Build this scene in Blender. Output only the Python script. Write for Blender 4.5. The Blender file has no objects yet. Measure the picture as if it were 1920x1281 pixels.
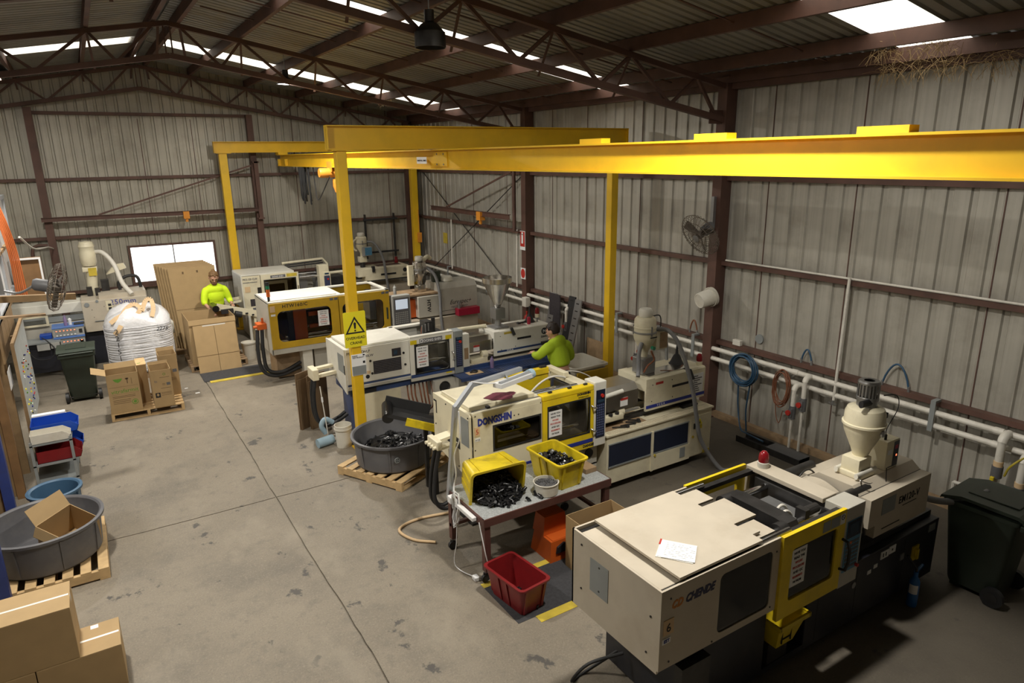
import bpy, bmesh, math, random
from mathutils import Vector, Matrix
random.seed(7)
S = bpy.context.scene
COL = S.collection
PI = math.pi
# ------------------------------------------------------------------ camera
cam = bpy.data.cameras.new('camera'); cam.sensor_fit = 'HORIZONTAL'; cam.sensor_width = 36.0
cam.lens = 1270.035 / 1920 * 36.0; cam.clip_start = 0.05; cam.clip_end = 200
camo = bpy.data.objects.new('camera', cam); COL.objects.link(camo)
def _cam(yaw, pit, rol):
    cy, sy, cp, sp = math.cos(yaw), math.sin(yaw), math.cos(pit), math.sin(pit)
    fw = Vector((sy*cp, cy*cp, -sp)); rt = Vector((cy, -sy, 0)); up = rt.cross(fw)
    cr, sr = math.cos(rol), math.sin(rol)
    r2 = rt*cr + up*sr; u2 = up*cr - rt*sr
    m = Matrix((( r2.x, u2.x, -fw.x, 0), (r2.y, u2.y, -fw.y, 0), (r2.z, u2.z, -fw.z, 4.4), (0, 0, 0, 1)))
    return m
camo.matrix_world = _cam(0.557080630, 0.267683463, -0.0144596279)
S.camera = camo
# ------------------------------------------------------------------ world, exposure
W = bpy.data.worlds.new('world'); S.world = W; W.use_nodes = True
bg = W.node_tree.nodes['Background']; bg.inputs[0].default_value = (1.0, 0.97, 0.92, 1); bg.inputs[1].default_value = 3.2
S.view_settings.view_transform = 'Standard'; S.view_settings.look = 'None'
S.view_settings.gamma = 1; S.view_settings.exposure = 0.0
try: S.view_settings.use_curve_mapping = False
except Exception: pass
S.cycles.max_bounces = 8; S.cycles.transparent_max_bounces = 12
S.cycles.caustics_reflective = False; S.cycles.caustics_refractive = False
S.cycles.sample_clamp_indirect = 4.0
S.cycles.use_denoising = True
LAMP_POWER = {'a': 260, 'b': 240, 'c': 215, 'd': 250}
# ------------------------------------------------------------------ materials
def mat(name, col, rough=0.55, metal=0.0, var=0.10, scale=4.0, bump=0.0, bscale=40.0, dirt=None, dirt_amt=0.5, dscale=2.5, spec=0.5):
    m = bpy.data.materials.new(name); m.use_nodes = True
    nt = m.node_tree; N = nt.nodes; L = nt.links
    b = N['Principled BSDF']; b.inputs['Roughness'].default_value = rough; b.inputs['Metallic'].default_value = metal
    b.inputs['Specular IOR Level'].default_value = spec
    tc = N.new('ShaderNodeTexCoord')
    n1 = N.new('ShaderNodeTexNoise'); n1.inputs['Scale'].default_value = scale; n1.inputs['Detail'].default_value = 5
    L.new(tc.outputs['Object'], n1.inputs['Vector'])
    r = N.new('ShaderNodeValToRGB'); L.new(n1.outputs['Fac'], r.inputs['Fac'])
    r.color_ramp.elements[0].position = 0.3; r.color_ramp.elements[1].position = 0.7
    r.color_ramp.elements[0].color = tuple(max(0, c*(1-var)) for c in col) + (1,)
    r.color_ramp.elements[1].color = tuple(min(1, c*(1+var)) for c in col) + (1,)
    out = r.outputs['Color']
    if dirt:
        n2 = N.new('ShaderNodeTexNoise'); n2.inputs['Scale'].default_value = dscale; n2.inputs['Detail'].default_value = 8; n2.inputs['Roughness'].default_value = 0.65
        L.new(tc.outputs['Object'], n2.inputs['Vector'])
        r2 = N.new('ShaderNodeValToRGB'); L.new(n2.outputs['Fac'], r2.inputs['Fac'])
        r2.color_ramp.elements[0].position = 0.50; r2.color_ramp.elements[1].position = 0.72
        r2.color_ramp.elements[0].color = (0, 0, 0, 1); r2.color_ramp.elements[1].color = (dirt_amt,)*3 + (1,)
        mx = N.new('ShaderNodeMixRGB'); L.new(r2.outputs['Color'], mx.inputs['Fac']); L.new(out, mx.inputs[1]); mx.inputs[2].default_value = tuple(dirt) + (1,)
        out = mx.outputs[0]
    L.new(out, b.inputs['Base Color'])
    if bump:
        n3 = N.new('ShaderNodeTexNoise'); n3.inputs['Scale'].default_value = bscale; n3.inputs['Detail'].default_value = 3
        L.new(tc.outputs['Object'], n3.inputs['Vector'])
        bp = N.new('ShaderNodeBump'); bp.inputs['Strength'].default_value = bump; bp.inputs['Distance'].default_value = 0.02
        L.new(n3.outputs['Fac'], bp.inputs['Height']); L.new(bp.outputs['Normal'], b.inputs['Normal'])
    return m
def mat_glass(name, tint, trans=0.6, rough=0.05):
    m = bpy.data.materials.new(name); m.use_nodes = True
    nt = m.node_tree; N = nt.nodes; L = nt.links; N.remove(N['Principled BSDF'])
    t = N.new('ShaderNodeBsdfTransparent'); t.inputs[0].default_value = tuple(c*trans for c in tint) + (1,)
    g = N.new('ShaderNodeBsdfGlossy'); g.inputs['Roughness'].default_value = rough; g.inputs[0].default_value = (0.9, 0.9, 0.9, 1)
    fr = N.new('ShaderNodeFresnel'); fr.inputs[0].default_value = 1.45
    mx = N.new('ShaderNodeMixShader'); L.new(fr.outputs[0], mx.inputs[0]); L.new(t.outputs[0], mx.inputs[1]); L.new(g.outputs[0], mx.inputs[2])
    L.new(mx.outputs[0], N['Material Output'].inputs[0]); return m
def mat_emit(name, col, s):
    m = bpy.data.materials.new(name); m.use_nodes = True
    b = m.node_tree.nodes['Principled BSDF']; b.inputs['Base Color'].default_value = tuple(col) + (1,)
    b.inputs['Emission Color'].default_value = tuple(col) + (1,); b.inputs['Emission Strength'].default_value = s
    return m
M = {}
M['cream'] = mat('cream paint', (0.74, 0.68, 0.50), 0.45, var=0.05, dirt=(0.30, 0.23, 0.14), dirt_amt=0.30, dscale=3)
M['beige'] = mat('beige paint', (0.53, 0.47, 0.375), 0.5, var=0.05, dirt=(0.35, 0.28, 0.19), dirt_amt=0.35, dscale=2.2)
M['white'] = mat('white paint', (0.74, 0.72, 0.64), 0.45, var=0.04, dirt=(0.4, 0.36, 0.27), dirt_amt=0.25)
M['offwhite'] = mat('grey white paint', (0.50, 0.48, 0.42), 0.5, var=0.05, dirt=(0.3, 0.26, 0.2), dirt_amt=0.3)
M['yellow'] = mat('yellow paint', (0.76, 0.47, 0.015), 0.42, var=0.05, dirt=(0.45, 0.30, 0.03), dirt_amt=0.25)
M['doory'] = mat('machine yellow', (0.80, 0.58, 0.012), 0.45, var=0.06, dirt=(0.35, 0.27, 0.05), dirt_amt=0.35)
M['ochre'] = mat('ochre yellow', (0.55, 0.34, 0.015), 0.45, var=0.06, dirt=(0.3, 0.2, 0.03), dirt_amt=0.3)
M['bright'] = mat('bright yellow', (0.83, 0.72, 0.02), 0.5, var=0.03)
M['crate'] = mat('yellow plastic', (0.66, 0.50, 0.012), 0.4, var=0.08, scale=7, dirt=(0.20, 0.14, 0.02), dirt_amt=0.6, dscale=5)
M['redplastic'] = mat('red plastic', (0.20, 0.010, 0.012), 0.4, var=0.1, dirt=(0.10, 0.01, 0.01), dirt_amt=0.5)
M['orange'] = mat('orange plastic', (0.55, 0.10, 0.012), 0.45, var=0.08)
M['hoist'] = mat('hoist orange', (0.70, 0.27, 0.03), 0.45, var=0.08)
M['bluebin'] = mat('blue plastic', (0.012, 0.07, 0.42), 0.4, var=0.08)
M['bluepost'] = mat('blue steel', (0.03, 0.05, 0.20), 0.45, var=0.15, dirt=(0.05, 0.04, 0.04))
M['letternavy'] = mat('letter navy', (0.018, 0.022, 0.075), 0.5, var=0.02)
M['navy'] = mat('dark cabinet paint', (0.016, 0.017, 0.024), 0.45, var=0.2, dirt=(0.05, 0.045, 0.04))
M['blue'] = mat('machine blue', (0.03, 0.06, 0.17), 0.4, var=0.15, dirt=(0.1, 0.09, 0.08))
M['letterblue'] = mat('letter blue', (0.02, 0.035, 0.27), 0.5, var=0.02)
M['letterblack'] = mat('letter black', (0.012, 0.012, 0.014), 0.6, var=0.02)
M['letterorange'] = mat('letter orange', (0.55, 0.20, 0.03), 0.6, var=0.02)
M['lettergrey'] = mat('letter grey', (0.12, 0.12, 0.13), 0.6, var=0.02)
M['letterred'] = mat('letter red', (0.5, 0.05, 0.03), 0.6, var=0.02)
M['lettergreen'] = mat('letter green', (0.13, 0.30, 0.04), 0.7, var=0.05)
M['letterbrown'] = mat('letter brown', (0.16, 0.10, 0.05), 0.7, var=0.05)
M['letterwhite'] = mat('letter white', (0.75, 0.75, 0.75), 0.6, var=0.02)
M['black'] = mat('black rubber', (0.018, 0.018, 0.019), 0.55, var=0.2)
M['blackgloss'] = mat('black plastic', (0.010, 0.010, 0.011), 0.28, var=0.2)
M['iron'] = mat('oily iron', (0.035, 0.033, 0.032), 0.42, metal=0.3, var=0.3, scale=9)
M['steel'] = mat('grey steel', (0.33, 0.33, 0.33), 0.38, metal=0.7, var=0.12)
M['chrome'] = mat('chrome', (0.75, 0.75, 0.76), 0.16, metal=1.0, var=0.05)
M['stainless'] = mat('stainless', (0.58, 0.56, 0.52), 0.25, metal=1.0, var=0.1, scale=8)
M['alu'] = mat('aluminium', (0.45, 0.47, 0.50), 0.4, metal=0.5, var=0.08)
M['greyplate'] = mat('grey plate', (0.28, 0.30, 0.30), 0.5, metal=0.2, var=0.08)
M['greyplastic'] = mat('grey plastic', (0.12, 0.12, 0.125), 0.5, var=0.1, dirt=(0.18, 0.17, 0.16), dirt_amt=0.4)
M['tub'] = mat('grey tub', (0.115, 0.115, 0.125), 0.5, var=0.1, dirt=(0.20, 0.19, 0.18), dirt_amt=0.45, dscale=3)
M['bluetub'] = mat('blue tub', (0.06, 0.13, 0.22), 0.45, var=0.1)
M['bingreen'] = mat('dark green plastic', (0.030, 0.042, 0.030), 0.5, var=0.12)
M['pvc'] = mat('white pvc', (0.70, 0.67, 0.60), 0.4, var=0.05, dirt=(0.4, 0.36, 0.3), dirt_amt=0.5, dscale=6)
M['bucket'] = mat('white bucket', (0.66, 0.63, 0.55), 0.45, var=0.05, dirt=(0.4, 0.33, 0.22), dirt_amt=0.4)
M['brown'] = mat('red oxide steel', (0.105, 0.052, 0.038), 0.6, var=0.25, scale=3, dirt=(0.06, 0.035, 0.028), dirt_amt=0.6)
M['table'] = mat('brown table steel', (0.105, 0.042, 0.034), 0.5, var=0.15, dirt=(0.05, 0.03, 0.025))
M['tabletop'] = mat('speckled sheet', (0.42, 0.44, 0.44), 0.42, metal=0.2, var=0.28, scale=60)
M['carton'] = mat('carton', (0.415, 0.285, 0.140), 0.8, var=0.05, scale=6)
M['cartonin'] = mat('carton inside', (0.36, 0.24, 0.115), 0.8, var=0.05)
M['tape'] = mat('tape', (0.80, 0.78, 0.72), 0.25, var=0.05)
M['paper'] = mat('paper', (0.84, 0.84, 0.83), 0.7, var=0.02)
M['pine'] = mat('pine', (0.58, 0.40, 0.20), 0.7, var=0.15, scale=8, dirt=(0.3, 0.19, 0.09), dirt_amt=0.4, dscale=6)
M['oldpine'] = mat('weathered pine', (0.34, 0.23, 0.13), 0.75, var=0.2, scale=8, dirt=(0.12, 0.08, 0.05), dirt_amt=0.5)
M['ply'] = mat('brown ply', (0.20, 0.11, 0.045), 0.65, var=0.2, scale=5)
M['timber'] = mat('timber', (0.27, 0.175, 0.085), 0.7, var=0.15, scale=7)
M['rubbermat'] = mat('rubber mat', (0.040, 0.040, 0.044), 0.85, var=0.2, scale=30, bump=0.3, bscale=120)
M['mustard'] = mat('mat edge', (0.58, 0.44, 0.05), 0.8, var=0.15, scale=8, dirt=(0.2, 0.15, 0.05))
M['film'] = mat('stretch film', (0.74, 0.74, 0.76), 0.28, var=0.06, scale=9, bump=0.5, bscale=14)
M['strap'] = mat('tan strap', (0.66, 0.47, 0.27), 0.7, var=0.06)
M['hivis'] = mat('hi vis yellow', (0.70, 0.98, 0.02), 0.8, var=0.05, bump=0.3, bscale=10)
M['hivisgreen'] = mat('hi vis lime', (0.36, 0.50, 0.015), 0.8, var=0.06, bump=0.4, bscale=8)
M['trousers'] = mat('dark trousers', (0.015, 0.018, 0.035), 0.85, var=0.15)
M['skin'] = mat('skin', (0.56, 0.31, 0.21), 0.5, var=0.05)
M['hairfair'] = mat('fair hair', (0.20, 0.11, 0.045), 0.7, var=0.25, scale=30)
M['hairdark'] = mat('dark hair', (0.022, 0.012, 0.008), 0.6, var=0.3, scale=30)
M['beard'] = mat('beard', (0.17, 0.085, 0.04), 0.8, var=0.2, scale=30)
M['eye'] = mat('eye', (0.03, 0.025, 0.02), 0.3, var=0.02)
M['lips'] = mat('lips', (0.45, 0.18, 0.14), 0.5, var=0.02)
M['boot'] = mat('boots', (0.03, 0.022, 0.016), 0.7)
M['fanwire'] = mat('fan wire', (0.17, 0.14, 0.11), 0.5, metal=0.4, var=0.15)
M['fanblade'] = mat('fan blade', (0.10, 0.085, 0.07), 0.5, metal=0.3, var=0.15)
M['rubberhose'] = mat('grey hose', (0.20, 0.20, 0.205), 0.45, var=0.08)
M['bluehose'] = mat('blue hose', (0.03, 0.085, 0.16), 0.45, var=0.1)
M['rusthose'] = mat('rust cord', (0.23, 0.085, 0.04), 0.6, var=0.1)
M['orangehose'] = mat('orange conduit', (0.42, 0.10, 0.02), 0.55, var=0.1)
M['yellowhose'] = mat('yellow hose', (0.42, 0.33, 0.03), 0.5, var=0.1)
M['maroon'] = mat('maroon cloth', (0.13, 0.025, 0.04), 0.9, var=0.15, bump=0.4, bscale=20)
M['lampwhite'] = mat('white enamel', (0.7, 0.7, 0.7), 0.4, var=0.03)
M['red'] = mat('sign red', (0.45, 0.03, 0.02), 0.5, var=0.03)
M['redlens'] = mat('red lens', (0.20, 0.008, 0.012), 0.15, var=0.05)
M['greenlens'] = mat('green lens', (0.02, 0.18, 0.09), 0.25, var=0.05)
M['amberlens'] = mat('amber lens', (0.65, 0.13, 0.02), 0.25, var=0.05)
M['hmiblue'] = mat('panel blue', (0.09, 0.26, 0.42), 0.4, var=0.1, scale=25)
M['hmidark'] = mat('panel dark', (0.012, 0.018, 0.04), 0.3, var=0.1)
M['hmiscreen'] = mat('panel screen', (0.03, 0.06, 0.10), 0.2, var=0.05)
M['screen'] = mat_emit('lit screen', (0.55, 0.62, 0.72), 0.55)
M['redled'] = mat_emit('red led', (1.0, 0.2, 0.08), 2.0)
M['lampglow'] = mat_emit('lamp glow', (1, 1, 1), 14)
M['button'] = mat('key buttons', (0.10, 0.12, 0.24), 0.5, var=0.1)
M['estop'] = mat('stop red', (0.55, 0.03, 0.02), 0.4, var=0.03)
M['acrylic'] = mat_glass('smoked acrylic', (0.92, 0.91, 0.87), 0.88)
M['acrylicdark'] = mat_glass('dark acrylic', (0.66, 0.63, 0.58), 0.66)
M['clear'] = mat_glass('clear pane', (0.97, 0.98, 1.0), 0.95)
M['louver'] = mat('louver dark', (0.035, 0.03, 0.035), 0.6, var=0.3, scale=30)
M['purple'] = mat('purple can', (0.22, 0.16, 0.30), 0.35, var=0.1)
M['maroonred'] = mat('bright red box', (0.42, 0.015, 0.05), 0.4, var=0.06)
M['board'] = mat('pin board', (0.42, 0.45, 0.45), 0.6, var=0.1, scale=6)
M['nest'] = mat('dry straw', (0.36, 0.25, 0.12), 0.9, var=0.25, scale=20)
M['exting'] = mat('extinguisher blue', (0.015, 0.13, 0.40), 0.35, var=0.05)
M['boxgrey'] = mat('controller grey', (0.36, 0.36, 0.34), 0.5, var=0.08)
M['ctrlblue'] = mat('controller blue', (0.10, 0.20, 0.50), 0.45, var=0.08)
M['lightblue'] = mat('light blue cloth', (0.30, 0.42, 0.50), 0.8, var=0.1)

def metal_sheet(name, col, strk=0.12, rust=0.0):
    m = mat(name, col, 0.42, metal=0.25, var=0.09, scale=1.6, dirt=(0.20, 0.17, 0.13), dirt_amt=0.45, dscale=1.3)
    nt = m.node_tree; N = nt.nodes; L = nt.links; b = N['Principled BSDF']
    tc = N['Texture Coordinate']; mp = N.new('ShaderNodeMapping'); mp.inputs['Scale'].default_value = (22, 22, 0.35)
    n = N.new('ShaderNodeTexNoise'); n.inputs['Scale'].default_value = 1.0; n.inputs['Detail'].default_value = 4
    L.new(tc.outputs['Object'], mp.inputs[0]); L.new(mp.outputs[0], n.inputs['Vector'])
    src = b.inputs['Base Color'].links[0].from_socket
    mx = N.new('ShaderNodeMixRGB'); mx.blend_type = 'MULTIPLY'; mx.inputs[0].default_value = 0.35
    rr = N.new('ShaderNodeValToRGB'); rr.color_ramp.elements[0].color = (0.55, 0.53, 0.50, 1); rr.color_ramp.elements[1].color = (1, 1, 1, 1)
    rr.color_ramp.elements[0].position = 0.3; rr.color_ramp.elements[1].position = 0.62
    L.new(n.outputs['Fac'], rr.inputs['Fac']); L.new(src, mx.inputs[1]); L.new(rr.outputs[0], mx.inputs[2]); L.new(mx.outputs[0], b.inputs['Base Color'])
    return m
M['cladding'] = metal_sheet('wall cladding', (0.47, 0.45, 0.395))
M['farcladding'] = metal_sheet('end wall cladding', (0.43, 0.405, 0.34))
M['roofing'] = mat('roof sheet', (0.27, 0.262, 0.235), 0.5, metal=0.2, var=0.15, scale=1.2, dirt=(0.16, 0.13, 0.10), dirt_amt=0.5, dscale=1.5)
def mat_skylight():
    m = bpy.data.materials.new('skylight sheet'); m.use_nodes = True
    nt = m.node_tree; N = nt.nodes; L = nt.links; N.remove(N['Principled BSDF'])
    tc = N.new('ShaderNodeTexCoord'); n = N.new('ShaderNodeTexNoise'); n.inputs['Scale'].default_value = 5.5; n.inputs['Detail'].default_value = 7; n.inputs['Roughness'].default_value = 0.75
    L.new(tc.outputs['Object'], n.inputs['Vector'])
    r = N.new('ShaderNodeValToRGB'); r.color_ramp.elements[0].position = 0.60; r.color_ramp.elements[1].position = 0.70
    r.color_ramp.elements[0].color = (0.93, 0.91, 0.85, 1); r.color_ramp.elements[1].color = (0.45, 0.36, 0.22, 1)
    L.new(n.outputs['Fac'], r.inputs['Fac'])
    t = N.new('ShaderNodeBsdfTransparent'); tl = N.new('ShaderNodeBsdfTranslucent')
    L.new(r.outputs[0], t.inputs[0]); L.new(r.outputs[0], tl.inputs[0])
    mx = N.new('ShaderNodeMixShader'); mx.inputs[0].default_value = 0.45; L.new(t.outputs[0], mx.inputs[1]); L.new(tl.outputs[0], mx.inputs[2])
    L.new(mx.outputs[0], N['Material Output'].inputs[0]); return m
M['skylight'] = mat_skylight()
def mat_floor():
    m = mat('concrete', (0.225, 0.192, 0.146), 0.62, var=0.12, scale=0.9, bump=0.15, bscale=60, dirt=(0.115, 0.103, 0.086), dirt_amt=0.75, dscale=0.8)
    nt = m.node_tree; N = nt.nodes; L = nt.links; b = N['Principled BSDF']; tc = N['Texture Coordinate']
    src = b.inputs['Base Color'].links[0].from_socket
    def lay(src, scale, lo, hi, col, amt, detail=6, rough=0.6, mapscale=None):
        n = N.new('ShaderNodeTexNoise'); n.inputs['Scale'].default_value = scale; n.inputs['Detail'].default_value = detail; n.inputs['Roughness'].default_value = rough
        if mapscale:
            mp = N.new('ShaderNodeMapping'); mp.inputs['Scale'].default_value = mapscale; mp.inputs['Location'].default_value = (3.1, 7.7, 0); L.new(tc.outputs['Object'], mp.inputs[0]); L.new(mp.outputs[0], n.inputs['Vector'])
        else: L.new(tc.outputs['Object'], n.inputs['Vector'])
        r = N.new('ShaderNodeValToRGB'); r.color_ramp.elements[0].position = lo; r.color_ramp.elements[1].position = hi
        r.color_ramp.elements[0].color = (0, 0, 0, 1); r.color_ramp.elements[1].color = (amt,)*3 + (1,)
        L.new(n.outputs['Fac'], r.inputs['Fac'])
        mx = N.new('ShaderNodeMixRGB'); L.new(r.outputs[0], mx.inputs[0]); L.new(src, mx.inputs[1]); mx.inputs[2].default_value = tuple(col) + (1,)
        return mx.outputs[0]
    src = lay(src, 45, 0.52, 0.75, (0.32, 0.28, 0.22), 0.6, 3)
    src = lay(src, 70, 0.56, 0.72, (0.09, 0.08, 0.07), 0.55, 2)
    src = lay(src, 7, 0.52, 0.72, (0.13, 0.115, 0.095), 0.55, 6, 0.7)
    src = lay(src, 2.3, 0.625, 0.66, (0.055, 0.052, 0.050), 0.85, 6, 0.64, (1, 0.8, 1))
    src = lay(src, 1.1, 0.56, 0.75, (0.31, 0.268, 0.205), 0.75, 6, 0.6, (1.2, 0.7, 1))
    # oily grime plus shade painted into the floor colour around the wall-side machines
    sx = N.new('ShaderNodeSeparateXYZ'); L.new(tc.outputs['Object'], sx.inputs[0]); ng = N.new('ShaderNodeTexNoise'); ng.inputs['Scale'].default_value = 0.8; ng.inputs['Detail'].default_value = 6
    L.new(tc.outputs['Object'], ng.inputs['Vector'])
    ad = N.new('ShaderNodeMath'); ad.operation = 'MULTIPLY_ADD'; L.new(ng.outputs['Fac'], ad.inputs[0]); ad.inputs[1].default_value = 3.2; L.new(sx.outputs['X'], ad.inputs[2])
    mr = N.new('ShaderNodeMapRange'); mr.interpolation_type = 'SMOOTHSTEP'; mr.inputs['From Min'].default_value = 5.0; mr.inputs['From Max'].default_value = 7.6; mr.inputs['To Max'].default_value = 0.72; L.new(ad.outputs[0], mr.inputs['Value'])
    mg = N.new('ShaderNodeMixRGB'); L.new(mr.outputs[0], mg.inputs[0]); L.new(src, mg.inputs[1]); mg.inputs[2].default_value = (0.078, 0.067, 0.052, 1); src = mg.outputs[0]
    L.new(src, b.inputs['Base Color']); return m
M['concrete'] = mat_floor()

# ------------------------------------------------------------------ mesh building
class MB:
    def __init__(s): s.v = []; s.f = []
    def add(s, vs, fs):
        o = len(s.v); s.v += [tuple(p) for p in vs]; s.f += [tuple(i+o for i in f) for f in fs]; return s
    def box(s, x0, x1, y0, y1, z0, z1, r=0.0):
        if r > 0:
            bm = bmesh.new(); bmesh.ops.create_cube(bm, size=1)
            for v in bm.verts: v.co = Vector(((x0+x1)/2 + v.co.x*(x1-x0), (y0+y1)/2 + v.co.y*(y1-y0), (z0+z1)/2 + v.co.z*(z1-z0)))
            bmesh.ops.bevel(bm, geom=bm.edges[:], offset=r, segments=2, affect='EDGES', profile=0.5)
            return s.addbm(bm)
        vs = [(x0,y0,z0),(x1,y0,z0),(x1,y1,z0),(x0,y1,z0),(x0,y0,z1),(x1,y0,z1),(x1,y1,z1),(x0,y1,z1)]
        return s.add(vs, [(0,3,2,1),(4,5,6,7),(0,1,5,4),(1,2,6,5),(2,3,7,6),(3,0,4,7)])
    def addbm(s, bm, mtx=None):
        bm.verts.index_update(); vs = [(mtx @ v.co if mtx else v.co).copy() for v in bm.verts]; fs = [[v.index for v in f.verts] for f in bm.faces]; bm.free()
        return s.add(vs, fs)
    def bar(s, p, q, w, h, up=(0,0,1)):
        p = Vector(p); q = Vector(q); d = (q-p).normalized(); u = Vector(up)
        if abs(d.dot(u)) > 0.98: u = Vector((0,1,0))
        a = d.cross(u).normalized(); b = a.cross(d).normalized()
        vs = []
        for c in (p, q):
            for sx, sz in ((-1,-1),(1,-1),(1,1),(-1,1)): vs.append(c + a*(sx*w/2) + b*(sz*h/2))
        return s.add(vs, [(0,1,2,3),(7,6,5,4),(0,4,5,1),(1,5,6,2),(2,6,7,3),(3,7,4,0)])
    def tube(s, pts, r, n=8, closed=False, r1=None):
        pts = [Vector(p) for p in pts]; k = len(pts); T = []
        for i in range(k):
            if closed: t = pts[(i+1) % k] - pts[i-1]
            else: t = pts[min(i+1, k-1)] - pts[max(i-1, 0)]
            T.append(t.normalized() if t.length > 1e-9 else Vector((0,0,1)))
        a = T[0].orthogonal().normalized(); vs = []
        for i in range(k):
            a = (a - T[i]*a.dot(T[i])); a = a.normalized() if a.length > 1e-6 else T[i].orthogonal().normalized()
            b = T[i].cross(a); rr = r if r1 is None else r + (r1-r)*i/(k-1)
            for j in range(n):
                th = 2*PI*j/n; vs.append(pts[i] + a*(rr*math.cos(th)) + b*(rr*math.sin(th)))
        fs = []
        for i in range(k if closed else k-1):
            i2 = (i+1) % k
            for j in range(n): fs.append((i*n+j, i*n+(j+1) % n, i2*n+(j+1) % n, i2*n+j))
        if not closed: fs += [tuple(range(n))[::-1], tuple((k-1)*n+j for j in range(n))]
        return s.add(vs, fs)
    def cyl(s, p, q, r0, r1=None, n=16):
        return s.tube([p, q], r0, n, r1=r0 if r1 is None else r1)
    def lathe(s, prof, c, n=24, axis='z', a0=0.0, a1=2*PI):
        full = abs(a1-a0-2*PI) < 1e-6; m = n if full else n+1; vs = []
        for r, h in prof:
            for j in range(m):
                th = a0 + (a1-a0)*j/n; x, y = r*math.cos(th), r*math.sin(th)
                if axis == 'z': vs.append((c[0]+x, c[1]+y, c[2]+h))
                elif axis == 'x': vs.append((c[0]+h, c[1]+x, c[2]+y))
                else: vs.append((c[0]+x, c[1]+h, c[2]+y))
        fs = []
        for i in range(len(prof)-1):
            for j in range(n): fs.append((i*m+j, i*m+(j+1) % m, (i+1)*m+(j+1) % m, (i+1)*m+j))
        return s.add(vs, fs)
    def prism(s, poly, axis, a, b):
        n = len(poly); vs = []
        for t in (a, b):
            for p, q in poly:
                vs.append((t,p,q) if axis == 'x' else (p,t,q) if axis == 'y' else (p,q,t))
        fs = [tuple(range(n)), tuple(range(2*n-1, n-1, -1))] + [(i, (i+1) % n, n+(i+1) % n, n+i) for i in range(n)]
        return s.add(vs, fs)
    def strip(s, poly, axis, a, b):
        n = len(poly); vs = []
        for t in (a, b):
            for p, q in poly: vs.append((t,p,q) if axis == 'x' else (p,t,q) if axis == 'y' else (p,q,t))
        return s.add(vs, [(i, i+1, n+i+1, n+i) for i in range(n-1)])
    def frame(s, u0, u1, v0, v1, a0, a1, b0, b1, axis, t0, t1, r=0.03, k=4):
        """plate u0..u1 x v0..v1 with a rounded hole a0..a1 x b0..b1, thickness t0..t1 along axis"""
        inner = rrect(a0, a1, b0, b1, r, k); outer = []
        cu, cv = (a0+a1)/2, (b0+b1)/2
        for p, q in inner: outer.append((u1 if p > cu else u0, v1 if q > cv else v0))
        n = len(inner); vs = []
        conv = (lambda t,p,q: (t,p,q)) if axis == 'x' else (lambda t,p,q: (p,t,q)) if axis == 'y' else (lambda t,p,q: (p,q,t))
        for t in (t0, t1):
            vs += [conv(t,p,q) for p, q in inner]; vs += [conv(t,p,q) for p, q in outer]
        fs = []
        for i in range(n):
            j = (i+1) % n
            for o in (0, 2*n):
                if outer[i] == outer[j]: fs.append((o+i, o+j, o+n+i))
                else: fs.append((o+i, o+j, o+n+j, o+n+i))
            fs.append((i, j, 2*n+j, 2*n+i))
            if outer[i] != outer[j]: fs.append((n+i, n+j, 3*n+j, 3*n+i))
        return s.add(vs, fs)
    def xf(s, m):
        s.v = [tuple(m @ Vector(p)) for p in s.v]; return s
def rrect(a0, a1, b0, b1, r, k=4):
    pts = []
    for cx, cy, t0 in ((a1-r, b1-r, 0), (a0+r, b1-r, PI/2), (a0+r, b0+r, PI), (a1-r, b0+r, 3*PI/2)):
        for i in range(k+1):
            t = t0 + PI/2*i/k; pts.append((cx + r*math.cos(t), cy + r*math.sin(t)))
    return pts
def ipoly(w, h, tf, tw, cx=0, cz=0):
    return [(cx-w/2,cz-h/2),(cx+w/2,cz-h/2),(cx+w/2,cz-h/2+tf),(cx+tw/2,cz-h/2+tf),(cx+tw/2,cz+h/2-tf),(cx+w/2,cz+h/2-tf),(cx+w/2,cz+h/2),(cx-w/2,cz+h/2),(cx-w/2,cz+h/2-tf),(cx-tw/2,cz+h/2-tf),(cx-tw/2,cz-h/2+tf),(cx-w/2,cz-h/2+tf)]
def arc(p, q, sag, n=10, d=(0,0,-1)):
    p = Vector(p); q = Vector(q); d = Vector(d); return [p.lerp(q, i/n) + d*(sag*4*(i/n)*(1-i/n)) for i in range(n+1)]
def spl(pts, n=6):
    P = [Vector(p) for p in pts]; P = [P[0]*2-P[1]] + P + [P[-1]*2-P[-2]]; out = []
    for i in range(1, len(P)-2):
        for j in range(n):
            t = j/n; a, b, c, d = P[i-1], P[i], P[i+1], P[i+2]
            out.append(0.5*((2*b) + (c-a)*t + (2*a-5*b+4*c-d)*t*t + (3*b-a-3*c+d)*t**3))
    out.append(P[-2]); return out
def origin(o):
    v = Vector((0,0,0))
    while o: v += o.location; o = o.parent
    return v
def mesh_from(name, mb, m, off, smooth=None):
    me = bpy.data.meshes.new(name); me.from_pydata([(p[0]-off.x, p[1]-off.y, p[2]-off.z) for p in mb.v], [], mb.f)
    bm = bmesh.new(); bm.from_mesh(me); bmesh.ops.recalc_face_normals(bm, faces=bm.faces); bm.to_mesh(me); bm.free()
    if m: me.materials.append(m)
    if smooth:
        for p in me.polygons: p.use_smooth = True
        me.set_sharp_from_angle(angle=math.radians(smooth))
    return me
def part(name, mb, m, parent=None, smooth=None, local=False, label=None):
    if isinstance(m, str): m = M[m]
    off = Vector((0,0,0)) if local else origin(parent)
    o = bpy.data.objects.new(name, mesh_from(name, mb, m, off, smooth)); COL.objects.link(o)
    if parent: o.parent = parent
    if label: o['label'] = label
    return o
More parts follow.
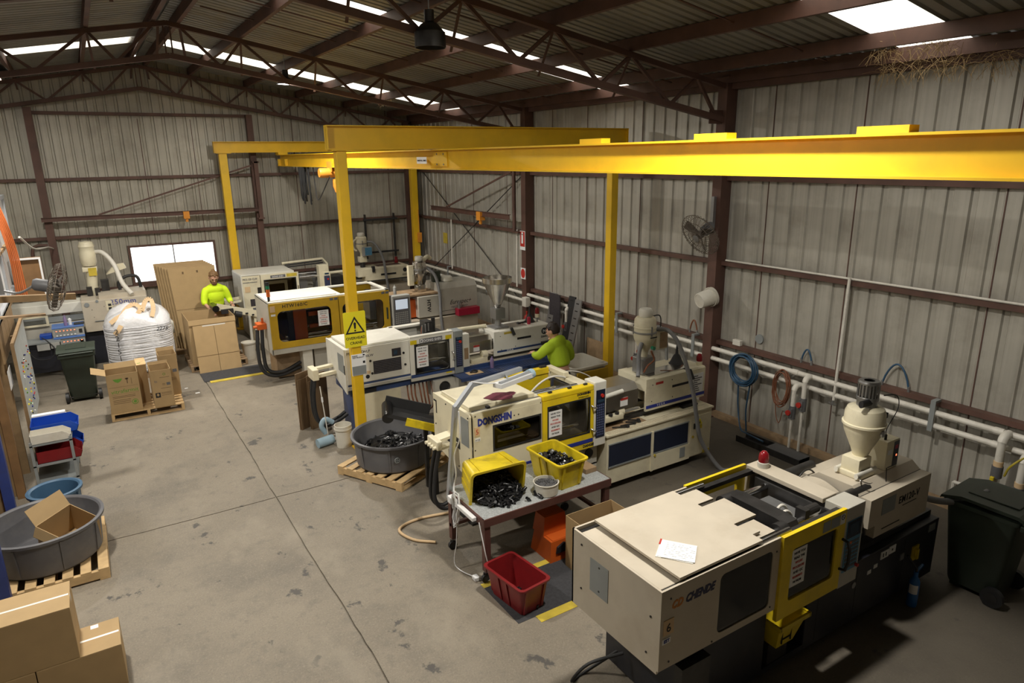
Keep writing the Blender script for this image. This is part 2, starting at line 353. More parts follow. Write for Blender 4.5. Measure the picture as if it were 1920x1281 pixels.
def tag(o, label, cat, group=None):
    o['label'] = label; o['category'] = cat
    if group: o['group'] = group
    return o
def thing(name, label, cat, loc=(0,0,0), group=None, rz=0.0):
    o = bpy.data.objects.new(name, None); COL.objects.link(o); o.location = loc; o.rotation_euler = (0,0,rz); o.empty_display_size = 0.1
    return tag(o, label, cat, group)
def solo(name, mb, m, label, cat, loc=None, group=None, smooth=None):
    """a thing that is one mesh; the origin sits at loc"""
    if isinstance(m, str): m = M[m]
    if loc is None:
        xs = [p[0] for p in mb.v]; ys = [p[1] for p in mb.v]; zs = [p[2] for p in mb.v]; loc = ((min(xs)+max(xs))/2, (min(ys)+max(ys))/2, min(zs))
    loc = Vector(loc); o = bpy.data.objects.new(name, mesh_from(name, mb, m, loc, smooth)); COL.objects.link(o); o.location = loc
    return tag(o, label, cat, group)
def struct(name, mb, m, parent=None, smooth=None):
    o = part(name, mb, m, parent, smooth) if mb else bpy.data.objects.new(name, None)
    if not mb:
        COL.objects.link(o)
        if parent: o.parent = parent
    if not parent: o['kind'] = 'structure'
    return o
def dup(o, parent=None, loc=None):
    c = o.copy(); COL.objects.link(c)
    if parent: c.parent = parent
    if loc is not None: c.location = loc
    for ch in list(o.children): dup(ch, c)
    return c
TMP = bpy.data.scenes.new('scratch')
def evalmesh(o):
    TMP.collection.objects.link(o)
    with bpy.context.temp_override(scene=TMP, view_layer=TMP.view_layers[0]):
        dg = bpy.context.evaluated_depsgraph_get(); dg.update(); me = bpy.data.meshes.new_from_object(o.evaluated_get(dg))
    TMP.collection.objects.unlink(o)
    return me
def text(name, body, size, loc, face, m, parent, bold=0.0, shear=0.0, spacing=1.0, align='LEFT', depth=0.0012, xs=1.0, line=1.0):
    """face: '-y' (read from -y), '-x', or an Euler tuple"""
    cu = bpy.data.curves.new('lettering', 'FONT'); cu.body = body; cu.size = size; cu.align_x = align; cu.extrude = depth; cu.offset = bold*size; cu.shear = shear; cu.space_character = spacing; cu.resolution_u = 2; cu.space_line = line
    t = bpy.data.objects.new('lettering', cu); me = evalmesh(t)
    bpy.data.objects.remove(t)
    rot = {'-y': (PI/2, 0, 0), '-x': (PI/2, 0, -PI/2), '+z': (0,0,0)}.get(face, face)
    from mathutils import Euler
    mt = Matrix.Translation(Vector(loc) - origin(parent)) @ Euler(rot).to_matrix().to_4x4() @ Matrix.Diagonal((xs,1,1,1))
    me.transform(mt); me.materials.clear(); me.materials.append(M[m] if isinstance(m, str) else m)
    o = bpy.data.objects.new(name, me); COL.objects.link(o); o.parent = parent
    return o
# ================================================================== building shell
XR, YF, XL, YN = 8.83, 19.5, -5.5, -4.0
def zr(x): return 6.80 - 0.174*abs(x-1.65)
# floor: slabs with sawn joints
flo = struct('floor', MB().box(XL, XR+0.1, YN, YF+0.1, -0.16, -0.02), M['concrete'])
rj = random.Random(17)
def wiggle(n, amp):
    """slowly wandering offset for a cracked joint"""
    out, v = [], 0.0
    for i in range(n): v = 0.86*v + rj.uniform(-1, 1)*amp; out.append(v)
    return out
ysl = [YN, 0.4, 8.72, 15.4, YF+0.1]; NX = 90
jx = {j: wiggle(60, 0.007) for j in range(4)}                    # the lengthwise joint, per row of slabs
jy = {(i, j): wiggle(NX, 0.005) for i in range(2) for j in range(1, 4)}
for i in range(2):
    xa, xb = ((XL, 1.645), (1.645, XR+0.1))[i]
    for j in range(4):
        ya, yb = ysl[j], ysl[j+1]; g = 0.009; poly = []
        lo = jy.get((i, j)) if j > 0 else None; hi = jy.get((i, j+1)) if j < 3 else None
        xl = [xa + (xb-xa)*k/(NX-1) for k in range(NX)]; yl = [ya + (yb-ya)*k/59 for k in range(60)]
        wx = jx[j]
        fade = lambda k, n: min(1.0, k/4, (n-1-k)/4)
        for k in range(NX): poly.append((xl[k]+(g if k == 0 else -g if k == NX-1 else 0), ya+g+(lo[k]*fade(k, NX) if lo else 0)))
        if i == 0: poly += [(xb-g+wx[k]*fade(k, 60), yl[k]) for k in range(1, 59)]
        for k in range(NX-1, -1, -1): poly.append((xl[k]+(g if k == 0 else -g if k == NX-1 else 0), yb-g+(hi[k]*fade(k, NX) if hi else 0)))
        if i == 1: poly += [(xa+g+wx[k]*fade(k, 60), yl[k]) for k in range(58, 0, -1)]
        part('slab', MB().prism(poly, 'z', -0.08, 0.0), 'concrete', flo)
# corrugated wall sheets
def ribs(w, n, d=0.028):
    """rib profile (u along the wall, depth away from the room) of one sheet of width w with n pans"""
    p = w/n; out = []
    for i in range(n):
        o = i*p; out += [(o, 0), (o+p*0.66, 0), (o+p*0.72, d), (o+p*0.93, d), (o+p*0.99, 0)]
    out += [(w, 0), (w+0.012, 0.002)]; return out
wr = struct('wall_right', None, None)
y = YN; k = 0; src = None
prof = ribs(0.80, 3)
while y < YF - 0.01:
    w = min(0.80, YF-y); jit = 0.003 if k % 2 else 0.0
    if w > 0.79 and src is not None:
        o = src.copy(); COL.objects.link(o); o.location = (jit, y-YN, 0)
    else:
        mb = MB().strip([(XR+d, y+u) for u, d in (prof if w > 0.79 else ribs(w, 3))], 'z', -0.015, 5.52)
        o = part('wall_sheet', mb, 'cladding', wr)
        if src is None: src = o
    y += 0.80; k += 1
wf = struct('wall_far', None, None)
WX0, WX1, WZ0, WZ1 = 0.90, 2.84, 1.43, 2.31
def far_sheet(x0, w, z0, z1, n=4):
    pr = ribs(w, n); vs = []; 
    for u, d in pr:
        x = x0+u; vs.append((x, YF+d, z0))
    for u, d in pr:
        x = x0+u; vs.append((x, YF+d, zr(x)+0.02 if z1 is None else z1))
    m = len(pr); part('wall_sheet', MB().add(vs, [(i, i+1, m+i+1, m+i) for i in range(m-1)]), 'farcladding', wf)
for i in range(8): far_sheet(XL+i*0.80, 0.80, -0.015, None)
for i in range(2): far_sheet(WX0+i*0.97, 0.97, -0.015, WZ0); far_sheet(WX0+i*0.97, 0.97, WZ1, None)
for i in range(7): far_sheet(WX1+i*(XR-WX1)/7, (XR-WX1)/7, -0.015, None)
# walls behind and beside the camera, plain sheets
wl = struct('wall_left', MB().strip([(XL-d, YN+u) for u, d in ribs(YF-YN, 60)], 'z', 0.0, zr(XL)), M['cladding'])
pn = ribs(XR-XL, 40); vs = [(XL+u, YN-d, 0) for u, d in pn] + [(XL+u, YN-d, zr(XL+u)) for u, d in pn]; m = len(pn)
wn = struct('wall_near', MB().add(vs, [(i, i+1, m+i+1, m+i) for i in range(m-1)]), M['cladding'])
# girts
for z in (1.335, 2.665, 4.01):
    part('girt', MB().prism([(XR-0.115, z-0.035), (XR-0.002, z-0.035), (XR-0.002, z+0.035), (XR-0.115, z+0.035)], 'y', YN, YF), 'brown', wr)
    part('girt', MB().box(XL, XR, YF-0.11, YF-0.002, z-0.035, z+0.035), 'brown', wf)
part('girt', MB().box(-0.62, 4.0, YF-0.11, YF-0.002, 5.46, 5.53), 'brown', wf)
part('eave_beam', MB().box(XR-0.14, XR-0.012, YN, YF, 5.33, 5.50), 'brown', wr)
part('bottom_rail', MB().box(XR-0.11, XR-0.004, YN, YF, 0.0, 0.09), 'oldpine', wr)
# thin rusty lap lines on the wall (strips over sheet laps)
for yy in (0.8, 3.62, 5.40, 6.8, 9.6, 11.2, 12.4, 14.3, 16, 17.6):
    part('lap_strip', MB().box(XR-0.006, XR+0.002, yy-0.007, yy+0.007, 0.1, 5.4), 'brown', wr)
for xx in (1.5, 2.68, 5.2, 6.5, 7.9):
    if not (WX0 < xx < WX1): part('lap_strip', MB().box(xx-0.008, xx+0.008, YF-0.006, YF+0.002, 0.1, 5.8), 'brown', wf)
    else: part('lap_strip', MB().box(xx-0.008, xx+0.008, YF-0.006, YF+0.002, WZ1, 5.4), 'brown', wf)
# window of the far wall
wi = struct('window_1', MB().frame(WX0-0.05, WX1+0.05, WZ0-0.05, WZ1+0.05, WX0, WX1, WZ0, WZ1, 'y', YF-0.05, YF+0.03, r=0.005, k=1), M['brown'])
part('mullion', MB().box(1.86, 1.89, YF-0.02, YF+0.01, WZ0, WZ1), 'alu', wi)
part('pane', MB().box(WX0, 1.86, YF-0.006, YF, WZ0, WZ1), 'clear', wi)
part('pane', MB().box(1.89, WX1, YF-0.006, YF, WZ0, WZ1), 'clear', wi)
part('sill', MB().box(WX0-0.06, WX1+0.06, YF-0.10, YF, WZ0-0.075, WZ0-0.05), 'brown', wi)
# ------------------------------------------------------------------ roof
ce = struct('ceiling', None, None)
SKY = [(4.13, 4.95), (9.76, 10.58), (16.08, 16.95)]
def roof_sheet(y0, w, side, mt, name):
    n = 5; p = w/n; pr = []
    for i in range(n):
        o = i*p; pr += [(o, 0), (o+p*0.62, 0), (o+p*0.70, 0.03), (o+p*0.92, 0.03)]
    pr += [(w, 0), (w+0.01, 0.003)]; xe = 9.0 if side > 0 else XL-0.1
    vs = [(1.65+side*0.02, y0+u, zr(1.65)+d) for u, d in pr] + [(xe, y0+u, zr(xe)+d) for u, d in pr]; m = len(pr)
    return part(name, MB().add(vs, [(i, i+1, m+i+1, m+i) for i in range(m-1)]), mt, ce)
for side in (1, -1):
    y = YN; cuts = []
    for a, b in SKY:
        n = max(1, round((a-y)/0.86)); cuts += [(y+(a-y)*i/n, (a-y)/n, 0) for i in range(n)]; cuts.append((a, b-a, 1)); y = b
    n = round((YF+0.1-y)/0.86); cuts += [(y+(YF+0.1-y)*i/n, (YF+0.1-y)/n, 0) for i in range(n)]
    for a, w, sk in cuts:
        if sk: roof_sheet(a, w, side, 'skylight', 'skylight_sheet')
        else: roof_sheet(a, w, side, 'roofing', 'roof_sheet')
part('ridge_cap', MB().prism([(1.35, zr(1.35)+0.035), (1.65, zr(1.65)+0.05), (1.95, zr(1.95)+0.035), (1.95, zr(1.95)+0.045), (1.65, zr(1.65)+0.065), (1.35, zr(1.35)+0.045)], 'y', YN, YF), 'roofing', ce)
def purlin(x, depth=0.165):
    z1 = zr(x)-0.004; z0 = z1-depth; s = 1 if x > 1.65 else -1
    poly = [(x-0.034, z0), (x+0.034, z0), (x+0.034, z0+0.016), (x-0.026, z0+0.016), (x-0.026, z1-0.012), (x+0.034, z1-0.012), (x+0.034, z1), (x-0.034, z1)]
    if s < 0: poly = [(2*x-a, b) for a, b in poly]
    part('purlin', MB().prism(poly, 'y', YN, YF), 'brown', ce)
for x in (1.46, 1.84, 2.80, 4.10, 5.40, 6.70, 8.0, 8.62, 0.50, -0.80, -2.1, -3.4, -4.7): purlin(x)
# fine bracing rods under the roof
for y in (10.9, 12.0, 8.6, 5.8): part('bridging', MB().tube([(2.0, y, zr(2.0)-0.09), (8.5, y, zr(8.5)-0.09)], 0.012, 5), 'brown', ce)
# straw caught behind the eave purlin beside the skylights
def straw(name, c, spread, n, ln):
    mb = MB(); rr = random.Random(n)
    for i in range(n):
        p = Vector((c[0]+rr.uniform(-1, 1)*spread[0], c[1]+rr.uniform(-1, 1)*spread[1], c[2]+rr.uniform(-1, 1)*spread[2]))
        d = Vector((rr.uniform(-1, 1)*0.5, rr.uniform(-1, 1), rr.uniform(-1.4, 0.5))).normalized()*ln*rr.uniform(0.4, 1)
        mb.tube([p, p+d*0.5+Vector((0, 0, 0.02)), p+d], 0.0022, 3)
    o = solo(name, mb, 'nest', 'dry straw nest hanging off the eave purlin below the skylight', 'straw'); o['kind'] = 'stuff'; return o
o = straw('nest_straw', (8.60, 4.4, 5.36), (0.07, 0.75, 0.07), 230, 0.26)
o = straw('nest_straw', (6.74, 16.5, 5.80), (0.06, 0.4, 0.05), 90, 0.22); o['label'] = 'thin straw caught on a roof purlin near the far end wall'
o = straw('nest_straw', (8.05, 4.5, 5.50), (0.05, 0.45, 0.05), 130, 0.22); o['label'] = 'straw wisps caught on the purlin one up from the eave by the skylight'
# ------------------------------------------------------------------ roof trusses
def truss(y, label, xl=-5.4, xr=8.6):
    t = thing('roof_truss', label, 'truss', (1.65, y, 6.1))
    top = lambda x: 6.585 - 0.174*abs(x-1.65); bot = lambda x: 6.085 - 0.172*abs(x-1.65)
    part('top_chord', MB().bar((xl, y, top(xl)), (1.65, y, top(1.65)), 0.075, 0.075).bar((1.65, y, top(1.65)), (xr, y, top(xr)), 0.075, 0.075), 'brown', t)
    part('bottom_chord', MB().bar((xl, y, bot(xl)), (1.65, y, bot(1.65)), 0.09, 0.085).bar((1.65, y, bot(1.65)), (xr, y, bot(xr)), 0.09, 0.085), 'brown', t)
    tops = [1.84, 2.80, 4.10, 5.40, 6.70, 8.0]; 
    for s in (1, -1):
        f = lambda x: 1.65 + s*(x-1.65); prev = 1.84
        for i, x in enumerate(tops[1:]):
            mid = (prev+x)/2 + 0.12
            for a in (prev, x): part('web_member', MB().bar((f(a), y, top(a)), (f(mid), y, bot(mid)), 0.042, 0.042), 'brown', t)
            prev = x
        part('web_member', MB().bar((f(8.0), y, top(8.0)), (f(8.45), y, bot(8.45)), 0.042, 0.042), 'brown', t)
        for x in tops[1:-1]: part('fly_brace', MB().bar((f(x), y, top(x)), (f(x)+0.05, y+0.42, bot(x)-0.02), 0.035, 0.012), 'brown', t)
    for dx in (-0.05, 0.05): part('hanger', MB().bar((1.65+dx, y, 6.55), (1.65+dx, y, 6.03), 0.022, 0.022), 'brown', t)
    for dx in (-0.12, 0.2): part('fly_brace', MB().bar((1.65+dx, y, 6.55), (1.65+dx*1.4, y+0.30, 6.06), 0.04, 0.014), 'brown', t)
    part('gusset', MB().box(xr-0.30, xr, y-0.006, y+0.006, bot(xr)-0.06, bot(xr)+0.14), 'brown', t)
    return t
truss(7.57, 'rusty roof truss resting on the column that carries the wall fan')
truss(13.28, 'roof truss with the two lit lamps hanging at its bottom chord')
truss(19.36, 'roof truss standing flat against the far corrugated wall')
# ------------------------------------------------------------------ columns
def column(y0, y1, label, x0=8.59, top=5.50, parts=None):
    t = thing('steel_column', label, 'column', ((x0+XR)/2, (y0+y1)/2, 0))
    yc = (y0+y1)/2; w = (XR-0.01)-x0; d = y1-y0
    poly = [(x0, y0), (x0+0.014, y0), (x0+0.014, yc-0.005), (XR-0.024, yc-0.005), (XR-0.024, y0), (XR-0.01, y0), (XR-0.01, y1), (XR-0.024, y1), (XR-0.024, yc+0.005), (x0+0.014, yc+0.005), (x0+0.014, y1), (x0, y1)]
    part('post', MB().prism([(x0, y0), (XR-0.01, y0), (XR-0.01, y1), (x0, y1)], 'z', 0.012, top), 'brown', t)
    part('base_plate', MB().box(x0-0.06, XR-0.005, y0-0.05, y1+0.05, 0, 0.012), 'brown', t)
    part('cap_plate', MB().box(x0-0.03, XR-0.01, y0-0.03, y1+0.03, top, top+0.015), 'brown', t)
    return t
column(7.50, 7.68, 'brown steel column carrying the wall fan and the white bucket')
column(13.13, 13.31, 'brown steel column with the red and white sign and the jib arm')
def far_column(x0, x1, label, z1):
    t = thing('wind_column', label, 'column', ((x0+x1)/2, 19.3, 0))
    part('post', MB().box(x0, x1, 19.22, 19.385, 0.012, z1), 'brown', t); part('base_plate', MB().box(x0-0.04, x1+0.04, 19.18, 19.39, 0, 0.012), 'brown', t)
    return t
far_column(-0.76, -0.60, 'brown steel post of the end wall behind the fan of the timber partition', 5.60)
far_column(3.98, 4.13, 'brown steel post of the end wall behind the yellow crane post', 5.52)
far_column(8.36, 8.50, 'brown steel post in the far corner of the shed', 5.40)
far_column(-4.0, -3.84, 'brown steel post of the end wall hidden past the partition', 5.60)
# ------------------------------------------------------------------ lamps
def lamp(x, y, key, label, deep=0.0):
    t = thing('high_bay_lamp', label, 'lamp', (x, y, 5.72), 'high bay lamps')
    zt = 5.72
    part('shade', MB().lathe([(0.17, 0.0), (0.165, 0.02), (0.10, 0.10), (0.05, 0.13), (0.0, 0.13)], (x, y, zt), 24), 'iron', t, 40)
    part('gear_case', MB().lathe([(0.0, 0.13), (0.055, 0.13), (0.055, 0.25), (0.0, 0.25)], (x, y, zt), 16), 'iron', t, 40)
    part('suspension_rod', MB().tube([(x, y, zt+0.25), (x, y, zr(x)-0.17)], 0.008, 6), 'steel', t)
    if deep: part('hood', MB().lathe([(0.172, 0.02), (0.175, -deep), (0.168, -deep), (0.165, 0.02)], (x, y, zt), 24), 'iron', t, 40)
    part('lens', MB().lathe([(0.0, 0.004), (0.155, 0.012)], (x, y, zt), 24), 'boxgrey' if deep else 'lampglow', t)
    if not deep:
        la = bpy.data.lights.new('lamp_light', 'AREA'); la.shape = 'DISK'; la.size = 0.30; la.energy = LAMP_POWER[key]; la.color = (1.0, 0.95, 0.86)
        lo = bpy.data.objects.new('lamp_light', la); COL.objects.link(lo); lo.location = (0, 0, -0.01-deep); lo.parent = t
    return t
lamp(3.55, 13.42, 'a', 'lit round lamp hanging under the far truss above the yellow machine')
lamp(-0.75, 13.42, 'b', 'lit round lamp hanging over the side with the timber partition')
lamp(-0.75, 7.3, 'd', 'lamp over the blue rack post, out of sight above the camera')
lamp(3.72, 3.8, 'c', 'lamp over the brown table, out of sight above the frame')
lamp(3.6, 7.42, 'c', 'deep hooded dark lamp hanging near the rusty truss above the crane beam', deep=0.14)
# ------------------------------------------------------------------ pipes along the right wall
def wall_pipe(z, x, label):
    t = thing('water_pipe', label, 'pipe', (x, 10, z))
    yy = [1.0, 3.2, 5.9, 8.6, 11.4, 14.2, 17.0, 19.35]
    for a, b in zip(yy, yy[1:]):
        part('pipe_length', MB().cyl((x, a, z), (x, b, z), 0.037, n=12), 'pvc', t, 40)
        part('coupling', MB().cyl((x, b-0.05, z), (x, b+0.05, z), 0.044, n=12), 'pvc', t, 40)
    return t
p1 = wall_pipe(1.235, 8.64, 'upper white plastic pipe running the length of the wall')
p2 = wall_pipe(1.065, 8.64, 'lower white plastic pipe running the length of the wall')
for yy in (3.93, 7.9, 9.9, 12.1, 15.0, 17.2):
    solo('pipe_bracket', MB().box(8.585, 8.60, yy-0.03, yy+0.03, 1.0, 1.40).box(8.60, 8.72, yy-0.03, yy+0.03, 1.37, 1.40), 'greyplate', {3.93: 'grey flat steel pipe bracket nearest the two valve drops', 7.9: 'grey pipe bracket just beside the fan column', 9.9: 'grey pipe bracket past the yellow crane post', 12.1: 'grey pipe bracket between the metal strips and the sign column', 15.0: 'grey pipe bracket behind the steel funnel', 17.2: 'grey pipe bracket near the far corner'}[yy], 'bracket', group='pipe brackets')
def drop(y, z, zend, label, r=0.034):
    t = thing('pipe_drop', label, 'pipe', (8.53, y, 0.0))
    pts = [(8.64, y, z)] + [(8.56-0.06*math.sin(a), y, z-0.06+0.06*math.cos(a)) for a in (0, 0.5, 1.0, PI/2)]
    part('elbow', MB().tube(pts, r+0.008, 10), 'pvc', t, 50); x = 8.50
    part('pipe_length', MB().cyl((x, y, z-0.05), (x, y, z-0.34), r, n=10), 'pvc', t, 40)
    part('valve', MB().cyl((x, y, z-0.30), (x, y, z-0.50), r+0.016, n=10).box(x-0.06, x-0.03, y-0.03, y+0.03, z-0.46, z-0.34), 'greyplastic', t, 40)
    part('valve_handle', MB().cyl((x-0.05, y+0.02, z-0.40), (x-0.085, y+0.02, z-0.40), 0.04, n=10), 'red', t, 40)
    part('riser', MB().cyl((x, y, z-0.50), (x, y, zend), 0.02, n=8), 'pvc', t, 40)
    return t
drop(5.64, 1.235, 0.10, 'white pipe drop with red valve wheel, the one nearer the yellow fluted camera end')
drop(5.80, 1.065, 0.10, 'white pipe drop with grey valve beside the rust coloured cord coil')
bpy.data.objects['pipe_drop']['label'] = 'taller white pipe drop with a red valve, next to the thin white downpipe'
def big_drop(y, z, label):
    t = thing('pipe_drop', label, 'pipe', (8.5, y, 0.4))
    pts = [(8.64, y, z)] + [(8.57-0.07*math.sin(a), y, z-0.07+0.07*math.cos(a)) for a in (0, 0.5, 1.0, PI/2)]
    part('elbow', MB().tube(pts, 0.052, 12), 'pvc', t, 50); x = 8.5
    part('pipe_length', MB().cyl((x, y, z-0.06), (x, y, z-0.30), 0.043, n=12), 'pvc', t, 40)
    part('union', MB().cyl((x, y, z-0.30), (x, y, z-0.36), 0.05, n=12), 'strap', t, 40)
    part('valve', MB().cyl((x, y, z-0.36), (x, y, z-0.50), 0.058, n=12), 'greyplastic', t, 40)
    part('valve_handle', MB().box(x-0.085, x-0.05, y-0.012, y+0.03, z-0.68, z-0.48, r=0.008), 'crate', t)
    part('riser', MB().cyl((x, y, z-0.5), (x, y, z-0.74), 0.025, n=8).tube([(x, y, z-0.72), (x, y+0.42, z-0.74)], 0.022, 8).tube([(x, y+0.42, z-0.74), (x, y+0.42, z-0.84)], 0.022, 8), 'pvc', t, 40)
    return t
big_drop(3.10, 1.235, 'thick pipe drop with yellow lever above the big dark bin, upper pipe')
big_drop(2.86, 1.065, 'thick pipe drop with yellow lever above the big dark bin, lower pipe')
solo('air_hose', MB().tube(spl([(8.5, 3.02, 0.78), (8.44, 2.95, 0.95), (8.5, 2.8, 1.12), (8.56, 2.5, 1.28)]), 0.012, 6), 'yellowhose', 'yellow hose slung between the two thick pipe drops', 'hose', smooth=60)
t = thing('thin_pipe', 'thin white pipe running along the middle girt with a long drop', 'pipe', (8.66, 5.25, 1.0))
part('run', MB().tube([(8.70, 1.0, 2.725), (8.70, 7.4, 2.725)], 0.016, 8), 'pvc', t, 50)
part('downpipe', MB().tube([(8.66, 5.25, 2.74), (8.62, 5.25, 1.0)], 0.021, 8), 'pvc', t, 50)
part('tap', MB().cyl((8.60, 5.25, 1.0), (8.60, 5.25, 0.93), 0.013, n=8).bar((8.60, 5.19, 0.955), (8.60, 5.31, 0.955), 0.012, 0.012), 'steel', t)
for yy, lab in ((17.0, 'far thin white downpipe hanging from the girt near the jib arm tip'), (13.6, 'thin white downpipe hanging from the girt beside the sign column')):
    solo('thin_pipe', MB().tube([(8.66, yy, 2.72), (8.64, yy, 1.35)], 0.02, 8), 'pvc', lab, 'pipe', smooth=50)
# duct cover on floor
t = thing('floor_channel', 'dark steel channel on the floor below the two pipe drops', 'channel', (8.35, 6.0, 0))
part('tray', MB().box(8.22, 8.47, 5.42, 6.55, 0.0, 0.012).box(8.22, 8.232, 5.42, 6.55, 0.012, 0.10).box(8.458, 8.47, 5.42, 6.55, 0.012, 0.10), 'iron', t)
part('cover', MB().box(8.225, 8.465, 5.42, 6.0, 0.10, 0.106), 'greyplastic', t)
# ================================================================== overhead crane
cr = thing('overhead_crane', 'yellow steel runway crane on four yellow posts over the machines', 'crane', (3.2, 9.6, 0))
def cpost(x0, x1, y0, y1, ztop):
    c = part('post', MB().box(x0, x1, y0, y1, 0.016, ztop, r=0.008), 'yellow', cr)
    part('foot_plate', MB().box(x0-0.06, x1+0.06, y0-0.06, y1+0.06, 0.0, 0.016), 'yellow', c)
    part('head_plate', MB().box(x0-0.06, x1+0.10, y0-0.03, y1+0.03, ztop, ztop+0.014), 'yellow', c)
cpost(3.125, 3.27, 9.55, 9.70, 4.50); cpost(8.14, 8.29, 9.60, 9.75, 4.50)
cpost(3.15, 3.34, 18.84, 19.0, 4.556); cpost(8.34, 8.53, 18.84, 19.0, 4.556)
def xbeam(x0, x1, y, z0, z1):
    part('cross_beam', MB().prism([(y+a, b) for a, b in ipoly(0.15, z1-z0, 0.016, 0.012, 0, (z0+z1)/2)], 'x', x0, x1), 'yellow', cr)
    for x in (x0+0.004, x1-0.004): part('end_plate', MB().box(x-0.004, x+0.004, y-0.072, y+0.072, z0+0.016, z1-0.016), 'yellow', cr)
xbeam(3.02, 8.46, 9.63, 4.516, 4.842); xbeam(3.05, 8.62, 18.92, 4.572, 4.845)
RX, RZ0, RZ1 = 4.70, 4.215, 4.510; rc = (RZ0+RZ1)/2
rb = part('runway_beam', MB().prism(ipoly(0.18, RZ1-RZ0, 0.018, 0.013, RX, rc), 'y', 9.47, 19.02).prism(ipoly(0.18, RZ1-RZ0, 0.018, 0.013, RX, rc), 'y', -1.5, 9.462), 'yellow', cr)
part('splice_plate', MB().box(RX-0.022, RX-0.008, 9.25, 9.70, 4.26, 4.47), 'yellow', rb)
part('clip_plate', MB().box(RX-0.12, RX+0.12, 18.72, 19.02, 4.51, 4.572), 'yellow', rb)
for y in (5.84, 4.21, 2.71): part('lug_plate', MB().box(RX-0.06, RX+0.06, y-0.18, y+0.18, 4.51, 4.56), 'yellow', rb)
for y in (18.99, 18.3): part('end_stop', MB().box(RX-0.085, RX-0.01, y-0.025, y+0.025, RZ0+0.018, 4.40), 'yellow', rb)
for y in (9.36, 9.58):
    for z in (4.29, 4.44): part('bolt', MB().cyl((RX-0.03, y, z), (RX-0.02, y, z), 0.014, n=6), 'steel', rb)
part('rating_plate', MB().box(RX-0.105, RX-0.097, 9.78, 10.13, 4.30, 4.40), 'letterwhite', cr)
part('rating_bracket', MB().box(RX-0.097, RX-0.006, 9.93, 9.97, 4.33, 4.36), 'yellow', cr)
text('lettering', 'CRANE W.L.L. 1000KG', 0.033, (RX-0.1062, 10.11, 4.337), '-x', 'letterblack', cr, bold=0.02)
part('clip_plate', MB().box(3.05, 3.7, 9.565, 9.695, 4.506, 4.516), 'yellow', cr)
# hoist
HX, HY = 0.66, 2.0
HOFF = Matrix.Translation((HX, HY, -0.025))
h = thing('chain_hoist', 'orange electric chain hoist on the runway beam behind the post sign', 'hoist', (4.70, 14.6, 4.2))
part('trolley', MB().box(3.93, 3.945, 12.45, 12.75, 4.15, 4.36).box(4.135, 4.15, 12.45, 12.75, 4.15, 4.36).box(3.93, 4.15, 12.5, 12.7, 4.12, 4.15).xf(HOFF), 'hoist', h)
part('motor', MB().lathe([(0, -0.22), (0.09, -0.22), (0.10, -0.19), (0.10, 0.16), (0.085, 0.20), (0, 0.20)], (3.93, 12.6, 4.13), 16, 'x').xf(HOFF), 'hoist', h, 40)
part('gear_case', MB().box(4.08, 4.22, 12.48, 12.72, 4.0, 4.22, r=0.03).xf(HOFF), 'hoist', h)
part('chain_bag', MB().lathe([(0, -0.30), (0.07, -0.28), (0.11, -0.15), (0.11, 0.0), (0.10, 0.0)], (4.10, 12.6, 4.0), 14).xf(HOFF), 'hoist', h, 40)
part('pendant_cable', MB().tube(spl([(3.90, 12.5, 4.05), (3.80, 13.1, 3.55), (3.9, 13.6, 3.8), (4.0, 14.0, 4.23)]), 0.012, 6).xf(HOFF), 'black', h, 50)
part('hook', MB().tube([(4.1, 12.6, 3.7), (4.1, 12.6, 3.62)], 0.02, 6).tube([(4.1+0.04*math.cos(a), 12.6, 3.57+0.05*math.sin(a)) for a in [PI/2-i*0.5 for i in range(10)]], 0.012, 6).xf(HOFF), 'steel', h, 50)
mb = MB(); rr = random.Random(3)
for i in range(9):
    x, y = 4.68+rr.uniform(-0.09, 0.09), 16.7+rr.uniform(-0.35, 0.35); d = rr.uniform(0.55, 0.8)
    mb.tube(spl([(x, y-0.05, 4.21), (x-0.01, y-0.06, 4.21-d), (x+0.02, y+0.0, 4.21-d-0.07), (x+0.03, y+0.06, 4.21-d), (x, y+0.05, 4.21)], 5), 0.016, 5)
solo('festoon_cable', mb, 'black', 'black festoon cable bunch hanging below the far end of the crane beam', 'cable', (4.68, 16.7, 3.45), smooth=50)
# signs on the near post
s = thing('warning_sign', 'yellow overhead crane warning sign with black triangle on the crane post', 'sign', (3.20, 9.52, 1.70))
z0 = 1.70
part('sign_plate', MB().prism(rrect(3.02, 3.36, z0-0.03, z0+0.51, 0.02), 'y', 9.532, 9.537), 'bright', s)
def ring_tri(cx, cz, r, w):
    o = [(cx+r*math.cos(a), cz+r*math.sin(a)) for a in (PI/2, PI/2+2*PI/3, PI/2+4*PI/3)]; i = [(cx+(r-w)*math.cos(a), cz+(r-w)*math.sin(a)) for a in (PI/2, PI/2+2*PI/3, PI/2+4*PI/3)]
    vs = [(p, 9.5305, q) for p, q in o+i]; return MB().add(vs, [(k, (k+1) % 3, 3+(k+1) % 3, 3+k) for k in range(3)])
part('triangle_symbol', ring_tri(3.19, z0+0.265, 0.175, 0.045), 'letterblack', s)
part('exclamation_mark', MB().prism([(3.178, z0+0.25), (3.202, z0+0.25), (3.21, z0+0.335), (3.19, z0+0.352), (3.17, z0+0.335)], 'y', 9.530, 9.532).prism([(3.19+0.014*math.cos(a*PI/5), z0+0.222+0.014*math.sin(a*PI/5)) for a in range(10)], 'y', 9.530, 9.532), 'letterblack', s)
text('lettering', 'OVERHEAD', 0.058, (3.19, 9.5312, z0+0.09), '-y', 'letterblack', s, bold=0.012, align='CENTER')
text('lettering', 'CRANE', 0.058, (3.19, 9.5312, z0+0.015), '-y', 'letterblack', s, bold=0.012, align='CENTER')
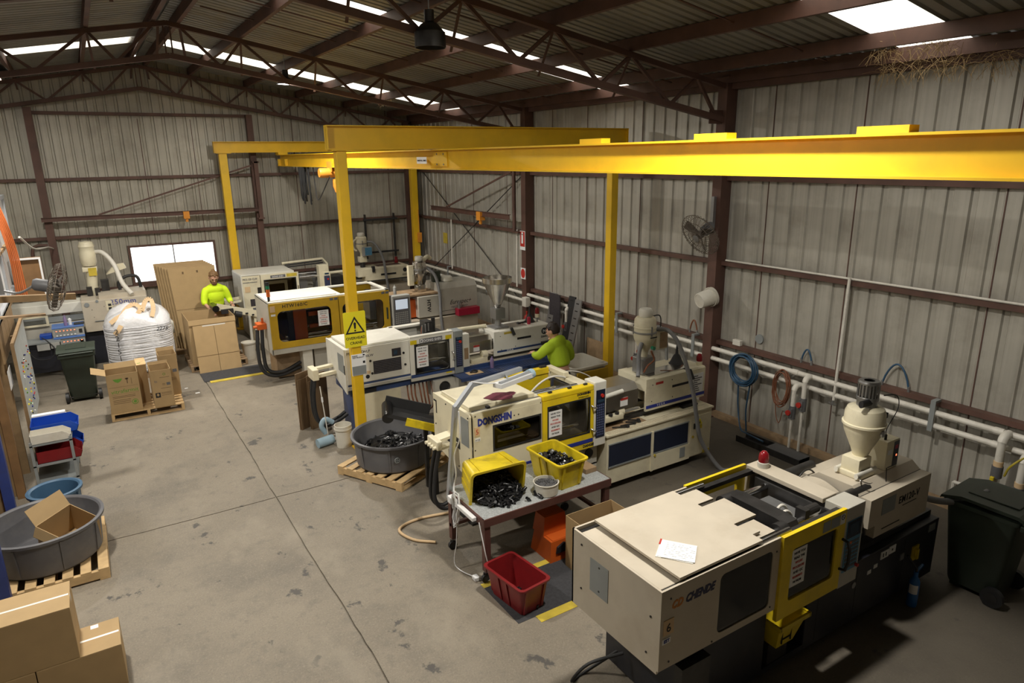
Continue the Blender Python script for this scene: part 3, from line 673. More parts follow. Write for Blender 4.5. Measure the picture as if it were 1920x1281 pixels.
part('bracket', MB().box(3.14, 3.25, 9.537, 9.55, z0+0.1, z0+0.4), 'yellow', s)
s = thing('notice', 'white and grey paper notice taped on the crane post below the yellow sign', 'notice', (3.2, 9.54, 1.25))
part('sheet', MB().box(3.10, 3.325, 9.540, 9.549, 1.22, 1.55), 'paper', s)
part('photo_print', MB().box(3.105, 3.32, 9.538, 9.540, 1.225, 1.365), 'greyplate', s)
text('lettering', 'PLEASE\nTEST PRODUCT', 0.026, (3.115, 9.5392, 1.515), '-y', 'letterblack', s, bold=0.02)
part('print_mark', MB().box(3.275, 3.31, 9.538, 9.540, 1.40, 1.435).box(3.28, 3.31, 9.538, 9.540, 1.52, 1.54), 'letterblack', s)
# ------------------------------------------------------------------ wall jibs
j = thing('jib_crane', 'brown wall jib arm with orange trolley on the sign column', 'jib', (8.5, 13.2, 2.9))
part('mast', MB().cyl((8.52, 13.5, 2.70), (8.52, 13.5, 4.15), 0.045, n=10), 'brown', j, 40)
part('arm', MB().prism([(8.42+a, 3.02+b) for a, b in ipoly(0.075, 0.12, 0.01, 0.01)], 'y', 13.55, 17.75), 'brown', j)
part('tie_rod', MB().bar((8.45, 13.5, 4.05), (8.42, 16.8, 3.08), 0.025, 0.04), 'brown', j)
part('trolley', MB().box(8.35, 8.49, 14.82, 15.02, 2.86, 3.07).box(8.40, 8.44, 14.88, 14.96, 2.76, 2.86), 'hoist', j)
part('bracket', MB().box(8.50, 8.60, 13.32, 13.60, 2.66, 2.70).box(8.50, 8.60, 13.32, 13.60, 4.13, 4.17), 'brown', j)
j = thing('jib_crane', 'brown wall jib arm spanning in front of the end wall above the window', 'jib', (1.6, 19.1, 3.0))
part('arm', MB().prism([(19.12+a, 3.12+b) for a, b in ipoly(0.075, 0.10, 0.01, 0.01)], 'x', -0.80, 4.05), 'brown', j)
part('tie_rod', MB().bar((0.35, 19.12, 3.18), (3.95, 19.14, 4.25), 0.025, 0.04), 'brown', j)
part('trolley', MB().box(2.18, 2.32, 19.06, 19.18, 2.98, 3.16).box(2.22, 2.28, 19.1, 19.14, 2.90, 2.98), 'hoist', j)
part('mast', MB().bar((4.07, 19.13, 2.9), (4.07, 19.13, 4.35), 0.10, 0.10), 'brown', j)
part('bracket', MB().box(3.99, 4.15, 19.08, 19.22, 4.31, 4.36).box(3.99, 4.15, 19.08, 19.22, 2.86, 2.90), 'brown', j)
# diagonal brace rods in the far bay of the right wall
for a, b, lab in (((8.70, 13.35, 4.0), (8.70, 18.9, 0.9), 'thin dark brace rod falling toward the far corner'), ((8.73, 18.9, 4.0), (8.73, 13.6, 1.0), 'thin dark brace rod rising toward the far corner')):
    solo('brace_rod', MB().tube([a, b], 0.012, 6), 'iron', lab, 'rod')
# ------------------------------------------------------------------ signs on the sign column
s = thing('fire_sign', 'red and white fire point sign high on the brown column', 'sign', (8.58, 13.22, 2.3))
part('sign_plate', MB().box(8.574, 8.582, 13.13, 13.35, 2.28, 2.72), 'letterwhite', s)
part('red_field', MB().box(8.571, 8.574, 13.145, 13.335, 2.36, 2.705), 'red', s)
part('symbol', MB().box(8.569, 8.571, 13.21, 13.28, 2.43, 2.65).cyl((8.569, 13.245, 2.66), (8.571, 13.245, 2.66), 0.035, n=10), 'letterwhite', s)
s = thing('fire_sign', 'white sign with a round red disc low on the brown column', 'sign', (8.58, 13.22, 1.62))
part('sign_plate', MB().box(8.574, 8.582, 13.13, 13.33, 1.60, 1.86), 'letterwhite', s)
part('red_disc', MB().prism([(13.23+0.088*math.cos(a*PI/12), 1.73+0.11*math.sin(a*PI/12)) for a in range(24)], 'x', 8.571, 8.574), 'red', s)
solo('switch_box', MB().box(8.46, 8.59, 12.95, 13.12, 0.98, 1.20, r=0.01), 'pvc', 'small white switch box on the sign column with a cord', 'switch box')
solo('wall_tag', MB().box(8.815, 8.826, 17.6, 17.85, 1.98, 2.28), 'mustard', 'small faded yellow tag on the wall past the thin downpipe', 'tag')
solo('control_pendant', MB().box(8.44, 8.56, 18.76, 18.83, 1.93, 2.22, r=0.01).tube([(8.5, 18.8, 2.22), (8.5, 18.82, 2.9)], 0.01, 5), 'hoist', 'small orange control box hung on the far crane post', 'control box')
t = thing('wall_rack', 'black two bar tool rack on the end wall by the far crane post', 'rack', (7.9, 19.3, 1.9))
part('bar', MB().box(6.95, 8.0, 19.25, 19.30, 2.62, 2.67), 'black', t); part('bar', MB().box(6.95, 8.0, 19.25, 19.30, 1.66, 1.71), 'black', t)
part('upright', MB().box(7.0, 7.04, 19.30, 19.38, 1.5, 2.8).box(7.9, 7.94, 19.30, 19.38, 1.5, 2.8), 'iron', t)
# ------------------------------------------------------------------ wall fans
def fan(name, label, c, nrm, R, mount):
    t = thing(name, label, 'fan', c)
    n = Vector(nrm).normalized(); rot = n.to_track_quat('Z', 'Y').to_matrix().to_4x4(); X = Matrix.Translation(Vector(c)) @ rot
    cage = MB()
    for i in range(36):
        a = 2*PI*i/36; cage.tube([(0.05*math.cos(a), 0.05*math.sin(a), 0.10), (0.55*R*math.cos(a), 0.55*R*math.sin(a), 0.095), (0.93*R*math.cos(a), 0.93*R*math.sin(a), 0.05), (R*math.cos(a), R*math.sin(a), 0.0), (0.93*R*math.cos(a), 0.93*R*math.sin(a), -0.05), (0.5*R*math.cos(a), 0.5*R*math.sin(a), -0.095), (0.1*math.cos(a), 0.1*math.sin(a), -0.10)], 0.0035, 4)
    for r, z in ((R, 0), (0.75*R, 0.075), (0.4*R, 0.1), (0.75*R, -0.075)):
        cage.tube([(r*math.cos(2*PI*i/40), r*math.sin(2*PI*i/40), z) for i in range(40)], 0.0045, 4, closed=True)
    part('cage', cage.xf(X), 'fanwire', t); 
    for k in range(3):
        b = MB(); a = 2*PI*k/3+0.4; pts = []
        for i in range(5):
            r = R*(0.14+0.72*i/4); w = 0.30+0.22*math.sin(PI*i/4)
            for s in (-1, 1): pts.append((r*math.cos(a+s*w/2*1.2), r*math.sin(a+s*w/2*1.2), s*0.03))
        b.add(pts, [(2*i, 2*i+1, 2*i+3, 2*i+2) for i in range(4)]); part('blade', b.xf(X), 'fanblade', t)
    part('hub', MB().lathe([(0, 0.06), (0.05, 0.05), (0.06, 0.0), (0.06, -0.05), (0, -0.05)], (0, 0, 0), 16).xf(X), 'fanblade', t, 40)
    part('badge', MB().lathe([(0, 0.112), (0.06, 0.105), (0.062, 0.095)], (0, 0, 0), 16).xf(X), 'steel', t, 40)
    part('motor', MB().lathe([(0, -0.28), (0.06, -0.28), (0.085, -0.24), (0.085, -0.10), (0.0, -0.09)], (0, 0, 0), 16).xf(X), 'greyplastic', t, 40)
    p = Vector(c) - n*0.24
    part('bracket', MB().tube(spl([p, p.lerp(Vector(mount), 0.5)+Vector((0, 0, -0.07)), Vector(mount)]), 0.016, 8).box(mount[0]-0.03, mount[0]+0.03, mount[1]-0.03, mount[1]+0.03, mount[2]-0.05, mount[2]+0.45), 'steel', t, 50)
    return t
fan('wall_fan', 'wire caged wall fan on the brown column above the white bucket', (8.18, 7.50, 3.16), (-0.85, 0.05, -0.50), 0.36, (8.555, 7.60, 3.28))
fan('wall_fan', 'brown caged fan on the timber partition, seen edge on', (-0.43, 11.0, 2.76), (0.96, -0.08, -0.26), 0.33, (-1.06, 11.2, 2.75))
# white bucket clamped on the column, opening hidden
b = thing('bucket', 'white plastic bucket fixed sideways on the fan column', 'bucket', (8.45, 7.55, 2.1))
X = Matrix.Translation((8.59, 7.52, 2.13)) @ Vector((-0.72, 0.12, -0.16)).to_track_quat('Z', 'Y').to_matrix().to_4x4()
part('body', MB().lathe([(0, 0.0), (0.155, 0.0), (0.155, 0.03), (0.145, 0.035), (0.128, 0.27), (0.12, 0.28), (0, 0.28)], (0, 0, 0), 28).xf(X), 'bucket', b, 40)
part('rim', MB().lathe([(0.150, 0.035), (0.162, 0.04), (0.162, 0.065), (0.148, 0.065)], (0, 0, 0), 28).xf(X), 'bucket', b, 40)
part('base_ring', MB().lathe([(0.115, 0.278), (0.118, 0.286), (0.105, 0.286), (0.103, 0.279)], (0, 0, 0), 28).xf(X), 'pvc', b, 40)
# hose coils on the wall
def coil(name, label, c, ry, rz, n, r, m, tails, cat='hose'):
    t = thing(name, label, cat, c); mb = MB(); rr = random.Random(int(c[1]*100)); pts = []
    for i in range(n*20):
        a = 2*PI*i/20; k = 1-0.25*rr.random()*0.15-0.12*math.sin(i/20*1.7)
        pts.append((c[0]+0.035*math.sin(i*0.37)+rr.uniform(-0.004, 0.004), c[1]+ry*k*math.sin(a), c[2]+rz*k*math.cos(a)-0.02*abs(math.sin(i/31))))
    part('coil', mb.tube(pts, r, 6), m, t, 60)
    for tl in tails: part('tail', MB().tube(spl(tl), r, 6), m, t, 60)
    part('hook', MB().tube([(8.80, c[1], c[2]+rz*0.85), (8.62, c[1], c[2]+rz*0.85), (8.56, c[1], c[2]+rz*0.93)], 0.008, 6), 'steel', t)
    return t
coil('hose_coil', 'thick coil of blue hose hanging on the wall pipes', (8.54, 6.77, 1.08), 0.23, 0.24, 9, 0.013, 'bluehose', [[(8.55, 6.85, 0.85), (8.6, 6.86, 0.4), (8.5, 6.7, 0.10), (8.35, 6.45, 0.13), (8.3, 6.1, 0.13)], [(8.56, 6.63, 0.86), (8.6, 6.7, 0.4), (8.62, 6.68, 0.03)]])
coil('cord_coil', 'messy coil of rust coloured cord hanging beside the pipe drops', (8.54, 6.05, 0.98), 0.125, 0.27, 8, 0.007, 'rusthose', [[(8.55, 6.15, 0.8), (8.57, 6.12, 0.5), (8.56, 6.05, 0.40), (8.55, 6.0, 0.6)]], 'cord')
def loop(y0, y1, z, h, label, m='bluehose', r=0.013):
    pts = [(8.74, y1+(y0-y1)*i/12, z+h*math.sin(PI*i/12)**0.75) for i in range(13)]
    t = thing('hose_loop', label, 'hose', (8.74, (y0+y1)/2, z), 'hose loops on the lower girt')
    part('hose', MB().tube(pts, r, 7), m, t, 60)
    for y in (y0, y1): part('ferrule', MB().cyl((8.74, y, z-0.03), (8.74, y, z+0.04), r+0.004, n=8), 'steel', t)
loop(4.32, 4.67, 1.40, 0.30, 'wide blue hose loop standing up on the lower girt'); loop(5.73, 5.90, 1.40, 0.19, 'narrow blue hose loop on the girt above the two pipe drops')
loop(7.95, 8.12, 1.40, 0.20, 'brass coloured hose loop on the girt by the fan column', 'rusthose'); loop(2.6, 2.95, 1.40, 0.3, 'blue hose loop on the girt at the picture edge')
solo('junction_box', MB().box(8.70, 8.77, 7.0, 7.15, 1.37, 1.46, r=0.006), 'pvc', 'small cream junction box on the girt above the blue coil', 'switch box')
solo('valve_plug', MB().cyl((8.80, 6.72, 1.54), (8.826, 6.72, 1.54), 0.075, n=18), 'greyplate', 'round grey patch on the wall above the blue coil', 'patch')
# metal strips and board leaning on the wall near the operator
def strip(y0, y1, zt, zb, label, x0=8.40, x1=8.55, m='steel'):
    w = 0.11; mb = MB().add([(x0, y0-w, zb), (x0, y0+w, zb), (x1, y1+w, zt), (x1, y1-w, zt), (x0+0.03, y0-w, zb), (x0+0.03, y0+w, zb), (x1+0.03, y1+w, zt), (x1+0.03, y1-w, zt)], [(0,1,2,3),(7,6,5,4),(0,3,7,4),(1,5,6,2),(3,2,6,7),(0,4,5,1)])
    t = thing('metal_strip', label, 'metal strip', (x0, y0, zb)); part('channel', mb, m, t)
    sl = MB(); n = 9
    for i in range(n):
        f = (i+0.5)/n; x = x0+(x1-x0)*f-0.003; y = y0+(y1-y0)*f; z = zb+(zt-zb)*f; sl.box(x-0.002, x+0.002, y-0.045, y+0.045, z-0.012, z+0.012)
    part('slot', sl, 'iron', t); bpy.data.objects[t.children[-1].name]['kind'] = 'stuff'
strip(11.29, 11.07, 1.46, 0.012, 'slotted grey steel strip leaning on the wall by the pipe valve'); strip(11.5, 11.28, 1.50, 0.012, 'black plastic strip leaning on the wall between pipe and slotted strip', m='black')
strip(12.15, 11.95, 1.47, 0.012, 'slotted grey steel strip leaning behind the operator, farther one')
solo('metal_board', MB().box(8.50, 8.52, 11.66, 12.05, 0.70, 1.47), 'louver', 'dull grey metal board with holes behind the slotted strip', 'board')
solo('rusty_plate', MB().box(8.70, 8.715, 10.3, 10.95, 0.10, 0.66), 'oldpine', 'stained brown plate leaning on the wall behind the yellow fronted tub', 'board')
drop(11.42, 1.235, 0.02, 'white pipe drop with a red valve right behind the operator')
drop(9.05, 1.235, 0.02, 'white pipe drop with an orange valve behind the hopper loader'); drop(9.2, 1.065, 0.02, 'second white pipe drop behind the hopper loader, lower pipe')
drop(15.9, 1.235, 0.02, 'white pipe drop behind the grey injection cover, nearer one'); drop(16.1, 1.065, 0.02, 'white pipe drop behind the grey injection cover, farther one')
# ================================================================== injection moulding machines
NOTE = 'HAVE YOU\nREAD THE\nWORK\nPROCEDURE\nAND QC\nREQUIREMENTS\nFOR THIS JOB?'
def note(root, x0, x1, z0, z1, y):
    p = part('notice_sheet', MB().box(x0, x1, y-0.003, y-0.001, z0, z1), 'paper', root)
    h = (z1-z0); s = h*0.105
    ls = NOTE.split('\n')
    for i, l in enumerate(ls): text('lettering', l, s*0.86 if len(l) < 11 else s*0.78, ((x0+x1)/2, y-0.0042, z1-h*0.13-i*h*0.13), '-y', 'letterred' if i in (2, 3, 5) else 'letterblack', p, bold=0.01, align='CENTER', xs=min(1.0, (x1-x0)*0.9/(len(l)*s*0.62)))
def screws(root, pts, y):
    mb = MB()
    for x, z in pts: mb.cyl((x, y-0.004, z), (x, y+0.001, z), 0.008, n=8)
    o = part('screw_heads', mb, 'iron', root); o['kind'] = 'stuff'
def tiebars(root, x0, x1, ys, zs, r, m='chrome'):
    for y in ys:
        for z in zs: part('tie_bar', MB().cyl((x0, y, z), (x1, y, z), r, n=14), m, root, 40)
def hose_arc(root, a, b, sag, r, m='black', d=(0, 0, -1)): part('hose', MB().tube(arc(a, b, sag, 12, d), r, 8), m, root, 60)
def foot(root, x, y, z):
    part('levelling_foot', MB().lathe([(0, 0), (0.065, 0.0), (0.06, 0.025), (0.02, 0.03), (0.02, z), (0, z)], (x, y, 0), 14), 'iron', root, 40)
# ------------------------------------------------------------------ machine six: beige, two tone, nearest
m6 = thing('moulding_machine', 'beige injection moulding machine with yellow door and papers on top, nearest the camera', 'machine', (4.9, 3.4, 0))
x0, x1, y0, y1, z0, z1 = 3.0, 4.285, 2.903, 3.925, 0.78, 1.47
sp = part('side_panel', MB().frame(x0, x1, z0+0.03, z1, 3.60, 4.20, 0.87, 1.385, 'y', y0, y0+0.018, r=0.05), 'beige', m6)
part('window_pane', MB().prism(rrect(3.585, 4.215, 0.855, 1.40, 0.055), 'y', y0+0.008, y0+0.012), 'acrylicdark', sp)
screws(sp, [(3.09, 1.39), (3.06, 1.06), (3.10, 0.86), (4.24, 1.36), (4.22, 0.86), (3.55, 0.83)], y0)
for i, (c, xx) in enumerate((('C', 3.10), ('D', 3.155))): text('lettering', c, 0.088, (xx, y0-0.001, 1.298), '-y', 'letterorange', sp, bold=0.05, shear=0.35, xs=0.8)
text('lettering', 'CHENDE', 0.092, (3.235, y0-0.001, 1.298), '-y', 'letternavy', sp, bold=0.045, shear=0.35, xs=0.80, spacing=1.02)
nb = part('number_plate', MB().box(3.03, 3.13, y0-0.004, y0-0.0005, 1.10, 1.225), 'strap', sp); text('lettering', '6', 0.10, (3.08, y0-0.0052, 1.125), '-y', 'letterblack', nb, align='CENTER')
nb = part('tag_plate', MB().box(3.025, 3.105, y0-0.004, y0-0.0005, 1.03, 1.075), 'paper', sp); text('lettering', 'EST', 0.036, (3.065, y0-0.0052, 1.041), '-y', 'letterblue', nb, align='CENTER', bold=0.02)
ep = part('end_panel', MB().box(x0, x0+0.018, y0+0.018, y1, z0, z1), 'beige', m6)
part('inspection_plate', MB().box(x0-0.004, x0, 3.467, 3.687, 1.037, 1.329), 'greyplate', ep)
mb = MB()
for y, z in ((3.80, 1.38), (3.80, 0.98), (3.0, 1.22), (3.03, 0.90), (3.575, 1.29), (3.575, 1.08)): mb.cyl((x0-0.006, y, z), (x0, y, z), 0.009, n=8)
part('screw_heads', mb, 'iron', ep)['kind'] = 'stuff'
part('back_panel', MB().box(x0, x1, y1-0.018, y1, z0, z1), 'beige', m6)
part('inner_cover', MB().box(3.045, 3.30, 2.96, 3.86, 1.425, 1.445, r=0.004), 'beige', m6)
part('top_plate', MB().prism([(3.19, 2.922), (4.08, 2.922), (4.08, 3.02), (4.17, 3.02), (4.17, 3.14), (4.08, 3.14), (4.08, 3.88), (3.19, 3.88)], 'z', 1.487, 1.507), 'beige', m6)
part('sliding_cover', MB().prism([(4.08, 2.99), (4.32, 2.99), (4.32, 3.20), (4.12, 3.20), (4.12, 3.24), (4.40, 3.24), (4.40, 3.58), (4.12, 3.58), (4.12, 3.63), (4.32, 3.63), (4.32, 3.83), (4.08, 3.83)], 'z', 1.455, 1.475), 'beige', m6)
part('support_rail', MB().box(3.05, 5.15, 2.93, 2.985, 1.40, 1.44).box(3.05, 5.15, 3.845, 3.90, 1.40, 1.44), 'iron', m6)
for y in (2.955, 3.87): part('slide_rod', MB().cyl((4.05, y, 1.46), (4.45, y, 1.46), 0.024, n=12), 'chrome', m6, 40)
tiebars(m6, 3.25, 5.30, (3.12, 3.70), (0.98, 1.33), 0.034)
pl = part('moving_platen', MB().prism([(3.05, 0.86), (3.79, 0.86), (3.79, 1.30), (3.74, 1.385), (3.64, 1.40), (3.20, 1.40), (3.10, 1.385), (3.05, 1.30)], 'x', 4.60, 4.76), 'iron', m6)
part('collar', MB().cyl((4.52, 3.12, 1.33), (4.62, 3.12, 1.33), 0.07, n=16).cyl((4.52, 3.70, 1.33), (4.62, 3.70, 1.33), 0.07, n=16), 'iron', pl, 40)
part('rear_platen', MB().box(3.25, 3.42, 3.03, 3.82, 0.84, 1.38, r=0.02), 'iron', m6)
part('toggle_link', MB().bar((3.42, 3.42, 1.1), (4.6, 3.42, 1.1), 0.24, 0.30).cyl((3.5, 3.42, 1.12), (4.55, 3.42, 1.12), 0.07, n=14), 'iron', m6)
part('mould_half', MB().box(4.76, 4.90, 3.22, 3.62, 0.92, 1.28).box(4.93, 5.08, 3.22, 3.62, 0.92, 1.28), 'steel', m6)
part('fixed_platen', MB().box(5.12, 5.27, 3.02, 3.83, 0.84, 1.39, r=0.015), 'iron', m6)
part('cross_tray', MB().box(4.78, 5.12, 3.05, 3.80, 0.80, 0.82), 'offwhite', m6)
hose_arc(m6, (4.80, 3.30, 1.27), (5.02, 3.26, 1.05), 0.16, 0.014, 'pvc', (0, 0, 1)); hose_arc(m6, (4.83, 3.37, 1.27), (5.06, 3.34, 1.06), 0.17, 0.014, 'pvc', (0, 0, 1)); hose_arc(m6, (4.70, 3.0, 1.36), (4.95, 2.98, 1.0), 0.1, 0.006, 'rusthose', (0, -0.2, 1))
part('bridge', MB().box(5.11, 5.31, 3.10, 3.925, 1.425, 1.472, r=0.006).box(5.11, 5.31, 3.87, 3.925, 0.80, 1.425), 'beige', m6)
part('ejector_box', MB().cyl((4.90, 3.14, 1.38), (5.08, 3.14, 1.38), 0.045, n=14).box(4.86, 4.92, 3.09, 3.19, 1.33, 1.43), 'iron', m6)
dr = part('guard_door', MB().frame(4.29, 5.125, 0.70, 1.472, 4.415, 5.02, 0.845, 1.325, 'y', y0-0.022, y0+0.012, r=0.035), 'doory', m6)
part('window_pane', MB().prism(rrect(4.40, 5.035, 0.83, 1.34, 0.04), 'y', y0-0.008, y0-0.004), 'acrylic', dr)
part('door_handle', MB().tube([(5.105, y0-0.022, 1.19), (5.11, y0-0.075, 1.18), (5.125, y0-0.085, 1.10), (5.125, y0-0.085, 0.98), (5.11, y0-0.075, 0.91), (5.105, y0-0.022, 0.90)], 0.013, 8), 'black', dr, 60)
part('warning_labels', MB().box(4.80, 4.90, y0-0.025, y0-0.0225, 1.345, 1.44).box(4.91, 5.03, y0-0.025, y0-0.0225, 1.345, 1.44), 'greyplate', dr)['kind'] = 'stuff'
lb = part('symbol_plate', MB().box(5.04, 5.105, y0-0.025, y0-0.0225, 1.345, 1.44), 'letterwhite', dr)
part('prohibition_sign', MB().tube([(5.072+0.022*math.cos(a*PI/8), y0-0.026, 1.41+0.022*math.sin(a*PI/8)) for a in range(16)], 0.003, 4, closed=True).bar((5.057, y0-0.026, 1.425), (5.087, y0-0.026, 1.395), 0.004, 0.003), 'letterblack', lb)
note(dr, 4.435, 4.625, 0.955, 1.30, y0-0.008)
part('guard_door', MB().frame(4.29, 5.11, 0.74, 1.472, 4.40, 5.0, 0.84, 1.30, 'y', y1, y1+0.03, r=0.03), 'doory', m6)
cp = part('control_post', MB().box(5.13, 5.405, y0-0.018, 3.09, 0.68, 1.462, r=0.004), 'offwhite', m6)
hp = part('operator_panel', MB().box(5.16, 5.375, y0-0.023, y0-0.0185, 0.83, 1.33), 'hmiblue', cp)
part('display', MB().box(5.165, 5.37, y0-0.0245, y0-0.0235, 1.16, 1.325), 'hmidark', hp); part('screen', MB().box(5.20, 5.335, y0-0.026, y0-0.025, 1.195, 1.30), 'hmiscreen', hp)
mb = MB()
for i in range(7):
    for k in range(5): mb.box(5.175+k*0.038, 5.205+k*0.038, y0-0.0255, y0-0.0235, 0.86+i*0.04, 0.885+i*0.04)
part('keypad', mb, 'lettergrey', hp)['kind'] = 'stuff'
part('amber_key', MB().box(5.19, 5.25, y0-0.026, y0-0.0235, 1.095, 1.125), 'amberlens', hp)
part('stop_button', MB().cyl((5.355, y0-0.05, 0.855), (5.355, y0-0.024, 0.855), 0.016, n=12), 'estop', hp)
part('console_side', MB().box(5.31, 5.405, 3.09, 3.12, 0.70, 1.42), 'offwhite', cp)
bs = part('base', MB().box(4.86, 7.02, 2.98, 3.88, 0.10, 0.74, r=0.006).box(3.35, 4.30, 2.98, 3.88, 0.10, 0.78).box(4.30, 4.86, 3.40, 3.88, 0.10, 0.74).box(4.30, 4.86, 2.98, 3.40, 0.10, 0.16), 'navy', m6)
part('plinth', MB().box(3.40, 6.98, 3.03, 3.83, 0.05, 0.10), 'iron', bs)
part('top_tray', MB().box(5.42, 5.60, 2.99, 3.85, 0.742, 0.752), 'tabletop', bs); part('slide_rail', MB().box(5.62, 7.0, 3.06, 3.16, 0.745, 0.80).box(5.62, 7.0, 3.66, 3.76, 0.745, 0.80), 'iron', bs)
mb = MB()
for x in (5.02, 5.6, 6.40): mb.box(x-0.002, x+0.002, 2.978, 2.981, 0.14, 0.70)
part('door_gap', mb, 'black', bs)
part('socket_plate', MB().box(5.97, 6.10, 2.974, 2.98, 0.62, 0.70).box(6.11, 6.22, 2.974, 2.98, 0.63, 0.71), 'letterwhite', bs); part('socket_holes', MB().box(6.0, 6.015, 2.972, 2.974, 0.64, 0.68).box(6.045, 6.06, 2.972, 2.974, 0.64, 0.68).box(6.15, 6.17, 2.972, 2.974, 0.66, 0.68), 'letterblack', bs)['kind'] = 'stuff'
part('round_badge', MB().cyl((5.56, 2.974, 0.50), (5.56, 2.98, 0.50), 0.032, n=16), 'steel', bs)
for x, z in ((5.80, 0.55), (5.90, 0.58)): part('sticker', MB().box(x-0.03, x+0.03, 2.976, 2.98, z-0.02, z+0.02), 'letterwhite', bs)
part('isolator', MB().box(6.55, 6.66, 2.965, 2.98, 0.40, 0.56).cyl((6.60, 2.95, 0.49), (6.60, 2.965, 0.49), 0.04, n=14).box(6.59, 6.625, 2.94, 2.95, 0.42, 0.53), 'crate', bs)
part('lock', MB().box(6.34, 6.40, 2.972, 2.98, 0.48, 0.55), 'steel', bs); part('grey_sticker', MB().box(6.83, 6.95, 2.975, 2.98, 0.63, 0.71), 'greyplate', bs)
for x in (3.6, 5.2, 6.85):
    for y in (3.12, 3.72): foot(m6, x, y, 0.05)
ij = part('injection_cover', MB().prism([(2.965, 1.06), (2.965, 1.345), (3.075, 1.345), (3.16, 1.415), (3.50, 1.415), (3.585, 1.345), (3.70, 1.345), (3.70, 1.06)], 'x', 5.645, 6.665).prism([(2.965, 0.93), (2.965, 1.06), (3.70, 1.06), (3.70, 0.93)], 'x', 5.76, 6.665), 'beige', m6)
text('lettering', 'EM120-V', 0.105, (6.12, 2.963, 1.175), '-y', 'letterblack', ij, bold=0.012, spacing=1.08, xs=0.86)
part('underline', MB().box(6.20, 6.44, 2.962, 2.9645, 1.135, 1.142), 'letterblack', ij); part('data_plate', MB().box(5.84, 6.06, 2.962, 2.9645, 1.14, 1.30), 'greyplate', ij)
part('vent_slot', MB().box(5.88, 6.18, 2.962, 2.9645, 0.985, 0.995), 'letterblack', ij); part('cover_seam', MB().box(5.645, 6.665, 3.068, 3.074, 1.3455, 1.347), 'letterblack', ij)
part('injection_unit', MB().box(5.30, 5.66, 3.10, 3.75, 0.80, 1.10).cyl((5.25, 3.43, 1.12), (5.85, 3.43, 1.12), 0.085, n=16), 'iron', m6)
for y in (3.14, 3.72): part('traverse_cylinder', MB().cyl((5.30, y, 1.35), (5.86, y, 1.35), 0.048, n=14), 'iron', m6, 40)
part('barrel_guard', MB().add([(5.42+0.03*i*0+0.30*0, 3.25+0.05*i, 1.33+0.05*math.sin(PI*i/8)) for i in range(9)]+[(5.60, 3.25+0.05*i, 1.33+0.05*math.sin(PI*i/8)) for i in range(9)], [(i, i+1, 10+i, 9+i) for i in range(8)]), 'beige', m6)
mb = MB()
for i in range(5): mb.cyl((5.36+i*0.055, 3.60, 1.10), (5.36+i*0.055, 3.60, 1.34), 0.018, n=8)
part('valve_stack', mb, 'iron', m6); part('valve_tag', MB().box(5.42, 5.50, 3.30, 3.31, 1.22, 1.36), 'letterwhite', m6)
hose_arc(m6, (5.45, 3.05, 1.25), (5.72, 3.03, 0.95), 0.12, 0.012, 'black', (0, 0, 1)); hose_arc(m6, (5.42, 3.2, 1.2), (5.70, 3.15, 0.9), 0.15, 0.015, 'black', (0, 0, 1)); hose_arc(m6, (5.4, 3.62, 1.2), (5.75, 3.60, 1.32), 0.14, 0.009, 'iron', (0, 0, 1))
# hopper dryer on top
hd = part('hopper_dryer', MB().box(5.70, 6.07, 3.12, 3.48, 1.415, 1.47, r=0.015).box(5.74, 6.03, 3.17, 3.43, 1.47, 1.60, r=0.006).lathe([(0, 1.60), (0.10, 1.60), (0.13, 1.66), (0.245, 1.84), (0.265, 1.90), (0.268, 1.915), (0.285, 1.915), (0.285, 1.935), (0.265, 1.94), (0.26, 2.03), (0.235, 2.075), (0.17, 2.10), (0, 2.10)], (5.96, 3.30, 0), 32), 'cream', m6, 35)
part('blower', MB().lathe([(0, 2.09), (0.13, 2.09), (0.13, 2.155), (0.145, 2.16), (0.145, 2.19), (0.14, 2.195)], (5.96, 3.30, 0), 24), 'steel', hd, 35)
mb = MB()
for i in range(20):
    a = 2*PI*i/20; mb.bar((5.96+0.138*math.cos(a), 3.30+0.138*math.sin(a), 2.19), (5.96+0.138*math.cos(a), 3.30+0.138*math.sin(a), 2.33), 0.022, 0.008, (math.cos(a), math.sin(a), 0))
part('vent_grille', mb.lathe([(0.07, 2.345), (0.13, 2.345), (0.145, 2.33), (0.145, 2.315), (0.07, 2.315)], (5.96, 3.30, 0), 24).lathe([(0.0, 2.20), (0.11, 2.20), (0.11, 2.30), (0, 2.30)], (5.96, 3.3, 0), 20), 'steel', hd, 35)
part('air_duct', MB().cyl((5.68, 3.22, 2.16), (5.96, 3.22, 2.15), 0.035, n=12), 'black', hd, 40); part('sight_knob', MB().cyl((5.97, 3.02, 1.87), (5.97, 3.06, 1.87), 0.035, n=8), 'steel', hd); part('brand_plate', MB().box(6.20, 6.23, 3.13, 3.20, 1.97, 2.02), 'letterblack', hd)
part('clamp_lever', MB().tube(spl([(5.72, 3.12, 1.44), (5.60, 3.05, 1.46), (5.70, 2.98, 1.43), (5.78, 2.98, 1.42)]), 0.008, 6), 'chrome', hd, 60); 
for y in (3.15, 3.45): part('slide_gate', MB().cyl((5.66, y, 1.46), (6.12, y, 1.46), 0.03, n=12), 'white', hd, 40)
hd.scale = (0.68, 0.68, 1.0); hd.location = ((5.96-4.9)*0.32, (3.30-3.4)*0.32, 0.0)
hb = part('heater_box', MB().box(6.14, 6.40, 3.10, 3.42, 1.415, 1.71, r=0.008), 'cream', m6)
hx = part('heater_panel', MB().box(6.40, 6.403, 3.12, 3.40, 1.43, 1.69).box(6.20, 6.38, 3.097, 3.10, 1.43, 1.44), 'hmidark', hb)
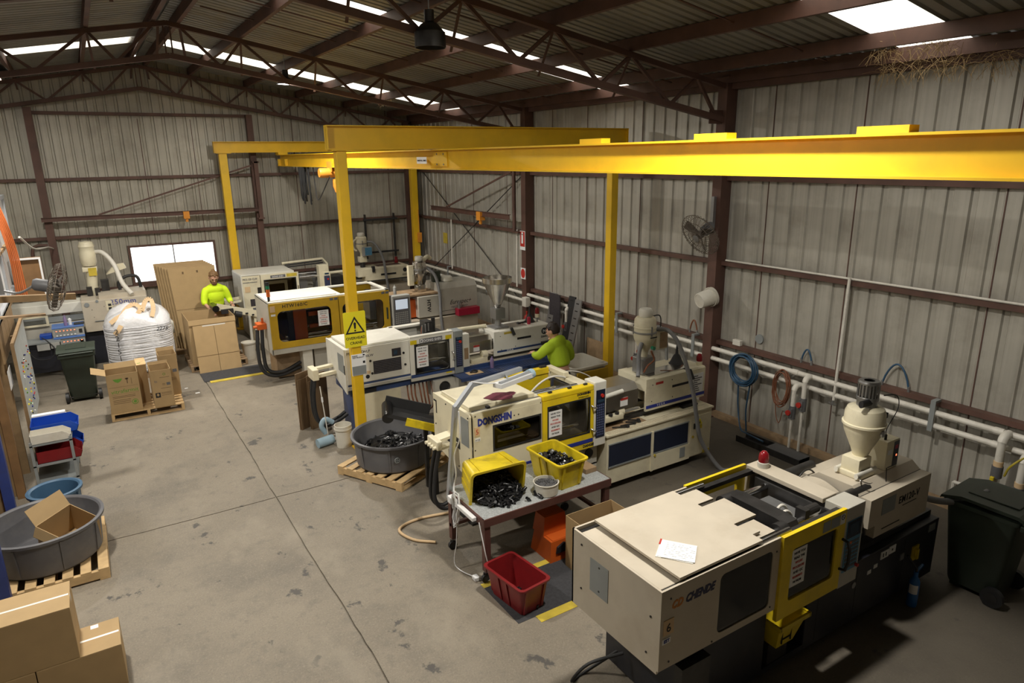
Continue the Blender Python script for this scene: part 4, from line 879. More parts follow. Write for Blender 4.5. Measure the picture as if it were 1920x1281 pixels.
part('heater_panel', MB().box(6.285, 6.395, 3.096, 3.10, 1.43, 1.69), 'hmidark', hb); part('led_display', MB().box(6.31, 6.37, 3.094, 3.096, 1.61, 1.65), 'maroonred', hb); part('warning_led', MB().box(6.345, 6.365, 3.094, 3.096, 1.53, 1.55), 'redled', hb)
part('name_tag', MB().box(6.165, 6.26, 3.096, 3.10, 1.57, 1.62), 'letterwhite', hb)
part('cable', MB().tube(spl([(6.20, 3.2, 1.75), (6.23, 3.22, 1.82), (6.45, 3.25, 1.98), (6.38, 3.25, 2.12), (6.10, 3.25, 2.17)]), 0.007, 6).cyl((6.2, 3.2, 1.71), (6.2, 3.2, 1.76), 0.02, n=10), 'black', hb, 60)
part('cable', MB().tube(spl([(6.12, 3.05, 1.46), (6.03, 2.96, 1.36), (6.05, 2.95, 1.20), (6.12, 2.945, 0.95), (6.2, 2.93, 0.72), (6.45, 2.93, 0.55), (6.8, 2.93, 0.56), (6.98, 2.93, 0.75)]), 0.007, 6), 'black', hb, 60)
hb.scale = (0.82, 0.55, 1.0); hb.location = ((6.40-4.9)*0.18, (3.26-3.4)*0.45, 0.0)
part('beacon', MB().lathe([(0, 0), (0.055, 0), (0.055, 0.05), (0.048, 0.055), (0, 0.055)], (5.20, 3.80, 1.472), 18), 'offwhite', m6, 40, label='white beacon base')
part('beacon_lens', MB().lathe([(0.048, 0.055), (0.05, 0.10), (0.042, 0.14), (0.02, 0.165), (0, 0.17)], (5.20, 3.80, 1.472), 18), 'redlens', m6, 50, label='dark red dome lens')
part('lubricator', MB().box(3.25, 3.55, 2.90, 2.98, 0.42, 0.70).box(3.25, 3.55, 2.90, 2.98, 0.70, 0.71), 'iron', m6); part('terminal_label', MB().box(3.30, 3.42, 2.895, 2.90, 0.45, 0.52), 'bright', m6)
part('cable', MB().tube(spl([(3.3, 3.6, 0.35), (3.05, 3.75, 0.25), (2.95, 3.85, 0.05), (3.15, 3.9, 0.02), (3.4, 3.7, 0.3)]), 0.014, 6), 'black', m6, 60)
# things on and under machine six
t = thing('paper_stack', 'white paper forms in a clear sleeve lying on the beige machine top', 'papers', (3.42, 3.16, 1.507))
Rz = Matrix.Translation((3.42, 3.16, 1.5075)) @ Matrix.Rotation(math.radians(-54), 4, 'Z')
part('sleeve', MB().box(-0.155, 0.12, -0.125, 0.125, 0.0, 0.004).xf(Rz), 'tape', t); part('sheet', MB().box(-0.145, 0.10, -0.115, 0.118, 0.004, 0.007).xf(Rz), 'paper', t); part('sheet', MB().box(-0.12, 0.125, -0.12, 0.11, 0.007, 0.009).xf(Rz @ Matrix.Rotation(0.05, 4, 'Z')), 'paper', t)
part('red_edge', MB().box(-0.16, -0.146, 0.05, 0.128, 0.004, 0.006).xf(Rz), 'red', t)
mb = MB(); rr = random.Random(5)
for i in range(8):
    a = -0.10
    while a < 0.09:
        w = rr.uniform(0.01, 0.04); mb.box(a, a+w, -0.09+i*0.024, -0.087+i*0.024, 0.0095, 0.0098); a += w+rr.uniform(0.008, 0.04)
part('print_lines', mb.xf(Rz), 'lettergrey', t)['kind'] = 'stuff'
t = thing('plastic_bin', 'small yellow bin hanging in the dark bay under the yellow door', 'bin', (4.55, 2.98, 0.36))
mb = MB().add([(4.40, 2.93, 0.36), (4.62, 2.93, 0.36), (4.62, 3.25, 0.36), (4.40, 3.25, 0.36), (4.37, 2.89, 0.60), (4.74, 2.89, 0.60), (4.74, 3.28, 0.60), (4.37, 3.28, 0.60)], [(0,1,2,3),(0,1,5,4),(1,2,6,5),(2,3,7,6),(3,0,4,7)])
part('body', mb, 'crate', t); part('rim', MB().box(4.36, 4.75, 2.87, 2.89, 0.57, 0.61).box(4.36, 4.75, 3.27, 3.29, 0.57, 0.61).box(4.35, 4.37, 2.87, 3.29, 0.57, 0.61).box(4.74, 4.76, 2.87, 3.29, 0.57, 0.61), 'crate', t)
part('bail', MB().box(4.44, 4.56, 2.905, 2.918, 0.44, 0.445).box(4.44, 4.445, 2.905, 2.918, 0.40, 0.52).box(4.556, 4.56, 2.905, 2.918, 0.40, 0.52), 'black', t); part('support', MB().box(4.38, 4.64, 2.99, 3.2, 0.16, 0.36), 'iron', t)
t = thing('gas_torch', 'blue gas bottle torch standing on the floor by the dark machine base', 'torch', (6.45, 2.86, 0))
part('cylinder', MB().lathe([(0, 0), (0.045, 0), (0.048, 0.02), (0.048, 0.27), (0.035, 0.31), (0.02, 0.33), (0, 0.33)], (6.45, 2.86, 0), 20), 'exting', t, 40); part('label_band', MB().lathe([(0.0485, 0.15), (0.0485, 0.25)], (6.45, 2.86, 0), 20, a0=2.6, a1=4.4), 'letterwhite', t, 40)
part('valve', MB().lathe([(0, 0.33), (0.022, 0.33), (0.022, 0.38), (0, 0.38)], (6.45, 2.86, 0), 12).bar((6.45, 2.86, 0.38), (6.56, 2.86, 0.42), 0.02, 0.02), 'exting', t); part('burner_tube', MB().tube(spl([(6.45, 2.86, 0.38), (6.44, 2.86, 0.43), (6.40, 2.90, 0.50), (6.36, 2.92, 0.56)]), 0.011, 8), 'black', t, 60)
# ------------------------------------------------------------------ shared pieces of the three white machines
def control_post(m, x0, x1, y, z0, z1, mt, panel='hmidark'):
    c = part('control_post', MB().box(x0, x1, y-0.02, y+0.20, z0, z1, r=0.012), mt, m)
    kp = part('operator_panel', MB().box(x0+0.025, x1-0.025, y-0.025, y-0.019, z0+0.12, z1-0.11), panel, c)
    part('stop_button', MB().cyl(((x0+x1)/2+0.02, y-0.045, z1-0.19), ((x0+x1)/2+0.02, y-0.025, z1-0.19), 0.024, n=12), 'estop', kp)
    mb = MB(); w = (x1-x0-0.07)/4
    for i in range(13):
        for k in range(4): mb.box(x0+0.038+k*w, x0+0.038+k*w+w*0.62, y-0.0275, y-0.0248, z0+0.15+i*0.034, z0+0.15+i*0.034+0.020)
    part('keypad', mb, 'button', kp)['kind'] = 'stuff'
    part('readout', MB().box(x0+0.045, x1-0.045, y-0.0275, y-0.0248, z0+0.605, z0+0.645), 'hmiscreen', kp)
    return c
def window_door(m, x0, x1, y, z0, z1, wx0, wx1, wz0, wz1, mt, trim, glass='acrylic', th=0.03):
    d = part('guard_door', MB().frame(x0, x1, z0, z1, wx0, wx1, wz0, wz1, 'y', y, y+th, r=0.05), mt, m)
    part('window_seal', MB().frame(wx0-0.014, wx1+0.014, wz0-0.014, wz1+0.014, wx0+0.004, wx1-0.004, wz0+0.004, wz1-0.004, 'y', y-0.004, y+0.004, r=0.05), trim, d)
    part('window_pane', MB().prism(rrect(wx0-0.006, wx1+0.006, wz0-0.006, wz1+0.006, 0.05), 'y', y+0.010, y+0.014), glass, d)
    return d
def clamp(m, x0, x1, y0, y1, z0, z1, col='iron'):
    """platens, mould halves and tie bars inside a machine housing"""
    L = x1-x0; pl = part('moving_platen', MB().box(x0+L*0.55, x0+L*0.63, y0, y1, z0, z1, r=0.015), col, m)
    part('rear_platen', MB().box(x0+L*0.12, x0+L*0.20, y0, y1, z0, z1, r=0.015), col, m); part('fixed_platen', MB().box(x1-0.12, x1, y0, y1, z0, z1, r=0.015), col, m)
    ym = (y0+y1)/2; zm = (z0+z1)/2
    part('toggle_link', MB().bar((x0+L*0.2, ym, zm), (x0+L*0.55, ym, zm), 0.2, 0.25), 'iron', m)
    part('mould_half', MB().box(x0+L*0.63, x0+L*0.75, ym-0.2, ym+0.2, zm-0.2, zm+0.2), 'steel', m); part('mould_half', MB().box(x1-0.25, x1-0.12, ym-0.2, ym+0.2, zm-0.2, zm+0.2), 'steel', m)
    tiebars(m, x0+L*0.1, x1, (y0+0.1, y1-0.1), (z0+0.1, z1-0.1), 0.035)
def barrel(m, x0, x1, y, z):
    part('barrel', MB().cyl((x0, y, z), (x1, y, z), 0.06, n=14), 'iron', m, 40)
def hopper_loader(m, x, y, z, mt='cream', k=1.0):
    Z = lambda h: z+h*k
    h = part('hopper_loader', MB().box(x-0.10, x+0.10, y-0.10, y+0.10, z+0.02, z+0.17, r=0.006).lathe([(0, Z(0.17)), (0.05, Z(0.17)), (0.05, Z(0.26)), (0.065, Z(0.30)), (0.145, Z(0.43)), (0.155, Z(0.46)), (0.155, Z(0.58)), (0.16, Z(0.585)), (0.16, Z(0.60)), (0.155, Z(0.605)), (0.15, Z(0.69)), (0.125, Z(0.72)), (0, Z(0.72))], (x, y, 0), 24), mt, m, 35)
    part('clamp_ring', MB().lathe([(0.156, Z(0.52)), (0.163, Z(0.525)), (0.163, Z(0.54)), (0.156, Z(0.545))], (x, y, 0), 24), 'steel', h, 35)
    mb = MB()
    for i in range(3):
        a = 2*PI*i/3+0.4; mb.bar((x+0.16*math.cos(a), y+0.16*math.sin(a), Z(0.50)), (x+0.16*math.cos(a), y+0.16*math.sin(a), Z(0.62)), 0.02, 0.014, (math.cos(a), math.sin(a), 0))
    part('toggle_clip', mb, 'steel', h)['kind'] = 'stuff'
    part('suction_motor', MB().lathe([(0, Z(0.72)), (0.085, Z(0.72)), (0.095, Z(0.735)), (0.095, Z(0.80)), (0.08, Z(0.825)), (0, Z(0.83))], (x, y, 0), 20), 'white', h, 35)
    return h

# ------------------------------------------------------------------ machine five: cream with the yellow door
m5 = thing('moulding_machine', 'cream injection moulding machine with a yellow door and big blue lettering behind the brown table', 'machine', (5.2, 6.9, 0))
y0, y1 = 6.395, 7.36
sp = part('side_panel', MB().frame(3.44, 4.40, 0.72, 1.50, 3.72, 4.372, 1.045, 1.34, 'y', y0, y0+0.02, r=0.03).box(3.44, 4.40, y0+0.002, y0+0.05, 1.49, 1.56, r=0.012), 'cream', m5)
part('window_pane', MB().prism(rrect(3.71, 4.38, 1.035, 1.35, 0.03), 'y', y0+0.008, y0+0.012), 'acrylicdark', sp)
part('window_seal', MB().frame(3.70, 4.39, 1.025, 1.36, 3.722, 4.37, 1.047, 1.338, 'y', y0-0.004, y0+0.004, r=0.03), 'black', sp)
text('lettering', 'DONGSHIN', 0.118, (3.50, y0-0.001, 1.395), '-y', 'letterblue', sp, bold=0.05, xs=0.74, depth=0.003)
nb = part('number_plate', MB().box(3.455, 3.525, y0-0.004, y0-0.0005, 1.27, 1.385), 'strap', sp); text('lettering', '5', 0.085, (3.49, y0-0.0052, 1.298), '-y', 'letterred', nb, align='CENTER')
nb = part('tag_plate', MB().box(3.46, 3.53, y0-0.004, y0-0.0005, 1.205, 1.245), 'paper', sp); text('lettering', '0122', 0.03, (3.495, y0-0.0052, 1.216), '-y', 'lettergrey', nb, align='CENTER')
screws(sp, [(3.47, 1.52), (4.0, 1.42), (4.06, 1.42), (3.46, 1.1), (4.38, 1.5)], y0)
part('stripe', MB().box(3.44, 5.19, y0-0.005, y0-0.001, 0.74, 0.775), 'letterblue', sp)
ep = part('end_panel', MB().prism([(6.40, 0.70), (7.36, 0.86), (7.36, 1.545), (6.415, 1.545), (6.40, 1.52)], 'x', 3.40, 3.42), 'cream', m5)
part('inspection_plate', MB().box(3.396, 3.40, 6.43, 6.62, 1.13, 1.47), 'greyplate', ep); part('lifting_slot', MB().box(3.396, 3.40, 7.26, 7.28, 1.30, 1.46).box(3.396, 3.40, 7.26, 7.34, 1.45, 1.47), 'letterblack', ep); part('opening', MB().box(3.396, 3.40, 6.66, 7.0, 1.03, 1.16), 'letterblack', ep)
mb = MB()
for yy, zz in ((7.30, 1.15), (7.32, 0.92), (6.44, 1.50), (6.43, 1.0), (6.7, 0.80), (7.0, 1.5)): mb.cyl((3.392, yy, zz), (3.40, yy, zz), 0.009, n=8)
part('screw_heads', mb, 'iron', ep)['kind'] = 'stuff'
ej = part('cooling_manifold', MB().bar((3.42, 6.88, 1.16), (3.17, 6.88, 1.13), 0.16, 0.035).bar((3.42, 6.75, 1.09), (3.17, 6.75, 1.07), 0.08, 0.03).box(3.13, 3.20, 6.72, 7.0, 1.05, 1.16, r=0.01), 'cream', m5)
mb = MB()
for i in range(4): mb.cyl((3.09, 6.76+i*0.07, 1.08), (3.14, 6.76+i*0.07, 1.08), 0.022, n=10)
part('port', mb, 'cream', ej)['kind'] = 'stuff'
for dx, yy in ((0, 6.84), (0.03, 6.74)): part('hydraulic_hose', MB().tube(spl([(3.16, yy, 1.04), (3.10, yy+0.02, 0.72), (3.08, yy, 0.42), (3.22, yy-0.02, 0.28), (3.5, yy, 0.40), (3.75, yy+0.05, 0.46)]), 0.026, 8), 'black', ej, 60)
part('top_cover', MB().box(3.42, 4.44, 6.44, 7.34, 1.50, 1.545), 'cream', m5)
ht = part('hatch', MB().box(3.45, 4.36, 6.50, 7.22, 1.548, 1.60, r=0.006), 'cream', m5)
part('hinge_strip', MB().box(3.46, 4.42, 6.45, 6.475, 1.546, 1.558), 'steel', m5); part('latch', MB().box(3.66, 3.70, 6.44, 6.49, 1.558, 1.585), 'letterblack', ht)
part('back_panel', MB().box(3.42, 4.40, y1-0.02, y1, 0.85, 1.54), 'cream', m5)
dr = window_door(m5, 4.405, 5.20, y0-0.012, 0.72, 1.50, 4.487, 5.13, 0.945, 1.41, 'doory', 'black')
part('top_rail', MB().box(4.405, 5.20, y0-0.012, y0+0.11, 1.50, 1.575, r=0.014), 'doory', dr)
mb = MB()
for x in (4.55, 4.85, 5.1): mb.box(x-0.025, x+0.025, y0+0.03, y0+0.06, 1.575, 1.595)
part('roller_bracket', mb, 'iron', dr)['kind'] = 'stuff'
part('lower_stripe', MB().box(4.41, 5.19, y0-0.017, y0-0.013, 0.80, 0.85), 'letterblue', dr); text('lettering', 'DANGER', 0.05, (5.03, y0-0.014, 0.745), '-y', 'letterblack', dr, bold=0.04)
text('lettering', 'DONGSHIN', 0.04, (4.93, y0-0.014, 1.475), '-y', 'letterblack', dr, bold=0.05); text('lettering', 'HYDRAULIC', 0.03, (4.95, y0-0.014, 1.435), '-y', 'letterblack', dr)
for z in (1.30, 0.98): part('latch', MB().tube([(5.16, y0-0.015, z), (5.17, y0-0.06, z-0.02), (5.21, y0-0.06, z-0.03)], 0.012, 7), 'chrome', dr, 60)
note(dr, 4.50, 4.70, 1.01, 1.35, y0-0.0025)
control_post(m5, 5.205, 5.40, y0, 0.715, 1.60, 'white')
part('guard_door', MB().box(4.40, 5.22, 7.36, 7.44, 1.47, 1.56, r=0.01).box(4.40, 5.22, 7.38, 7.41, 0.85, 1.47), 'doory', m5)
mb = MB()
for x in (4.52, 4.82, 5.10): mb.box(x-0.05, x+0.05, 7.37, 7.42, 1.56, 1.585)
part('roller_bracket', mb, 'iron', m5)['kind'] = 'stuff'
part('bridge', MB().box(5.20, 5.36, 6.55, 7.36, 1.43, 1.49, r=0.008).box(5.18, 5.26, 7.0, 7.42, 1.50, 1.57, r=0.008).box(5.18, 5.26, 7.34, 7.42, 1.4, 1.52), 'cream', m5)
clamp(m5, 3.5, 5.30, 6.55, 7.25, 0.86, 1.42); part('slide_rod', MB().cyl((4.3, 6.62, 1.52), (5.1, 6.62, 1.52), 0.028, n=12), 'chrome', m5, 40)
for a, b in (((4.6, 6.8, 1.3), (5.05, 6.7, 1.15)), ((4.6, 6.95, 1.3), (5.05, 6.9, 1.1)), ((4.7, 7.1, 1.35), (5.2, 7.0, 1.5))): hose_arc(m5, a, b, 0.1, 0.014, 'pvc', (0, 0, 1))
hose_arc(m5, (5.25, 7.2, 1.5), (6.1, 7.2, 1.05), 0.14, 0.008, 'pvc', (0, 0, 1))
bs = part('base', MB().box(3.75, 5.36, 6.50, 7.30, 0.40, 0.70).box(3.80, 4.1, 6.55, 7.25, 0.05, 0.42).box(4.95, 5.36, 6.50, 7.25, 0.06, 0.42), 'offwhite', m5)
part('oil_gauge', MB().cyl((5.22, 6.485, 0.58), (5.22, 6.50, 0.58), 0.055, n=18), 'black', bs); part('gauge_rim', MB().lathe([(0.056, 0), (0.066, 0.0), (0.066, 0.012), (0.056, 0.012)], (5.22, 6.484, 0.58), 18, 'y'), 'iron', bs)
part('drip_tray', MB().box(3.5, 4.9, 6.6, 7.3, 0.0, 0.03), 'iron', m5); part('base_rail', MB().box(3.6, 5.38, 6.52, 6.60, 0.05, 0.11).box(3.6, 5.38, 7.2, 7.28, 0.05, 0.11), 'offwhite', m5)
# power pack cabinet under the injection unit
cb = part('cabinet', MB().box(5.42, 7.40, 6.36, 7.28, 0.11, 0.80, r=0.006).box(5.40, 7.42, 6.34, 7.30, 0.80, 0.83, r=0.006), 'cream', m5)
part('plinth', MB().box(5.5, 7.3, 6.5, 7.2, 0.03, 0.11), 'iron', cb)
for a, b in ((5.45, 6.20), (6.25, 6.92)): 
    w = part('louvre_window', MB().box(a, b, 6.352, 6.360, 0.37, 0.68), 'hmidark', cb); part('louvre_rail', MB().box(a-0.008, b+0.008, 6.345, 6.360, 0.35, 0.37).box(a-0.008, b+0.008, 6.345, 6.360, 0.68, 0.695), 'greyplate', w)
part('cabinet_door', MB().box(6.235, 6.96, 6.342, 6.36, 0.11, 0.345).box(6.205, 6.24, 6.338, 6.36, 0.105, 0.70), 'cream', cb); part('lock', MB().cyl((6.27, 6.33, 0.335), (6.27, 6.345, 0.335), 0.018, n=10), 'mustard', cb)
part('end_door', MB().box(6.97, 7.38, 6.352, 6.36, 0.13, 0.74), 'cream', cb); part('warning_triangle', MB().prism([(7.10, 0.60), (7.20, 0.60), (7.15, 0.69)], 'y', 6.346, 6.352), 'bright', cb); part('warning_label', MB().box(7.08, 7.20, 6.347, 6.352, 0.53, 0.59), 'crate', cb)
part('triangle_symbol', MB().prism([(7.138, 0.615), (7.16, 0.615), (7.15, 0.665)], 'y', 6.344, 6.346), 'letterblack', cb); part('handle', MB().box(7.03, 7.05, 6.335, 6.352, 0.55, 0.63), 'black', cb); part('lock', MB().cyl((7.02, 6.34, 0.43), (7.02, 6.352, 0.43), 0.02, n=10), 'mustard', cb)
part('toe_plate', MB().box(7.24, 7.38, 6.345, 6.36, 0.12, 0.17), 'mustard', cb); part('grey_label', MB().box(6.76, 6.86, 6.336, 6.342, 0.17, 0.32), 'greyplate', cb)
mb = MB()
for i in range(64):
    for k in range(3): mb.box(5.46+i*0.030, 5.478+i*0.030, 6.36+k*0.03, 6.368+k*0.03, 0.8295, 0.8315)
part('tread_studs', mb, 'oldpine', cb)['kind'] = 'stuff'
part('seam', MB().box(5.45, 7.38, 6.46, 6.465, 0.83, 0.8315), 'letterbrown', cb); part('dirt_tray', MB().box(5.44, 6.2, 6.46, 7.2, 0.83, 0.836), 'oldpine', cb)
part('slide_rail', MB().box(5.5, 7.3, 6.62, 6.70, 0.836, 0.90).box(5.5, 7.3, 7.08, 7.16, 0.836, 0.90), 'iron', cb); part('slide_stop', MB().box(6.95, 7.25, 6.50, 6.58, 0.832, 0.86), 'black', cb)
ij = part('injection_cover', MB().prism([(6.53, 1.0), (6.53, 1.375), (6.55, 1.395), (7.10, 1.395), (7.12, 1.375), (7.12, 1.0)], 'x', 6.40, 7.40).box(6.24, 6.40, 6.53, 6.56, 1.0, 1.36).box(6.24, 6.40, 6.56, 7.12, 1.22, 1.36).box(6.24, 6.40, 6.53, 7.12, 1.36, 1.395).prism([(6.53, 0.93), (6.53, 1.0), (6.56, 1.0), (6.56, 0.93)], 'x', 6.24, 7.40), 'cream', m5)
part('stripe', MB().box(6.25, 7.40, 6.526, 6.53, 0.965, 1.01), 'letterblue', ij); text('lettering', 'VEGA', 0.045, (6.45, 6.5245, 0.972), '-y', 'letterwhite', ij, spacing=1.6)
part('vent_slot', MB().box(6.74, 7.06, 6.527, 6.53, 1.19, 1.225), 'letterblack', ij)
p = part('data_sheet', MB().box(7.14, 7.36, 6.525, 6.53, 1.02, 1.31), 'paper', ij)
mb = MB(); rr = random.Random(9)
for i in range(8): mb.box(7.16, 7.16+rr.uniform(0.08, 0.18), 6.523, 6.525, 1.04+i*0.032, 1.055+i*0.032)
part('print_lines', mb, 'lettergrey', p)['kind'] = 'stuff'
part('warning_label', MB().box(6.42, 6.56, 6.527, 6.53, 1.29, 1.325), 'red', ij); screws(ij, [(6.36, 1.30), (6.35, 1.06), (6.75, 1.05), (6.73, 1.31)], 6.53)
part('barrel_guard', MB().prism([(6.58, 1.04), (6.58, 1.28), (6.66, 1.36), (7.0, 1.36), (7.08, 1.28), (7.08, 1.04)], 'x', 5.44, 6.14), 'stainless', m5); gl = part('guard_label', MB().box(5.82, 5.95, 6.576, 6.58, 1.08, 1.20), 'paper', m5); part('label_header', MB().box(5.82, 5.95, 6.574, 6.576, 1.165, 1.20), 'red', gl)
barrel(m5, 5.3, 6.3, 6.83, 1.10); part('carriage_cylinder', MB().cyl((5.42, 6.52, 1.30), (5.80, 6.52, 1.33), 0.03, n=12), 'white', m5, 40); part('nozzle_carriage', MB().box(5.46, 5.84, 6.52, 6.76, 0.92, 1.0, r=0.01).cyl((5.80, 6.64, 0.99), (5.90, 6.64, 0.99), 0.075, n=16), 'cream', m5, 35); part('guide_rod', MB().cyl((5.84, 6.64, 0.97), (6.5, 6.64, 0.97), 0.045, n=12), 'chrome', m5, 40)
mb = MB()
for x, y in ((5.5, 6.55), (5.62, 6.54), (5.74, 6.55), (5.52, 6.72)): mb.cyl((x, y, 1.0), (x, y, 1.03), 0.03, n=8)
part('bolt', mb, 'iron', m5)['kind'] = 'stuff'
part('feed_plate', MB().box(6.35, 7.10, 6.60, 6.84, 1.397, 1.41), 'stainless', m5); part('feed_stop', MB().add([(7.02, 6.52, 1.40), (7.10, 6.52, 1.40), (7.10, 6.60, 1.40), (7.02, 6.60, 1.40), (7.06, 6.46, 1.26), (7.12, 6.46, 1.26), (7.12, 6.50, 1.26), (7.06, 6.50, 1.26)], [(0,1,2,3),(4,5,6,7),(0,1,5,4),(1,2,6,5),(2,3,7,6),(3,0,4,7)]), 'black', m5)
hl = hopper_loader(m5, 6.43, 6.80, 1.40, 'cream', 1.13); part('feed_throat', MB().box(6.31, 6.55, 6.69, 6.91, 1.41, 1.64, r=0.01), 'steel', hl)
part('badge', MB().box(6.38, 6.50, 6.628, 6.635, 1.94, 1.955), 'letterblack', hl); part('green_knob', MB().cyl((6.43, 6.60, 1.80), (6.43, 6.65, 1.80), 0.028, n=8), 'greenlens', hl)
part('control_box', MB().box(6.58, 6.80, 6.72, 6.94, 1.72, 1.99, r=0.006), 'cream', hl); part('box_face', MB().box(6.645, 6.79, 6.715, 6.72, 1.74, 1.97), 'oldpine', hl)
part('vent_hose', MB().tube(spl([(6.35, 6.75, 1.90), (6.26, 6.72, 1.75), (6.24, 6.70, 1.50), (6.20, 6.66, 1.42)]), 0.03, 8), 'rubberhose', hl, 60); part('cable', MB().tube(spl([(6.50, 6.80, 2.2), (6.68, 6.78, 2.2), (6.70, 6.78, 2.02), (6.62, 6.78, 1.96)]), 0.009, 6), 'black', hl, 60)
part('suction_hose', MB().tube(spl([(6.60, 6.78, 2.02), (6.72, 6.62, 2.0), (6.80, 6.45, 1.75), (6.92, 6.32, 1.2), (6.98, 6.27, 0.8), (7.06, 6.22, 0.4), (7.22, 6.0, 0.03), (7.3, 5.85, 0.03)], 8), 0.030, 10), 'rubberhose', hl, 60)
part('suction_hose', MB().tube(spl([(6.62, 6.86, 2.02), (6.88, 6.95, 1.96), (7.05, 7.0, 1.72), (7.10, 7.02, 1.42)], 8), 0.024, 10), 'alu', hl, 60); part('wires', MB().tube(spl([(6.43, 6.66, 1.75), (6.47, 6.64, 1.62), (6.38, 6.66, 1.55), (6.32, 6.68, 1.45)]), 0.014, 6).tube(spl([(6.60, 6.64, 1.44), (6.9, 6.62, 1.40), (7.1, 6.7, 1.42)]), 0.007, 6), 'rusthose', hl, 60)
part('beacon', MB().lathe([(0, 0), (0.045, 0), (0.045, 0.06), (0, 0.06)], (7.36, 6.62, 1.395), 16), 'cream', m5, 40); part('beacon_lens', MB().lathe([(0.043, 0.06), (0.045, 0.12), (0.03, 0.165), (0, 0.175)], (7.36, 6.62, 1.395), 16), 'redlens', m5, 50, label='red dome lens')
part('junction', MB().box(7.42, 7.52, 6.5, 6.8, 0.3, 0.62).cyl((7.5, 6.6, 0.45), (7.6, 6.6, 0.45), 0.06, n=12), 'offwhite', m5)
solo('oil_funnel', MB().lathe([(0.11, 0), (0.115, 0.012), (0.10, 0.02), (0.05, 0.13), (0.022, 0.16), (0.012, 0.30), (0.008, 0.30), (0.016, 0.155), (0.04, 0.12), (0.09, 0.012)], (7.12, 6.84, 1.396), 20), 'black', 'black oil funnel standing upside down on the cream injection cover with the clear hose', 'funnel', smooth=40)
t = thing('cloth', 'maroon cloth lying on the cream machine hatch under the lamp head', 'cloth', (3.95, 6.62, 1.60))
mb = MB(); n = 22; rr = random.Random(4)
ring = [(3.95+(0.20+0.03*math.sin(3*a)+0.02*math.cos(5*a))*math.cos(a), 6.62+(0.13+0.02*math.sin(4*a+1))*math.sin(a)) for a in [2*PI*i/n for i in range(n)]]
vs = [(3.95, 6.62, 1.625)] + [(3.95+(x-3.95)*0.55, 6.62+(y-6.62)*0.55, 1.615+rr.uniform(0, 0.018)) for x, y in ring] + [(x, y, 1.602+rr.uniform(0, 0.008)) for x, y in ring]
part('fabric', mb.add(vs, [(0, 1+i, 1+(i+1) % n) for i in range(n)] + [(1+i, 1+n+i, 1+n+(i+1) % n, 1+(i+1) % n) for i in range(n)]), 'maroon', t, 60)
for i, (a, b) in enumerate((((5.62, 6.50), (5.80, 6.42)), ((5.75, 6.48), (5.95, 6.46)), ((5.90, 6.55), (6.05, 6.47)), ((5.98, 6.60), (6.08, 6.52)))):
    t = thing('hand_tool', ['long black spanner nearest the control post on the cream cabinet top', 'black hex key beside the long spanner on the cabinet top', 'dark pliers on the cream cabinet top by the guide rod', 'short dark screwdriver at the end of the tools on the cabinet top'][i], 'tool', (a[0], a[1], 0.836))
    part('shaft', MB().bar((a[0], a[1], 0.846), (b[0], b[1], 0.846), 0.018, 0.018), 'iron', t); part('grip', MB().bar((b[0], b[1], 0.85), (b[0]+0.04, b[1]-0.01, 0.85), 0.03, 0.026), 'black', t)
# conveyor with yellow side under machine five
t = thing('parts_conveyor', 'short black belt conveyor with a yellow side poking out above the grey tub of parts', 'conveyor', (3.4, 7.75, 0.0))
part('belt', MB().bar((3.02, 7.95, 1.18), (3.86, 7.55, 0.90), 0.30, 0.05), 'black', t); part('end_roller', MB().cyl((3.08, 8.13, 1.20), (2.96, 7.82, 1.14), 0.075, n=14), 'blackgloss', t, 40); part('side_rail', MB().bar((3.16, 7.70, 1.09), (3.84, 7.38, 0.86), 0.03, 0.10), 'crate', t)
part('chute_wall', MB().bar((3.06, 8.14, 1.27), (3.6, 7.9, 1.10), 0.02, 0.14), 'black', t)
for x, y in ((3.5, 7.60), (3.5, 7.86)): part('stand_leg', MB().bar((x, y, 0.0), (x, y, 1.0), 0.05, 0.05), 'iron', t)

# ------------------------------------------------------------------ machine four: white and blue
m4 = thing('moulding_machine', 'white injection moulding machine with blue base stripe behind the yellow crane post', 'machine', (5.1, 10.4, 0))
y0, y1 = 9.93, 10.86
sp = part('side_panel', MB().box(3.14, 4.205, y0, y0+0.02, 0.955, 1.53, r=0.006), 'white', m4)
part('louvre_panel', MB().box(3.575, 4.05, y0-0.006, y0, 1.06, 1.275), 'louver', sp)
mb = MB()
for i in range(7): mb.box(3.59, 4.035, y0-0.009, y0-0.006, 1.078+i*0.028, 1.084+i*0.028)
part('louvre_blade', mb, 'lettergrey', sp)['kind'] = 'stuff'
part('meter', MB().box(3.90, 4.055, y0-0.006, y0, 1.30, 1.43), 'louver', sp); part('meter_face', MB().box(3.93, 3.99, y0-0.008, y0-0.006, 1.325, 1.40), 'hmiscreen', sp)
mb = MB()
for x, z in ((3.53, 1.29), (4.10, 1.33), (4.12, 1.13), (3.55, 1.08)): mb.cyl((x, y0-0.008, z), (x, y0, z), 0.02, n=10)
part('quarter_turn_lock', mb, 'iron', sp)['kind'] = 'stuff'
part('port_hole', MB().cyl((3.47, y0-0.006, 1.04), (3.47, y0, 1.04), 0.033, n=14), 'letterblack', sp); part('tag_plate', MB().box(3.43, 3.52, y0-0.004, y0, 1.085, 1.135), 'strap', sp)
text('lettering', 'PRO-WD', 0.06, (3.15, y0-0.001, 1.44), '-y', 'lettergrey', sp, bold=0.03, xs=1.2); text('lettering', '120LW', 0.055, (3.42, y0-0.001, 1.365), '-y', 'lettergrey', sp, bold=0.02); text('lettering', 'WLP', 0.055, (3.42, y0-0.001, 1.44), '-y', 'lettergrey', sp, bold=0.02)
